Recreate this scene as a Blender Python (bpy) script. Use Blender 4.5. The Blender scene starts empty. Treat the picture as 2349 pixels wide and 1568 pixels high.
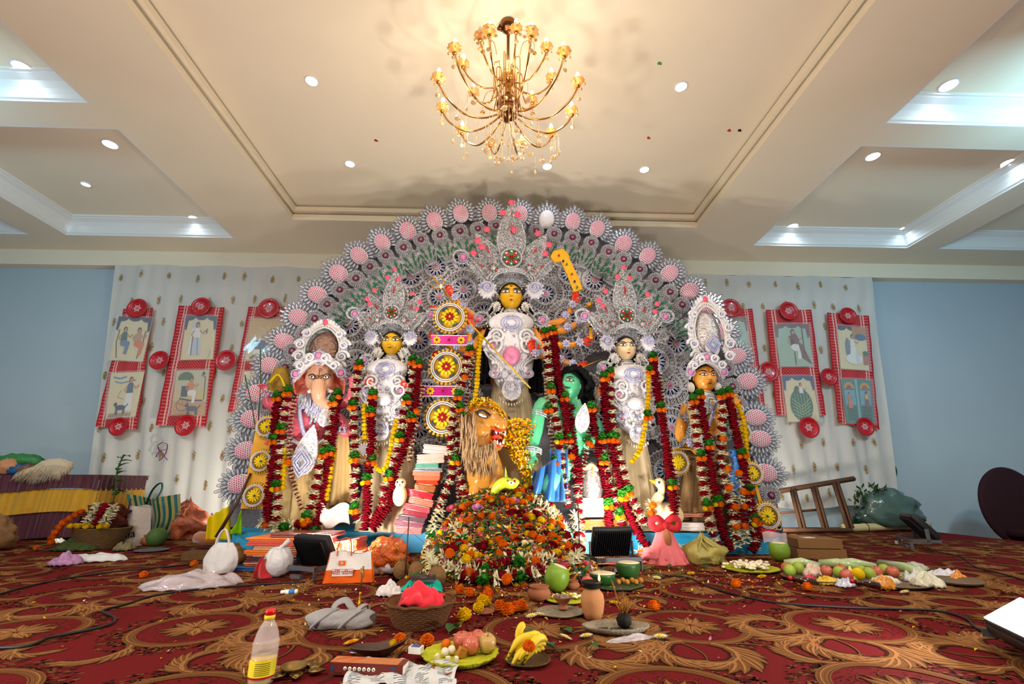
import bpy, math, random
from math import sin, cos, pi, radians as rad
from mathutils import Vector as V, Matrix, noise
import numpy as np
S = bpy.context.scene
C = S.collection
# ---------------------------------------------------------------- camera
FX, CX, CY, CH = 1050.0, 1174.5, 784.0, .65
TH, PS = rad(17.2), rad(2.06)
cd = bpy.data.cameras.new('camera'); cam = bpy.data.objects.new('camera', cd); C.objects.link(cam)
cd.sensor_width = 36; cd.lens = FX/2349*36; cd.clip_start = .05
cam.location = (0, 0, CH); cam.rotation_euler = (pi/2+TH, 0, -PS)
S.camera = cam
# ---------------------------------------------------------------- world, exposure
w = bpy.data.worlds.new('hall_air'); S.world = w; w.use_nodes = True
w.node_tree.nodes['Background'].inputs[0].default_value = (1, .97, .92, 1)
w.node_tree.nodes['Background'].inputs[1].default_value = .27
S.view_settings.view_transform = 'Standard'; S.view_settings.look = 'None'
S.view_settings.gamma = 1; S.view_settings.use_curve_mapping = False
S.view_settings.exposure = 0.3
S.cycles.max_bounces = 7; S.cycles.diffuse_bounces = 3; S.cycles.glossy_bounces = 3
S.cycles.transmission_bounces = 5; S.cycles.transparent_max_bounces = 12
S.cycles.caustics_reflective = False; S.cycles.caustics_refractive = False
S.cycles.sample_clamp_indirect = 4
def light(kind, name, loc, power, col, size=.1, rot=None, look=None, parent=None, spot=None, sy=None):
    l = bpy.data.lights.new(name, kind); l.energy = power; l.color = col
    if kind == 'AREA':
        l.shape = 'RECTANGLE' if sy else 'DISK'; l.size = size
        if sy: l.size_y = sy
    else: l.shadow_soft_size = size
    if spot: l.spot_size = spot; l.spot_blend = .8
    o = bpy.data.objects.new(name, l); C.objects.link(o); o.location = loc
    if look is not None: o.rotation_euler = (V(look)-V(loc)).to_track_quat('-Z', 'Y').to_euler()
    if rot: o.rotation_euler = rot
    if parent: o.parent = parent; o.location = V(loc)-parent.location
    return o
# the hall goes on behind the camera: unseen overhead lights added as warm fill
for i, (x, y) in enumerate([(-4.8, .8), (4.8, .8), (-1.9, -1.2), (1.9, -1.2)]):
    light('AREA', 'hall_fill_light', (x, y, 4.45), 120, (1, .9, .76), .5, rot=(0, 0, 0))
for s in (-1, 1):  # cool lights without fittings, added to brighten and blue the side walls
    light('AREA', 'wall_tint_fill', (s*6.0, 2.6, 3.9), 42 if s < 0 else 60, (.34, .74, 1), .5, look=(s*8.0, 7.3, 3.5))
# ---------------------------------------------------------------- photo pixel -> point in the place
def ray(px, py):
    a = (px-CX)/FX; b = -(py-CY)/FX
    fw = cos(TH)-b*sin(TH); z = sin(TH)+b*cos(TH)
    return V((a*cos(PS)+fw*sin(PS), -a*sin(PS)+fw*cos(PS), z))
def P(px, py, D):
    r = ray(px, py); t = D/r.y
    return V((r.x*t, D, CH+r.z*t))
def Zp(px, py, z=0.0):
    r = ray(px, py); t = (z-CH)/r.z
    return V((r.x*t, r.y*t, z))
def pxm(px, py, D):       # pixels per metre there
    r = ray(px, py); return FX/(D/r.y)
# ---------------------------------------------------------------- materials
def lin(c):
    c = c/255.0
    return c/12.92 if c <= .04045 else ((c+.055)/1.055)**2.4
def L(col): return tuple(lin(v) for v in col)+(1,)
MATS = {}
def mat(name, col=(200, 200, 200), rough=.55, metal=0, var=.12, scale=25, bump=0, bs=None, emit=0, trans=0, alpha=1, ior=1.45, sheen=0, coat=0, transl=0, col2=None, spec=None, sharp=0):
    if name in MATS: return MATS[name]
    m = bpy.data.materials.new(name); m.use_nodes = True; nt = m.node_tree; N = nt.nodes; K = nt.links
    b = N['Principled BSDF']; c = L(col)
    tc = N.new('ShaderNodeTexCoord'); nz = N.new('ShaderNodeTexNoise'); nz.inputs['Scale'].default_value = scale
    nz.inputs['Detail'].default_value = 3; K.new(tc.outputs['Object'], nz.inputs['Vector'])
    mx = N.new('ShaderNodeMix'); mx.data_type = 'RGBA'; src = nz.outputs[0]
    if sharp:
        mr = N.new('ShaderNodeMapRange'); mr.inputs[1].default_value = .5-sharp; mr.inputs[2].default_value = .5+sharp; K.new(src, mr.inputs[0]); src = mr.outputs[0]
    K.new(src, mx.inputs[0])
    if col2: A, B = c, L(col2)
    else: A = tuple(v*(1-var) for v in c[:3])+(1,); B = tuple(min(1, v*(1+var)) for v in c[:3])+(1,)
    mx.inputs[6].default_value = A; mx.inputs[7].default_value = B
    K.new(mx.outputs[2], b.inputs['Base Color'])
    b.inputs['Roughness'].default_value = rough; b.inputs['Metallic'].default_value = metal
    b.inputs['IOR'].default_value = ior; b.inputs['Transmission Weight'].default_value = trans
    b.inputs['Alpha'].default_value = alpha; b.inputs['Coat Weight'].default_value = coat
    b.inputs['Sheen Weight'].default_value = sheen
    if spec is None and rough >= .6: spec = .2
    if spec is not None: b.inputs['Specular IOR Level'].default_value = spec
    if emit: b.inputs['Emission Color'].default_value = c; b.inputs['Emission Strength'].default_value = emit
    if bump:
        bp = N.new('ShaderNodeBump'); bp.inputs['Strength'].default_value = bump; bp.inputs['Distance'].default_value = .02
        n2 = N.new('ShaderNodeTexNoise'); n2.inputs['Scale'].default_value = bs or scale*2; n2.inputs['Detail'].default_value = 4
        K.new(tc.outputs['Object'], n2.inputs['Vector']); K.new(n2.outputs[0], bp.inputs['Height']); K.new(bp.outputs[0], b.inputs['Normal'])
    if transl:
        t = N.new('ShaderNodeBsdfTranslucent'); K.new(mx.outputs[2], t.inputs[0]); s = N.new('ShaderNodeMixShader'); s.inputs[0].default_value = transl
        K.new(b.outputs[0], s.inputs[1]); K.new(t.outputs[0], s.inputs[2]); K.new(s.outputs[0], N['Material Output'].inputs[0])
    MATS[name] = m; m.diffuse_color = c
    return m
# ---------------------------------------------------------------- mesh builder
def fr(d):                 # frame around a direction
    d = V(d).normalized(); u = V((0, 0, 1)) if abs(d.z) < .9 else V((1, 0, 0))
    a = d.cross(u).normalized(); return a, a.cross(d).normalized()*-1
class MB:
    def __init__(s): s.v = []; s.f = []; s.m = []; s.k = 0; s.sm = []; s.smooth = True
    def mat(s, k): s.k = k; return s
    def add(s, vs, fs):
        n = len(s.v); s.v.extend(tuple(p) for p in vs)
        for q in fs: s.f.append([n+i for i in q]); s.m.append(s.k); s.sm.append(s.smooth)
        return n
    def box(s, c, size, R=None, smooth=False, taper=1):
        x, y, z = (v/2 for v in size); R = R or Matrix.Identity(3); c = V(c); t = taper
        vs = [c+R@V((a*x*(t if e > 0 else 1), b*y*(t if e > 0 else 1), e*z)) for e in (-1, 1) for a, b in ((-1, -1), (1, -1), (1, 1), (-1, 1))]
        o = s.smooth; s.smooth = smooth
        s.add(vs, [(3, 2, 1, 0), (4, 5, 6, 7), (0, 1, 5, 4), (1, 2, 6, 5), (2, 3, 7, 6), (3, 0, 4, 7)]); s.smooth = o
        return s
    def rbox(s, c, size, r=.01, R=None, n=2):     # rounded box, squashed superellipsoid rings
        R = R or Matrix.Identity(3); c = V(c); x, y, z = (v/2 for v in size); r = min(r, x*.99, y*.99, z*.99)
        rings = []
        for k in range(n+1):
            a = k/n*pi/2; rings.append((r*(1-sin(a)), -z+r*(1-cos(a))))
        rings = rings[::-1]; rings = [(i, h) for i, h in rings]
        rings = [(r*(1-sin(k/n*pi/2)), -z+r*(1-cos(k/n*pi/2))) for k in range(n+1)]
        full = rings+[(i, -h) for i, h in rings[::-1]]
        vs = []
        for ins, h in full:
            for q, (a, b) in enumerate(((1, 1), (-1, 1), (-1, -1), (1, -1))):
                for k in range(n+1):
                    t = q*pi/2+k/n*pi/2; rr = max(r-ins, 0)
                    vs.append(c+R@V((a*(x-r)+rr*cos(t), b*(y-r)+rr*sin(t), h)))
        m = 4*(n+1); fs = []
        for i in range(len(full)-1):
            for j in range(m): fs.append((i*m+j, i*m+(j+1) % m, (i+1)*m+(j+1) % m, (i+1)*m+j))
        fs.append(tuple(range(m))[::-1]); fs.append(tuple((len(full)-1)*m+j for j in range(m)))
        s.add(vs, fs); return s
    def tube(s, pts, r, n=8, caps=True, flat=1.0, closed=False):
        pts = [V(p) for p in pts]; N = len(pts); rr = r if hasattr(r, '__len__') else [r]*N
        vs = []; a = None
        for i, p in enumerate(pts):
            if closed: d = pts[(i+1) % N]-pts[i-1]
            else: d = pts[min(i+1, N-1)]-pts[max(i-1, 0)]
            if d.length < 1e-9: d = V((0, 0, 1))
            d.normalize()
            if a is None: a, b = fr(d)
            else:
                a = (a-d*a.dot(d))
                if a.length < 1e-6: a, b = fr(d)
                a.normalize(); b = d.cross(a)
            R = rr[i]; ra, rb = R if hasattr(R, '__len__') else (R, R*flat)
            for k in range(n):
                t = 2*pi*k/n; vs.append(p+a*(ra*cos(t))+b*(rb*sin(t)))
        M = N if closed else N-1
        fs = [(i*n+k, i*n+(k+1) % n, ((i+1) % N)*n+(k+1) % n, ((i+1) % N)*n+k) for i in range(M) for k in range(n)]
        if caps and not closed: fs += [tuple(range(n))[::-1], tuple((N-1)*n+k for k in range(n))]
        s.add(vs, fs); return s
    def lathe(s, c, prof, n=20, axis=(0, 0, 1), sx=1, sy=1, R=None, wob=None):
        c = V(c); a, b = fr(axis) if R is None else (R@V((1, 0, 0)), R@V((0, 1, 0)))
        d = V(axis).normalized() if R is None else R@V((0, 0, 1))
        vs = []
        for i, (r, h) in enumerate(prof):
            for k in range(n):
                t = 2*pi*k/n; q = wob(t, i) if wob else 1
                vs.append(c+d*h+a*(r*q*sx*cos(t))+b*(r*q*sy*sin(t)))
        fs = [(i*n+k, i*n+(k+1) % n, (i+1)*n+(k+1) % n, (i+1)*n+k) for i in range(len(prof)-1) for k in range(n)]
        if prof[0][0] > 1e-4: fs.append(tuple(range(n))[::-1])
        if prof[-1][0] > 1e-4: fs.append(tuple((len(prof)-1)*n+k for k in range(n)))
        s.add(vs, fs); return s
    def ell(s, c, r, R=None, n=10, m=7, f=None):
        c = V(c); r = (r, r, r) if not hasattr(r, '__len__') else r; vs = []
        for i in range(m+1):
            p = pi*i/m
            for k in range(n):
                t = 2*pi*k/n; q = V((sin(p)*cos(t), sin(p)*sin(t), cos(p)))
                g = f(q) if f else 1
                q = V((q.x*r[0]*g, q.y*r[1]*g, q.z*r[2]*g))
                vs.append(c+(R@q if R else q))
        s.add(vs, [(i*n+k, (i+1)*n+k, (i+1)*n+(k+1) % n, i*n+(k+1) % n) for i in range(m) for k in range(n)]); return s
    def grid(s, nu, nv, f, wu=False):
        vs = [f(i/(nu-1 if not wu else nu), j/(nv-1)) for j in range(nv) for i in range(nu)]
        U = nu if wu else nu-1
        s.add(vs, [(j*nu+i, j*nu+(i+1) % nu, (j+1)*nu+(i+1) % nu, (j+1)*nu+i) for j in range(nv-1) for i in range(U)]); return s
    def sheet(s, nu, nv, f, t=.002):          # two-sided thin sheet with thickness along local normal
        P0 = [[V(f(i/(nu-1), j/(nv-1))) for i in range(nu)] for j in range(nv)]
        top = []; bot = []
        for j in range(nv):
            for i in range(nu):
                du = P0[j][min(i+1, nu-1)]-P0[j][max(i-1, 0)]; dv = P0[min(j+1, nv-1)][i]-P0[max(j-1, 0)][i]
                n = du.cross(dv); n = n.normalized() if n.length > 1e-12 else V((0, 0, 1))
                top.append(P0[j][i]+n*t/2); bot.append(P0[j][i]-n*t/2)
        g = [(j*nu+i, j*nu+i+1, (j+1)*nu+i+1, (j+1)*nu+i) for j in range(nv-1) for i in range(nu-1)]
        o = nu*nv; e = [i for i in range(nu)]+[j*nu+nu-1 for j in range(1, nv)]+[(nv-1)*nu+i for i in range(nu-2, -1, -1)]+[j*nu for j in range(nv-2, 0, -1)]
        fs = g+[tuple(o+k for k in q[::-1]) for q in g]+[(e[k], o+e[k], o+e[(k+1) % len(e)], e[(k+1) % len(e)]) for k in range(len(e))]
        s.add(top+bot, fs); return s
    def poly(s, pts, thick=None, n=None):     # polygon prism; pts in 3D, thick = extrude vector
        k = len(pts); pts = [V(p) for p in pts]
        o = s.smooth; s.smooth = False
        if thick is None: s.add(pts, [tuple(range(k))])
        else:
            th = V(thick)
            s.add(pts+[p+th for p in pts], [tuple(range(k))[::-1], tuple(range(k, 2*k))]+[(i, (i+1) % k, k+(i+1) % k, k+i) for i in range(k)])
        s.smooth = o; return s
    def merge(s, o, M=None):
        n = len(s.v); s.v.extend([tuple(M@V(p)) for p in o.v] if M else o.v)
        s.f.extend([[n+i for i in q] for q in o.f]); s.m.extend(o.m); s.sm.extend(o.sm); return s
    def mesh(s, name, mats, off=(0, 0, 0)):
        me = bpy.data.meshes.new(name)
        vs = s.v if tuple(off) == (0, 0, 0) else [(a-off[0], b-off[1], c-off[2]) for a, b, c in s.v]
        me.from_pydata(vs, [], s.f)
        mats = mats if isinstance(mats, (list, tuple)) else [mats]
        for m in mats: me.materials.append(m)
        if len(mats) > 1: me.polygons.foreach_set('material_index', s.m)
        me.polygons.foreach_set('use_smooth', s.sm); me.update()
        return me
    def build(s, name, mats, parent=None, world=True, loc=None, label=None):
        off = parent_world(parent) if (parent and world) else (0, 0, 0)
        o = bpy.data.objects.new(name, s.mesh(name, mats, off)); C.objects.link(o)
        if parent: o.parent = parent
        if loc is not None: o.location = loc
        if label: o['label'] = label
        return o
def parent_world(p):
    q = V((0, 0, 0))
    while p: q = q+p.location; p = p.parent
    return tuple(q)
def tag(o, label, cat, group=None, kind=None):
    o['label'] = label; o['category'] = cat
    if group: o['group'] = group
    if kind: o['kind'] = kind
    return o
def thing(name, label, cat, loc=(0, 0, 0), rz=0, group=None):
    o = bpy.data.objects.new(name, None); C.objects.link(o); o.location = loc; o.rotation_euler = (0, 0, rz)
    o.empty_display_size = .05
    return tag(o, label, cat, group)
def base(mb_, name, mats, label, cat, group=None, kind=None):      # one-mesh thing with origin at its base centre
    v = np.array(mb_.v); c = ((v[:, 0].min()+v[:, 0].max())/2, (v[:, 1].min()+v[:, 1].max())/2, v[:, 2].min())
    o = bpy.data.objects.new(name, mb_.mesh(name, mats, c)); C.objects.link(o); o.location = c
    return tag(o, label, cat, group, kind)
def dup(o, loc, rot=None, sc=None, label=None, group=None):
    r = o.copy(); C.objects.link(r); r.location = loc
    if rot is not None: r.rotation_euler = rot
    if sc is not None: r.scale = (sc,)*3 if not hasattr(sc, '__len__') else sc
    if label: r['label'] = label
    if group: r['group'] = group
    for ch in list(o.children):
        c = ch.copy(); C.objects.link(c); c.parent = r
        for g in ch.children:
            d = g.copy(); C.objects.link(d); d.parent = c
    return r
def struct(o): o['kind'] = 'structure'; return o
def Rz(a): return Matrix.Rotation(a, 3, 'Z')
def Rx(a): return Matrix.Rotation(a, 3, 'X')
def Ry(a): return Matrix.Rotation(a, 3, 'Y')
def spline(pts, n=8):
    pts = [V(p) for p in pts]; out = []
    for i in range(len(pts)-1):
        p0 = pts[max(i-1, 0)]; p1 = pts[i]; p2 = pts[i+1]; p3 = pts[min(i+2, len(pts)-1)]
        for k in range(n):
            t = k/n; out.append(.5*((2*p1)+(p2-p0)*t+(2*p0-5*p1+4*p2-p3)*t*t+(-p0+3*p1-3*p2+p3)*t**3))
    out.append(pts[-1]); return out
rnd = random.Random(7)
def ru(a, b): return rnd.uniform(a, b)
def text_mb(txt, size, mtx, ext=.0008, font=None):       # lettering as mesh data placed by a 4x4 matrix
    cu = bpy.data.curves.new('lettering', 'FONT'); cu.body = txt; cu.size = size; cu.extrude = ext; cu.align_x = 'CENTER'; cu.align_y = 'CENTER'
    o = bpy.data.objects.new('lettering', cu); C.objects.link(o)
    me = bpy.data.meshes.new_from_object(o.evaluated_get(bpy.context.evaluated_depsgraph_get()))
    b = MB(); b.smooth = False; b.add([mtx@v.co for v in me.vertices], [tuple(p.vertices) for p in me.polygons])
    bpy.data.objects.remove(o); bpy.data.curves.remove(cu); bpy.data.meshes.remove(me)
    return b
# ================================================================ room shell
M_wall = mat('wall_paint', (182, 198, 206), .85, var=.03, scale=3, bump=.05, bs=300)
M_ceil = mat('ceiling_paint', (246, 233, 206), .9, var=.03, scale=2, bump=.04, bs=200)
M_cornice = mat('cornice_plaster', (240, 238, 232), .6, var=.02)
M_groove = mat('groove_tone', (150, 132, 108), .9, var=.05)  # set-back groove face, coloured darker than the ceiling
CZ, RZ, KZ = 4.5, 4.74, 4.78       # ceiling, central recess, coffers
REC = (-3.13, 3.13, -1.0, 6.24)
COF = [(-7.0, -4.31, 4.4, 6.85), (-9.7, -7.55, 4.4, 6.85), (-7.0, -4.33, 1.4, 4.06), (4.31, 7.03, 4.36, 6.78), (7.55, 9.7, 4.36, 6.78), (4.31, 7.03, 1.4, 4.03)]
X0, X1, Y0, Y1 = -10.2, 10.2, -2.4, 7.9
def holes_plane(z, rects):
    xs = sorted({X0, X1, *[r[0] for r in rects], *[r[1] for r in rects]}); ys = sorted({Y0, Y1, *[r[2] for r in rects], *[r[3] for r in rects]})
    b = MB(); b.smooth = False
    for i in range(len(xs)-1):
        for j in range(len(ys)-1):
            cx_, cy_ = (xs[i]+xs[i+1])/2, (ys[j]+ys[j+1])/2
            if any(r[0] < cx_ < r[1] and r[2] < cy_ < r[3] for r in rects): continue
            b.box((cx_, cy_, z+.03), (xs[i+1]-xs[i], ys[j+1]-ys[j], .06))
    return b
c_ = holes_plane(CZ, [REC]+COF)
c_.box((0, 2.75, CZ+.5), (X1-X0, Y1-Y0, .04))          # slab above everything
# recess lip: side face, groove, small step, upper panel
x0, x1, y0, y1 = REC
struct(c_.build('ceiling', M_ceil))
def frame_rect(b, r, z0, z1, t):                       # four vertical faces round a rectangle, thickness t outwards
    x0, x1, y0, y1 = r; zc = (z0+z1)/2; h = z1-z0
    b.box(((x0-t/2), (y0+y1)/2, zc), (t, y1-y0+2*t, h)); b.box(((x1+t/2), (y0+y1)/2, zc), (t, y1-y0+2*t, h))
    b.box(((x0+x1)/2, y0-t/2, zc), (x1-x0, t, h)); b.box(((x0+x1)/2, y1+t/2, zc), (x1-x0, t, h))
b = MB(); frame_rect(b, (x0-.0, x1, y0, y1), CZ+.062, RZ-.07, .0); b = MB()
frame_rect(b, (x0-.02, x1+.02, y0-.02, y1+.02), CZ+.0601, CZ+.11, .03)
frame_rect(b, (x0+.04, x1-.04, y0+.04, y1-.04), RZ-.10, RZ-.03, .16)
b.box(((x0+x1)/2, (y0+y1)/2, RZ+.03), (x1-x0+.3, y1-y0+.3, .06))
struct(b.build('trim_1', M_ceil))
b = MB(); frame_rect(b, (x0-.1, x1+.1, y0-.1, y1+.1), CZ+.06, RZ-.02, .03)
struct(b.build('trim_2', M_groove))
for k, r in enumerate(COF):
    b = MB(); x0, x1, y0, y1 = r
    b.box(((x0+x1)/2, (y0+y1)/2, KZ+.03), (x1-x0+.1, y1-y0+.1, .06))
    b.mat(1)
    prof = [(0, CZ+.0), (.02, CZ+.0), (.02, CZ+.03), (.035, CZ+.035), (.04, CZ+.08), (.06, CZ+.14), (.10, CZ+.2), (.16, CZ+.235), (.17, CZ+.25), (.19, CZ+.25), (.19, KZ+.01), (0, KZ+.01)]
    for i in range(len(prof)-1):
        (d0, z0), (d1, z1) = prof[i], prof[i+1]
        q0 = [(x0+d0, y0+d0, z0), (x1-d0, y0+d0, z0), (x1-d0, y1-d0, z0), (x0+d0, y1-d0, z0)]
        q1 = [(x0+d1, y0+d1, z1), (x1-d1, y0+d1, z1), (x1-d1, y1-d1, z1), (x0+d1, y1-d1, z1)]
        b.smooth = False; b.add(q0+q1, [(i_, (i_+1) % 4, 4+(i_+1) % 4, 4+i_) for i_ in range(4)])
    struct(b.build('trim_%d' % (k+3), [M_ceil, M_cornice]))
# walls
b = MB(); b.box((0, 7.6, 2.0), (20.6, .2, 5.4)); struct(b.build('wall_back', M_wall))
b = MB(); b.box((0, 7.42, 4.36), (20.4, .16, .28)); struct(b.build('trim_9', M_ceil))
for s, nm in ((-1, 'wall_left'), (1, 'wall_right')):
    b = MB(); b.box((s*10.25, 2.7, 2.0), (.1, 10.6, 5.4)); struct(b.build(nm, M_wall))
# ---------------------------------------------------------------- floor: stage carpet with woven scrolls
M_red = mat('carpet_red', (98, 25, 27), .95, var=.16, scale=260, bump=.25, bs=900, spec=.05)
M_brn = mat('carpet_brown', (50, 24, 15), .95, spec=.05, var=.25, scale=220, bump=.2, bs=900)
M_tan = mat('carpet_tan', (106, 68, 38), .95, spec=.05, var=.2, scale=200, bump=.2, bs=900)
M_lt = mat('carpet_light_tan', (146, 100, 60), .95, spec=.05, var=.2, scale=200, bump=.2, bs=900)
def motif(seed):
    R = random.Random(seed); b = MB(); b.smooth = False
    lay = [0]
    def stroke(pts, w, k):
        lay[0] = (lay[0]+1) % 40
        z = {1: .0006, 2: .0014, 3: .0022}[k]+lay[0]*.00001
        b.mat(k); n = len(pts); vs = []
        for i, (x, y) in enumerate(pts):
            x0, y0 = pts[max(i-1, 0)]; x1, y1 = pts[min(i+1, n-1)]; dx, dy = x1-x0, y1-y0; l = math.hypot(dx, dy) or 1
            ww = w[i] if hasattr(w, '__len__') else w
            vs += [(x-dy/l*ww, y+dx/l*ww, z), (x+dy/l*ww, y-dx/l*ww, z)]
        b.add(vs, [(2*i, 2*i+1, 2*i+3, 2*i+2) for i in range(n-1)])
    def curve(x, y, a, ln, k0, k1=0, n=9):
        pts = [(x, y)]
        for i in range(n):
            t = i/n; a += (k0+(k1-k0)*t)/n; x += cos(a)*ln/n; y += sin(a)*ln/n; pts.append((x, y))
        return pts
    def blade(x, y, a, ln, bend, w):
        p = curve(x, y, a, ln, bend, bend*1.6, 7); n = len(p)
        t = [sin(pi*min(1, (i/(n-1))*.9+.12)) for i in range(n)]
        stroke(p, [w*2.0*v for v in t], 1); stroke(p, [w*1.25*v for v in t], 2)
        stroke([(q[0], q[1]) for q in p], [w*.3*v for v in t], 3)
    def acanthus(x, y, a, ln, bend, w):
        sp = curve(x, y, a, ln, bend, bend*1.3, 12)
        for i in range(2, 12):
            x0, y0 = sp[i-1]; x1, y1 = sp[i]; d = math.atan2(y1-y0, x1-x0); sz = w*(1.7-.9*abs(i/12-.45))
            for s in (-1, 1):
                blade(x1, y1, d+s*(.75-.03*i), sz*(1.15 if s*bend < 0 else .75), -s*R.uniform(.3, .9), w*.2)
        stroke(sp, [w*.42*(1-i/15) for i in range(13)], 1); stroke(sp, [w*.3*(1-i/14) for i in range(13)], 2); stroke(sp, [w*.07*(1-i/14) for i in range(13)], 3)
    # speckled bed
    b.mat(1)
    a0 = R.uniform(0, 6.28)
    for i in range(560):
        a = a0+R.uniform(0, 5.2); r = .262+R.random()**1.2*.105; x, y = r*cos(a), r*sin(a); q = R.uniform(.005, .011); e = R.uniform(0, 3)
        kk = R.choice((1, 1, 1, 2)); b.mat(kk)
        b.add([(x+q*cos(e+t)*1.3, y+q*sin(e+t)*.9, .0004 if kk == 1 else .001) for t in (0, 1.2, 2.4, 3.6, 4.8)], [(0, 1, 2, 3, 4)])
    ring = lambda r: [(r*cos(t*pi/24), r*sin(t*pi/24)) for t in range(49)]
    stroke(ring(.252), .024, 1); stroke(ring(.257), .009, 2); stroke(ring(.241), .006, 2); stroke(ring(.2585), .002, 3); stroke(ring(.271), .004, 2); stroke(ring(.230), .003, 2)
    for k in range(26):                                # inner tendrils
        a = k/26*6.28+R.uniform(-.1, .1); r = R.uniform(.09, .15); c = curve(r*cos(a), r*sin(a), a+R.uniform(-.4, .4), .075, R.choice((-4, 4)), 3, 8)
        stroke(c, [.0045*(1-i/10) for i in range(9)], 1); stroke(c, [.0022*(1-i/10) for i in range(9)], 2)
    for i in range(260):
        a = R.uniform(0, 6.28); r = .08+R.random()*.14; x, y = r*cos(a), r*sin(a); q = .005; b.mat(1); b.add([(x-q, y, .0004), (x, y-q*.7, .0004), (x+q, y, .0004), (x, y+q*.7, .0004)], [(0, 1, 2, 3)])
    for n, r, w in ((15, .125, .016), (13, .095, .016), (9, .066, .015), (6, .036, .011)):
        for k in range(n): a = k/n*6.28+r*20; blade(cos(a)*r*.25, sin(a)*r*.25, a, r*.95, R.uniform(-.5, .5), w)
    for k in range(4):                                 # big scrolls springing from the ring
        a = a0+4.6+k*.45; x, y = .262*cos(a), .262*sin(a); s = 1 if k % 2 else -1
        acanthus(x, y, a+s*1.1, .36, -s*2.6, .085)
    acanthus(.27*cos(a0+3.1), .27*sin(a0+3.1), a0+3.1+1.2, .3, -2.2, .055); acanthus(.27*cos(a0+1.2), .27*sin(a0+1.2), a0+1.2-1.2, .28, 2.4, .05)
    for k in range(3):
        a = a0+4.4+k*.9; c = curve(.27*cos(a), .27*sin(a), a+1.5, .42, -1.2, -3, 14); stroke(c, [.013*(1-i/16) for i in range(15)], 1); stroke(c, [.006*(1-i/16) for i in range(15)], 2)
    return b
fl = MB(); fl.smooth = False
fl.box((-1.98, 2.85, -.03), (16.44, 9.5, .06)); flv = [np.array(fl.v)]; flf = list(fl.f); flm = list(fl.m); nv = len(fl.v)
mots = [motif(s) for s in (3, 5, 11, 19)]
mv = [np.array(m.v) for m in mots]
row = 0; y = .95
while y < 7.4:
    x = -8+(.4 if row % 2 else 0)+.38
    while x < 6.0:
        if abs(x) < y*1.25+.4:
            q = rnd.randrange(4); a = rnd.uniform(0, 6.28); ca, sa = cos(a), sin(a); xx, yy = x+ru(-.05, .05), y+ru(-.05, .05)
            v = mv[q].copy(); v = np.stack([v[:, 0]*ca-v[:, 1]*sa+xx, v[:, 0]*sa+v[:, 1]*ca+yy, v[:, 2]+.0006*((row+int(x*3)) % 2)], 1)
            if v[:, 0].max() < 6.22:
                flv.append(v); flf += [[nv+i for i in f] for f in mots[q].f]; flm += mots[q].m; nv += len(v)
        x += .78
    y += .76; row += 1
fl.v = np.concatenate(flv).tolist(); fl.f = flf; fl.m = flm; fl.sm = [False]*len(flf)
struct(fl.build('floor', [M_red, M_brn, M_tan, M_lt]))
b = MB(); b.box((8.25, 2.8, -.5), (4.1, 9.6, .1)); b.box((6.28, 2.8, -.24), (.04, 9.6, .42))
b.box((0, -3.4, -.5), (20.4, 3, .1)); struct(b.build('trim_10', mat('lower_floor', (90, 24, 26), .9, bump=.1)))
# ---------------------------------------------------------------- curtains
M_net = mat('white_net', (226, 222, 214), .8, var=.04, scale=60, bump=.1, bs=400, transl=.2)
M_gold = mat('gold_thread', (176, 138, 60), .4, metal=.6, var=.3, scale=300)
def curtain(cs, seed, label, x_lo, x_hi):
    R = random.Random(seed); b = MB(); (tl, tr, bl, br) = cs; NU = 420; NV = 26
    ph = [R.uniform(0, 6.28) for _ in range(6)]
    def f(u, v):
        t = V(tl).lerp(V(tr), u); q = V(bl).lerp(V(br), u); p = t.lerp(q, v)
        g = u*(1+.05*sin(v*3+ph[0]))
        d = .012*sin(g*150+ph[1]+2*sin(v*4+u*9))+.010*sin(g*83+ph[2]+v*3)+.016*sin(g*37+v*2+ph[3])+.01*noise.noise(V((u*60, v*5, seed)))
        p.y = 7.30+d*(.5+.6*v); p.x += .02*sin(g*60+v*2)*v; p.z += .012*sin(u*40+ph[4])*(1-v)+(.03*sin(u*25+ph[5]))*v
        return p
    b.grid(NU, NV, f); b.mat(1)
    n = 0; rows = 10
    for j in range(rows):
        for i in range(15):
            u = (i+.5*(j % 2)+.25+R.uniform(-.15, .15))/15.4; v = (j+.5)/rows+R.uniform(-.01, .01)
            p = f(u, v); w, h = R.uniform(.018, .032), R.uniform(.05, .075)
            for k in range(9):
                a = k/9*6.28; c0, c1 = p+V((w*cos(a)*.9, -.022, h*sin(a)*.9)), R.uniform(.006, .012)
                b.ell(c0, (c1*.8, .002, c1*1.4), n=5, m=3)
            b.ell(p+V((0, -.02, 0)), (w*.55, .003, h*.55), n=8, m=4)
    return base(b, 'net_curtain', [M_net, M_gold], label, 'curtain', 'white net curtains behind the shrine')
curtain([(-6.5, 7.4, 4.215), (.05, 7.4, 4.215), (-5.95, 7.3, .02), (.05, 7.3, .02)], 1, 'white gathered net curtain with gold motifs on the wall left of the shrine', 0, 1)
curtain([(.1, 7.4, 4.215), (6.75, 7.4, 4.2), (.1, 7.3, .3), (6.25, 7.3, .3)], 2, 'white gathered net curtain with gold motifs on the wall right of the shrine', 0, 1)
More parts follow.
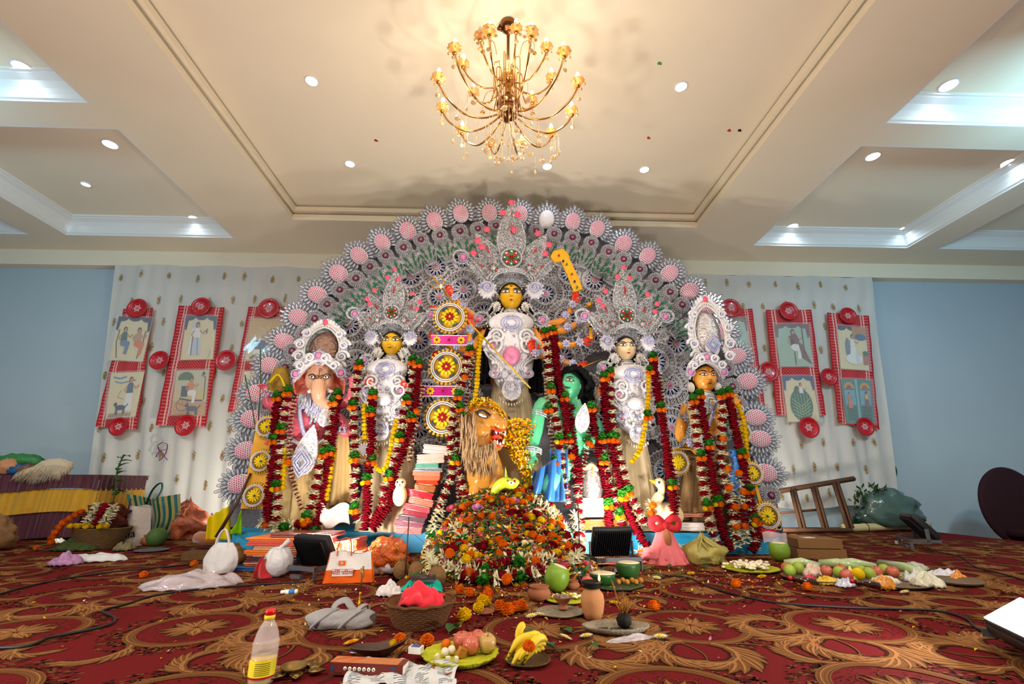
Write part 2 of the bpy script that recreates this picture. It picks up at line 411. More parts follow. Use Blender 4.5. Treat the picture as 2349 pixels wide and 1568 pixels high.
# ---------------------------------------------------------------- downlights
M_lamp = mat('lamp_glow', (236, 244, 255), emit=14); M_rim = mat('lamp_rim', (235, 236, 240), .4)
M_dim = mat('lamp_dim', (250, 235, 225), emit=1.1)
def downlight(px, z, lab, p=13, on=1, r=.078):
    c = Zp(px[0], px[1], z); t = thing('downlight', lab, 'ceiling light', (c.x, c.y, z-.012), group='round downlights in the ceiling')
    b = MB(); b.lathe((0, 0, 0), [(r+.014, .012), (r+.012, .002), (r+.002, 0), (r, .003), (r, .011)], 28); b.build('rim', M_rim, t, world=False)
    b = MB(); b.lathe((0, 0, 0), [(0, .003), (r, .003), (r, .008), (0, .008)], 28); b.build('lens', M_lamp if on == 1 else M_dim, t, world=False)
    if on == 1: light('SPOT', 'downlight_beam', (c.x, c.y, z-.03), p, (.62, .8, 1), .07, rot=(0, 0, 0), spot=2.9)
for px, lab in [((51, 153), 'bright round downlight at the top left corner, nearest in the left coffers'), ((253, 330), 'round downlight in the left coffer above the left cornice, nearest the long edge'),
                ((180, 499), 'round downlight at the far outer corner of the left coffer'), ((446, 500), 'round downlight above the picture scrolls left of the shrine, inner far corner of the coffer'),
                ((5, 500), 'round downlight cut by the left frame edge in the outermost coffer'),
                ((2176, 195), 'large bright round downlight nearest in the right coffers'), ((2002, 358), 'round downlight in the right coffer beside its inner edge'),
                ((2313, 372), 'round downlight beside the sloping cornice at the right frame edge'), ((1818, 518), 'round downlight at the inner far corner of the right coffer'),
                ((2071, 525), 'round downlight at the outer far corner of the right coffer')]:
    downlight(px, KZ, lab)
downlight((197, 422), KZ, 'unlit round downlight in the left coffer', on=0, r=.055)
for px, lab in [((715, 185), 'small round downlight in the central recess, front left'), ((803, 375), 'small round downlight in the central recess, far left'), ((1562, 198), 'small round downlight in the central recess, front right'),
                ((1478, 388), 'small round downlight in the central recess, far right'), ((1255, 381), 'small round downlight just right below the chandelier')]:
    downlight(px, RZ, lab, 10, r=.058)
# ================================================================ chandelier
M_brass = mat('gilt_brass', (196, 146, 78), .22, metal=1, var=.1); M_brassd = mat('dark_gilt', (132, 88, 52), .25, metal=1, var=.1)
M_cup = mat('amber_pressed_glass', (255, 190, 110), .15, trans=.35, alpha=.8, transl=.45, var=.1, coat=.5); M_cup.node_tree.nodes['Principled BSDF'].inputs['Emission Strength'].default_value = 0
M_bulb = mat('candle_bulb', (255, 232, 190), emit=9); M_cry = mat('amber_crystal', (232, 190, 130), .08, trans=.25, coat=1, var=.25, scale=60, ior=1.5)
M_off = mat('bulb_off', (230, 222, 200), .2, alpha=.6)
def pendant(b, p, chain, size=.019, disc=False):
    n = int(chain/.014)
    for i in range(n): b.ell((p[0], p[1], p[2]-i*.014), .0045, n=5, m=3)
    z = p[2]-chain
    if disc: b.ell((p[0], p[1], z-size), (size, size*.45, size*1.1), n=10, m=6); b.ell((p[0], p[1]-size*.4, z-size), (size*.4, size*.3, size*.4), n=6, m=4)
    else: b.lathe((p[0], p[1], z-size*2.6), [(0, 0), (size*.42, size*.7), (size*.5, size*1.2), (size*.2, size*2.2), (0, size*2.6)], 7)
def chandelier():
    X, Y = .08, 3.2; t = thing('chandelier', 'large gilt chandelier with glass cups, candle bulbs and crystal drops in the central recess', 'chandelier', (X, Y, 4.74))
    w = lambda r, a, z: V((r*cos(a), r*sin(a), z-4.74))
    b = MB(); b.lathe((0, 0, 0), [(.075, 0), (.078, -.02), (.07, -.05), (.045, -.075), (.02, -.085), (0, -.086)], 24); b.tube([(-.07, .0, -.01), (-.1, .01, -.05), (-.06, 0, -.08)], .012, 6); b.build('canopy', M_brassd, t, world=False)
    b = MB(); b.tube([w(0, 0, 4.66), w(0, 0, 3.66)], .016, 10); b.build('stem', M_brass, t, world=False)
    b = MB(); b.lathe(w(0, 0, 4.08), [(.0, -.03), (.055, -.03), (.06, 0), (.055, .06), (.02, .09), (.0, .09)], 20); b.build('upper_hub', M_brass, t, world=False)
    b = MB(); b.lathe(w(0, 0, 3.72), [(0, -.10), (.018, -.09), (.05, -.07), (.085, -.03), (.095, .0), (.088, .04), (.06, .06), (.1, .075), (.1, .10), (.05, .13), (.03, .2), (0, .2)], 26); b.build('lower_hub', M_brassd, t, world=False)
    for k in range(10):
        a = k/10*2*pi; b = MB(); r0, r1 = .075, .125; h = 4.28 if k % 2 else 4.16
        b.tube(spline([w(r0, a, 3.8), w(r0, a, h-.03), w((r0+r1)/2, a, h), w(r1, a, h-.04), w(r1, a, 3.95), w(r1+.03, a, 3.82)], 5), .0055, 6)
        b.build('hairpin_bar', M_brass, t, world=False)
    def arm(a, R, zc, z0, low, on, s=1):
        b = MB(); pts = spline([w(.06, a, z0), w(R*.35, a, low+.005), w(R*.62, a, low), w(R*.88, a, (low+zc)/2-.03), w(R, a, zc-.06)], 6); b.tube(pts, .0085*s, 7)
        b.lathe(w(R, a, zc-.07), [(.006, 0), (.018, .008), (.02, .02), (.01, .03)], 10)
        o = b.build('arm', M_brass, t, world=False)
        b = MB(); wb = lambda q, i: 1+(.10*sin(q*9) if i >= 4 else .03*sin(q*18))
        prof = [(.012, 0), (.026, .006), (.034, .022), (.037, .04), (.046, .05), (.056, .047), (.054, .045), (.038, .043), (.031, .025), (.012, .005)]
        b.lathe(w(R, a, zc-.05), [(r*s, h*s) for r, h in prof], 54, wob=wb); b.build('glass_cup', M_cup, o, world=False)
        b = MB(); b.lathe(w(R, a, zc-.006), [(0, -.02), (.010, -.02), (.011, .03), (.0175, .055), (.0165, .075), (.008, .098), (0, .106)], 12); b.build('candle_bulb', M_bulb if on else M_off, o, world=False)
        b = MB()
        for q in range(6):
            g = q/6*2*pi+a; p = w(R, a, zc-.002)+V((.052*s*cos(g), .052*s*sin(g), 0)); pendant(b, p, .02, .016, disc=q % 2 == 0)
        b.tube([w(R, a, zc)+V((.052*s*cos(g), .052*s*sin(g), 0)) for g in [i/16*6.283 for i in range(16)]], .0025, 4, closed=True); b.tube([w(R, a, zc)+V((.052*s, 0, 0)), w(R, a, zc-.075), w(R, a, zc-.1)], .002, 4); pendant(b, w(R, a, zc-.08), .09 if s == 1 else .05, .02, True); b.build('crystal_ring', M_cry, o, world=False)
    for k in range(12): arm(rad(15+30*k), .61, 3.92, 3.7, 3.6, k not in (3,))
    for k in range(8): arm(rad(8+45*k), .40, 4.2, 4.02, 3.96, k != 5, .9)
    for k in range(46):
        a = ru(0, 6.28); r = rnd.choice((.10, .14, .19, .26, .36, .47)); b = MB(); z = 3.66-.02*(r > .2)-.03*(r > .3); ln = {.10: .42, .14: .36, .19: .3, .26: .2, .36: .2, .47: .16}[r]*ru(.8, 1.1)
        pendant(b, w(r, a, z), ln, .024, k % 3 == 0); b.build('crystal_drop', M_cry, t, world=False)
    for k in range(6):
        a = rad(30+60*k); b = MB(); c = spline([w(.12, a, 4.3 if k % 2 else 3.95), w(.15, a, (4.42 if k % 2 else 4.03)), w(.22, a, (4.42 if k % 2 else 4.04)), w(.26, a, (4.36 if k % 2 else 3.95))], 6); b.tube(c, .003, 5); pendant(b, c[-1], .09, .022, True); b.build('wire_hook', M_brass, t, world=False)
    for k in range(6):
        a = rad(15+60*k); light('POINT', 'chandelier_light', (X+.5*cos(a), Y+.5*sin(a), 3.72), 6, (1, .85, .68), .05, parent=t)
    light('POINT', 'chandelier_light', (X, Y, 4.3), 2, (1, .8, .56), .1, parent=t)
chandelier()
# ================================================================ shrine backdrop arch
M_sil = mat('silver_foil', (138, 138, 144), .35, metal=.2, col2=(240, 240, 244), sharp=.12, scale=70, bump=.6, bs=260)
M_silw = mat('white_foam_lace', (218, 214, 220), .5, col2=(240, 238, 240), sharp=.2, scale=60, bump=.3, bs=220)
M_sild = mat('dark_silver_edge', (150, 150, 168), .35, metal=.6, var=.3, scale=120)
M_clear = mat('clear_sequin', (225, 228, 234), .2, metal=.2, coat=1, var=.4, scale=60, col2=(176, 196, 204))
M_pinkd = mat('pink_dot', (226, 84, 132), .45, var=.2, scale=100)
M_mar = mat('maroon_foil', (128, 22, 72), .3, metal=.4, var=.3, scale=100)
M_blue = mat('royal_blue_paper', (24, 34, 112), .6, var=.15)
M_grn = mat('green_foil', (24, 104, 68), .3, metal=.5, var=.35, scale=60)
M_pink = mat('pink_foil', (222, 130, 168), .4, metal=.2, var=.3, scale=60)
M_board = mat('grey_backing_board', (122, 120, 128), .7, var=.25, scale=18, bump=.4, bs=60)
M_holo = mat('holographic_foil', (226, 206, 232), .2, metal=.3, scale=50, sharp=.15, col2=(150, 180, 226), bump=.4, bs=200)
AC = P(1168, 930, 5.5)
def outw(p): return math.atan2(p.z-AC.z+.3, p.x-AC.x)-pi/2
def yz(a): return Matrix.Rotation(-a, 3, 'Y')        # turn about y in the x-z plane, z-up local pattern
def drop(b, c, a, ln, wd, r, n=10, y=0):              # loop outline of a teardrop in the x-z plane
    pts = []
    for i in range(n):
        t = i/n*2*pi; u = ln*(.5-.5*cos(t)); v = wd*sin(t)*(.45+.55*(.5-.5*cos(t)))
        pts.append(V(c)+V((u*sin(a)+v*cos(a), y, u*cos(a)-v*sin(a))))
    b.tube(pts, r, 4, closed=True)
def flat(b, c, a, ln, wd, th=.003, y=0, n=8):           # filled teardrop
    pts = []
    for i in range(n):
        t = i/n*2*pi; u = ln*(.5-.5*cos(t)); v = wd*sin(t)*(.45+.55*(.5-.5*cos(t)))
        pts.append(V(c)+V((u*sin(a)+v*cos(a), y, u*cos(a)-v*sin(a))))
    b.poly(pts, (0, th, 0))
def rng(b, c, r, t, n=20, sx=1): b.tube([V(c)+V((r*sx*cos(2*pi*i/n), 0, r*sin(2*pi*i/n))) for i in range(n)], t, 4, closed=True)
def spiral(b, c, a, r, turns, t, s=1, n=22):
    pts = []
    for i in range(n):
        q = i/(n-1); an = a+s*turns*2*pi*q; rr = r*(1-q*.85); pts.append(V(c)+V((rr*cos(an), 0, rr*sin(an))))
    b.tube(pts, [t*(1.1-.6*i/n) for i in range(n)], 4)
def medallion_mb(white=False):
    b = MB(); b.ell((0, 0, 0), (.098, .035, .126), n=18, m=9)
    b.mat(1)
    if not white:
        for i in range(-4, 5):
            for j in range(-5, 6):
                x, z = i*.022+(.011 if j % 2 else 0), j*.022
                q = (x/.098)**2+(z/.126)**2
                if q < .86: b.ell((x, -.035*math.sqrt(1-q)-.001, z), (.0085, .005, .0085), n=6, m=3)
    b.mat(2)
    for i in range(15):
        t = i/15*2*pi
        b.tube([V((.098*1.02*cos(t), -.012, .126*1.02*sin(t))), V((.098*1.1*cos(t), -.01, .126*1.1*sin(t)))], .006, 4)
    for L_, (rr, ln, wd) in enumerate(((.104, .075, .022), (.118, .105, .02))):
        for i in range(17):
            t = (i-8)/8*2.25+(.13 if L_ else 0)
            if L_ and i == 16: continue
            c = (rr*.9*sin(t), .004+.012*L_, rr*1.1*cos(t)); l2 = ln*(1.25 if (L_ == 1 and i == 7) else 1)
            b.mat(2); drop(b, c, t, l2, wd, .0036, 10); b.mat(3); flat(b, c, t, l2*.86, wd*.6, .002, .003, 7)
    return b
def rosette_mb():
    b = MB(); b.lathe((0, 0, 0), [(.108, .02), (.108, 0), (.06, -.012), (0, -.018)], 26, R=Rx(pi/2)@Matrix.Scale(-1, 3) if 0 else Rx(-pi/2), wob=None)
    for i in range(24):
        t = i/24*2*pi; b.ell((.108*cos(t), -.004, .108*sin(t)), (.013, .01, .013), n=6, m=4)
    for r, tk in ((.094, .005), (.08, .004), (.066, .005)): rng(b, (0, -.014, 0), r, tk, 24)
    for i in range(18): t = i/18*2*pi; b.ell((.087*cos(t), -.018, .087*sin(t)), .004, n=5, m=3)
    b.mat(1); 
    for i in range(14): t = i/14*2*pi; b.tube([V((.03*cos(t), -.024, .03*sin(t))), V((.056*cos(t), -.02, .056*sin(t)))], [.008, .002], 4)
    rng(b, (0, -.026, 0), .03, .009, 16)
    b.mat(0); b.ell((0, -.024, 0), (.02, .012, .02), n=10, m=5); b.mat(4); b.ell((0, -.034, 0), (.006, .005, .006), n=6, m=4)
    b.mat(0)                                              # leaf plate running inwards
    b.poly([V((x, .014, z)) for x, z in ((-.1, -.05), (-.13, -.16), (-.12, -.3), (-.08, -.42), (.08, -.42), (.12, -.3), (.13, -.16), (.1, -.05))], (0, .006, 0))
    for s in (-1, 1):
        for k, (x, z, r, a) in enumerate(((.05, -.16, .045, 1.2), (.09, -.24, .035, .5), (.045, -.27, .04, 2), (.085, -.34, .03, 1), (.035, -.36, .03, 2.5), (.1, -.13, .028, 0))):
            b.mat(0); spiral(b, (s*x, 0, z), a*s if s > 0 else pi-a, r, 1.4, .006, s)
        for k, (x, z, a, l) in enumerate(((.03, -.12, .35, .12), (.07, -.2, .5, .1), (.02, -.24, .2, .1), (.06, -.31, .3, .09))):
            b.mat(2); flat(b, (s*x, -.006, z-l), s*a, l, l*.17, .008, 0, 8)
    b.mat(3)
    for i in range(26): b.ell((ru(-.11, .11), ru(-.01, .005), ru(-.4, -.12)), .006, n=5, m=3)
    return b
def fan_mb():
    b = MB()
    b.mat(1); b.poly([V((.17*cos(t/18*2*pi), .02, .17*sin(t/18*2*pi))) for t in range(18)], (0, .004, 0)); b.mat(0)
    for r, tk in ((.165, .009), (.15, .005), (.062, .005)): rng(b, (0, 0, 0), r, tk, 30)
    for i in range(12): drop(b, (.045*sin(i/12*2*pi), 0, .045*cos(i/12*2*pi)), i/12*2*pi, .1, .026, .006, 10)
    for i in range(24): t = i/24*2*pi; b.ell((.135*cos(t), 0, .135*sin(t)), (.008, .006, .008), n=5, m=3)
    for rr, n_, rad_ in ((.187, 26, .017), (.215, 30, .014), (.246, 32, .018)):
        for i in range(n_):
            t = i/n_*2*pi; rng(b, (rr*cos(t), .004, rr*sin(t)), rad_*.78, .0045, 8)
    rng(b, (0, .006, 0), .27, .008, 36)
    for i in range(30): t = i/30*2*pi; b.ell((.279*cos(t), .006, .279*sin(t)), (.016, .006, .016), n=6, m=3)
    for s in (-1, 1):                                    # tail towards the centre of the arch
        for k in range(5):
            z = -.3-.06*k; spiral(b, (s*(.12-.018*k), .006, z), 1, .035, 1.3, .007, s, 16); rng(b, (s*(.05-.006*k), .006, z-.02), .022, .005, 10)
    b.mat(2); b.ell((0, -.01, 0), (.036, .018, .036), n=12, m=6); b.mat(0); rng(b, (0, -.012, 0), .038, .007, 16)
    return b
arch = thing('backdrop_arch', 'huge silver and white filigree arch with pink dotted medallions standing behind the idols', 'shrine backdrop', (AC.x, 5.5, .192))
OUT = [(551, 1109, 0), (566, 1032, 0), (580, 960, 0), (592, 902, 0), (620, 838, 0), (653, 783, 0), (686, 728, 0), (729, 676, 0), (777, 627, 0), (824, 586, 0), (877, 556, 0), (936, 530, 0), (997, 507, 0), (1057, 490, 0), (1123, 489, 0), (1193, 492, 0), (1254, 503, 1), (1314, 508, 0), (1370, 525, 0), (1430, 560, 0), (1485, 587, 0), (1535, 627, 0), (1581, 668, 0), (1622, 705, 0), (1655, 760, 0), (1689, 816, 0), (1714, 874, 0), (1733, 957, 0), (1743, 1006, 0), (1756, 1084, 0)]
ROS = [(596, 1000), (612, 930), (628, 890), (655, 843), (671, 805), (697, 765), (723, 731), (751, 698), (780, 665), (817, 639), (849, 612), (885, 587), (926, 568), (966, 550), (1009, 540), (1055, 531), (1096, 525), (1137, 518), (1188, 520), (1230, 530), (1271, 537), (1313, 545), (1356, 557), (1396, 578), (1430, 595), (1467, 618), (1503, 643), (1536, 670), (1564, 699), (1598, 736), (1633, 790), (1667, 844), (1679, 886), (1693, 927), (1700, 985), (1768, 1135)]
FAN = [(943, 634), (1001, 612), (1062, 594), (1008, 681), (1063, 663), (1251, 674), (1290, 600), (1306, 627), (1364, 642), (1420, 680), (890, 680), (801, 745), (816, 832), (1552, 789), (1504, 828), (1536, 883), (1500, 735), (850, 700), (1240, 602), (760, 810), (1590, 850), (1120, 640), (1230, 760), (1060, 760), (1110, 720), (1300, 730), (1290, 820), (1040, 840), (1340, 900), (980, 900), (960, 980), (1540, 980), (1530, 1080), (1480, 960), (820, 920), (820, 1010), (985, 1060), (1370, 760), (960, 780), (740, 900), (1620, 930), (1370, 980), (700, 1000)]
bd = MB(); edge = [P(px, py, 5.56) for px, py, _ in OUT]
o_ = [p+V((sin(-outw(p))*.1, 0, cos(outw(p))*.1)) for p in edge]
o_ = [V((o_[0].x+.05, 5.56, .192))]+o_+[V((o_[-1].x-.02, 5.56, .192))]
k = len(o_); bd.smooth = False
bd.add(o_+[p+V((0, .03, 0)) for p in o_]+[V((AC.x, 5.56, .192)), V((AC.x, 5.59, .192))],
       [(i, i+1, 2*k) for i in range(k-1)]+[(k+i+1, k+i, 2*k+1) for i in range(k-1)]+[(i, k+i, k+i+1, i+1) for i in range(k-1)]+[(0, k-1, 2*k-1, k)])
bd.build('backing_board', M_board, arch)
m_med = medallion_mb().mesh('medallion', [M_silw, M_pinkd, M_sild, M_clear]); m_medw = medallion_mb(True).mesh('medallion', [M_silw, M_pinkd, M_sild, M_clear])
m_ros = rosette_mb().mesh('rosette', [M_sil, M_mar, M_grn, M_clear, M_blue]); m_fan = fan_mb().mesh('lace_fan', [M_silw, M_blue, M_pink])
def put(me, name, p, a, par, sc=1):
    o = bpy.data.objects.new(name, me); C.objects.link(o); o.parent = par; o.location = p-V(parent_world(par)); o.rotation_euler = (rad(4), -a, 0); o.scale = (sc, sc, sc); return o
for px, py, wh in OUT:
    p = P(px, py, 5.44); put(m_medw if wh else m_med, 'medallion', p, outw(p), arch, ru(1.06, 1.14))
for px, py in ROS:
    p = P(px, py, 5.34); put(m_ros, 'rosette', p, outw(p), arch, ru(.88, .96))
for i, (px, py) in enumerate(FAN):
    p = P(px, py, 5.47-.012*(i % 3)); put(m_fan, 'lace_fan', p, outw(p), arch, ru(.86, 1.0))
# ================================================================ blue plinth
M_tur = mat('turquoise_paint', (30, 146, 196), .45, var=.12, scale=6, bump=.1, bs=80, col2=(44, 164, 214))
def slab(pts, z0, z1): 
    b = MB(); b.smooth = False; k = len(pts)
    b.add([(x, y, z0) for x, y in pts]+[(x, y, z1) for x, y in pts], [tuple(range(k))[::-1], tuple(range(k, 2*k))]+[(i, (i+1) % k, k+(i+1) % k, k+i) for i in range(k)]); return b
a_, b__ = P(1340, 1262, 4.85), P(1798, 1272, 4.7)
pl = slab([(-2.72, 5.0), (-.6, 4.95), (.8, 4.83), (2.74, 4.72), (2.83, 4.8), (2.9, 5.75), (-2.8, 5.75)], 0.0, .19)
plinth = base(pl, 'shrine_plinth', [M_tur], 'long turquoise painted plinth under the row of idols', 'plinth')
# ================================================================ idols: shared tools
M_hair = mat('black_jute_hair', (20, 18, 20), .85, var=.4, scale=120, bump=.8, bs=220)
M_hair2 = mat('painted_black_hair', (14, 13, 15), .5, bump=.3, bs=160)
M_black = mat('black_paint', (14, 10, 12), .4); M_eyew = mat('eye_white', (245, 240, 228), .25, coat=.6)
M_iris = mat('eye_brown', (60, 28, 14), .2, coat=.6); M_lip = mat('lip_red', (176, 22, 34), .3, coat=.4)
M_redp = mat('red_painted_palm', (226, 40, 20), .25, coat=.6, var=.2, scale=14, col2=(236, 66, 20)); M_gold2 = mat('gold_foil', (226, 170, 40), .28, metal=.7, var=.3, scale=60, bump=.3)
M_redg = mat('ruby_stone', (176, 20, 30), .1, coat=1); M_grng = mat('green_stone', (16, 110, 60), .1, coat=1)
M_rose = mat('pink_paper_rose', (240, 98, 122), .6, var=.2, scale=60, bump=.5)
M_pearl = mat('pearl_bead', (232, 226, 218), .2, coat=.8)
M_cream = mat('cream_satin', (222, 200, 158), .42, var=.08, scale=14, sheen=.4)
M_satin = mat('gold_cream_satin', (224, 190, 128), .35, var=.1, scale=9, sheen=.3, coat=.2)
def skinm(n, c, c2=None): return mat('painted_clay_'+n, c, .28, var=.06, scale=6, coat=.55, col2=c2)
def remesh(b, vox, it=3):
    me = b.mesh('clay', M_black); o = bpy.data.objects.new('clay', me); C.objects.link(o)
    m = o.modifiers.new('r', 'REMESH'); m.mode = 'VOXEL'; m.voxel_size = vox; m.use_smooth_shade = True
    s = o.modifiers.new('s', 'SMOOTH'); s.iterations = it; s.factor = .5
    r = bpy.data.meshes.new_from_object(o.evaluated_get(bpy.context.evaluated_depsgraph_get()))
    bpy.data.objects.remove(o); bpy.data.meshes.remove(me); return r
def clay(b, name, mats, parent, vox=.008, it=3, rule=None):
    me = remesh(b, vox, it); off = V(parent_world(parent)); n = len(me.vertices)
    co = np.empty(n*3, 'f'); me.vertices.foreach_get('co', co); co = co.reshape(-1, 3)
    me.materials.clear()
    for m in mats: me.materials.append(m)
    if rule:
        k = len(me.polygons); ce = np.empty(k*3, 'f'); me.polygons.foreach_get('center', ce); no = np.empty(k*3, 'f'); me.polygons.foreach_get('normal', no)
        me.polygons.foreach_set('material_index', rule(ce.reshape(-1, 3), no.reshape(-1, 3)).astype('i'))
    me.vertices.foreach_set('co', (co-np.array(off, 'f')).ravel()); me.polygons.foreach_set('use_smooth', [True]*len(me.polygons)); me.update()
    o = bpy.data.objects.new(name, me); C.objects.link(o); o.parent = parent; return o
def cols(a, b, c): return Matrix((a, b, c)).transposed()
def hand(b, W, d, n, s, h, curl=.2, spread=.06):
    d = V(d).normalized(); n = (V(n)-d*V(n).dot(d)).normalized(); l = d.cross(n)*s
    R = cols(l, n, d); b.ell(W+d*.26*h, (.21*h, .085*h, .28*h), R, 12, 8); b.tube([W-d*.12*h, W+d*.1*h], [.12*h, .12*h], 8)
    for i, ln in enumerate((.43, .5, .46, .35)):
        q = W+d*(.46*h-.02*h*abs(i-1))+l*((.165-.115*i)*h); a = curl*rad(30); dr = (d+l*(1.3-i)*spread).normalized(); pts = [q]
        for sgl in (.42, .33, .25):
            q = q+(dr*cos(a)+n*sin(a))*ln*h*sgl; pts.append(q); a += curl*rad(75)
        b.tube(pts, [.052*h, .05*h, .045*h, .032*h], 7); b.ell(pts[-1], .03*h, n=6, m=4)
    q = W+d*.1*h+l*.14*h; t = (d*.55+l*.8).normalized(); a = curl*.7
    b.tube([q, q+t*.2*h, q+(t+d*.5+n*a).normalized()*.36*h, q+(t*.6+d*.8+n*a*1.6).normalized()*.5*h], [.07*h, .06*h, .05*h, .034*h], 7)
    return W+d*.3*h, n
def limb(b, pts, rs, n=12): b.tube(spline(pts, 5), [rs[min(int(i/5), len(rs)-1)]+(rs[min(int(i/5)+1, len(rs)-1)]-rs[min(int(i/5), len(rs)-1)])*((i % 5)/5) for i in range(5*(len(pts)-1)+1)], n)
def ringband(b, p, d, r, w, t):
    a, c = fr(d); d = V(d).normalized()
    for k in (-1, 0, 1): b.tube([V(p)+d*(k*w)+a*(r*cos(q/12*2*pi))+c*(r*sin(q/12*2*pi)) for q in range(12)], t, 5, closed=True)
def flower_star(b, p, r, n=8, y=-1):
    for i in range(n):
        a = i/n*2*pi; flat(b, p, a, r, r*.3, .006, 0, 6)
    b.ell(p, (r*.3, r*.25, r*.3), n=8, m=5)
# ---- head
class Head:
    def __init__(s, c, k, yaw=0, tilt=0, w=.80, chin=.2):
        s.c, s.k, s.w, s.ch = V(c), k, w, chin; s.R = Rz(yaw)@Rx(tilt)
    def wid(s, z): return s.w*math.sqrt(max(0, 1-z*z))*(1-s.ch*max(0, -z)**1.3)
    def dep(s, z): return .86*math.sqrt(max(0, 1-z*z))*(1-.1*max(0, -z))
    def front(s, x, z):
        w = s.wid(z) or 1e-4; q = max(0, 1-(x/w)**2); y = -s.dep(z)*math.sqrt(q)
        rg = max(0, min(1, (.32-z)/.5))**1.3 if z > -.24 else max(0, 1-(-.24-z)/.1)
        y -= .17*rg*math.exp(-(x/(.075+.03*rg))**2)*(q > .2)
        y -= .05*math.exp(-((z+.48)/.1)**2-(x/.2)**2)+.05*math.exp(-((z+.8)/.14)**2-(x/.22)**2)
        y += .05*math.exp(-((z-.14)/.13)**2-((abs(x)-.34)/.2)**2)
        return y
    def W(s, x, y, z): return s.c+s.R@(V((x, y, z))*s.k)
    def pt(s, x, z, off=0): return s.W(x, s.front(x, z)-off, z)
    def skin(s, b):
        def f(u, v):
            z = -cos(v*pi); t = (u-.5)*2*pi; x = s.wid(z)*sin(t)
            if abs(z) > .999: return s.W(0, 0, z*.985)
            return s.W(x, s.front(x, z) if cos(t) > 0 else s.dep(z)*cos(t)*-1.0, z)
        b.grid(56, 40, f, wu=True)
        for sg in (-1, 1):
            b.ell(s.W(sg*(s.w+.01), .02, -.02), (.05*s.k, .1*s.k, .2*s.k), s.R, 8, 6)
    def strip(s, b, up, lo, x0, x1, off, n=14):
        vs = []
        for i in range(n+1):
            x = x0+(x1-x0)*i/n; a, c = up(x), lo(x)
            for j in range(4): vs.append(s.pt(x, a+(c-a)*j/3, off))
        b.add(vs, [(i*4+j, i*4+j+1, i*4+j+5, i*4+j+4) for i in range(n) for j in range(3)])
    def disc(s, b, x, z, r, off, sx=1):
        vs = [s.pt(x, z, off)]+[s.pt(x+r*sx*cos(i/12*2*pi), z+r*sin(i/12*2*pi), off) for i in range(12)]
        b.add(vs, [(0, 1+i, 1+(i+1) % 12) for i in range(12)])
    def line(s, b, pts, w, off):
        pts = [(p[0], p[1]) for p in pts]; n = len(pts); vs = []
        for i, (x, z) in enumerate(pts):
            x0, z0 = pts[max(i-1, 0)]; x1, z1 = pts[min(i+1, n-1)]; dx, dz = x1-x0, z1-z0; l = math.hypot(dx, dz) or 1; ww = w[i] if hasattr(w, '__len__') else w
            vs += [s.pt(x-dz/l*ww, z+dx/l*ww, off), s.pt(x+dz/l*ww, z-dx/l*ww, off)]
        b.add(vs, [(2*i, 2*i+1, 2*i+3, 2*i+2) for i in range(n-1)])
    def face(s, par, big=1.0, must=False, tilak='eye', sl=.10):
        for sg in (-1, 1):
            b = MB(); xi, xo = .13, .13+.5*big; xm = (xi+xo)/2
            h = lambda x: max(0, 1-((x-xm)/((xo-xi)/2))**2)**.6
            cz = lambda x: .10+sl*(x-xi)/(xo-xi)
            fx = lambda g: (lambda x: g(abs(x)))
            b.mat(1); s.strip(b, fx(lambda x: cz(x)+.125*big*h(x)+.045), fx(lambda x: cz(x)-.085*big*h(x)-.03), sg*(xi-.03), sg*(xo+.10*big), .012)
            b.mat(0); s.strip(b, fx(lambda x: cz(x)+.09*big*h(x)), fx(lambda x: cz(x)-.062*big*h(x)), sg*xi, sg*xo, .02)
            b.mat(2); s.disc(b, sg*xm, cz(xm)+.012, .075*big, .026); b.mat(1); s.disc(b, sg*xm, cz(xm)+.012, .04*big, .03); b.mat(0); s.disc(b, sg*xm-.02, cz(xm)+.035, .012, .034)
            b.build('eye', [M_eyew, M_black, M_iris], par)
            b = MB(); pts = [(sg*(.1+.6*big*t), .27+.16*sin(t*2.2)*(1 if not must else .6)) for t in [i/12 for i in range(13)]]
            s.line(b, pts, [.018+.03*sin(pi*min(1, i/12+.1)) for i in range(13)], .014); b.build('eyebrow', M_black, par)
        b = MB(); u = lambda x: -.455+.022*cos(x*22)*max(0, 1-(abs(x)/.17)**2); 
        s.strip(b, u, lambda x: -.475-.0*x, -.17, .17, .012); s.strip(b, lambda x: -.478, lambda x: -.478-.06*max(0, 1-(x/.15)**2), -.15, .15, .014)
        b.build('lips', M_lip, par)
        b = MB(); [s.disc(b, sg*.05, -.27, .022, .008, 1.3) for sg in (-1, 1)]; b.build('nostrils', M_black, par)
        if must:
            b = MB(); [s.line(b, [(sg*.02, -.37), (sg*.12, -.37), (sg*.24, -.42), (sg*.34, -.40), (sg*.37, -.34)], [.03, .045, .035, .02, .006], .03) for sg in (-1, 1)]; b.build('moustache', M_black, par)
        if tilak == 'eye':
            b = MB(); b.mat(1); s.line(b, [(.0, .46), (.06, .54), (.05, .64), (0, .72)], .012, .012); s.line(b, [(.0, .46), (-.06, .54), (-.05, .64), (0, .72)], .012, .012); s.line(b, [(.085*cos(i/10*6.28), .56+.06*sin(i/10*6.28)) for i in range(11)], .008, .014)
            b.mat(0); s.disc(b, 0, .575, .03, .014); b.mat(2); s.disc(b, 0, .3, .03, .014); b.build('third_eye', [M_redp, M_black, M_lip], par)
        elif tilak == 'dot': b = MB(); s.disc(b, 0, .36, .05, .014); b.build('bindi', M_lip, par)
        elif tilak == 'mark':
            b = MB()
            for x in (-.06, 0, .06): s.line(b, [(x*.5, .2), (x, .42), (x*1.2, .62)], .014, .014)
            b.build('tilak', M_lip, par)
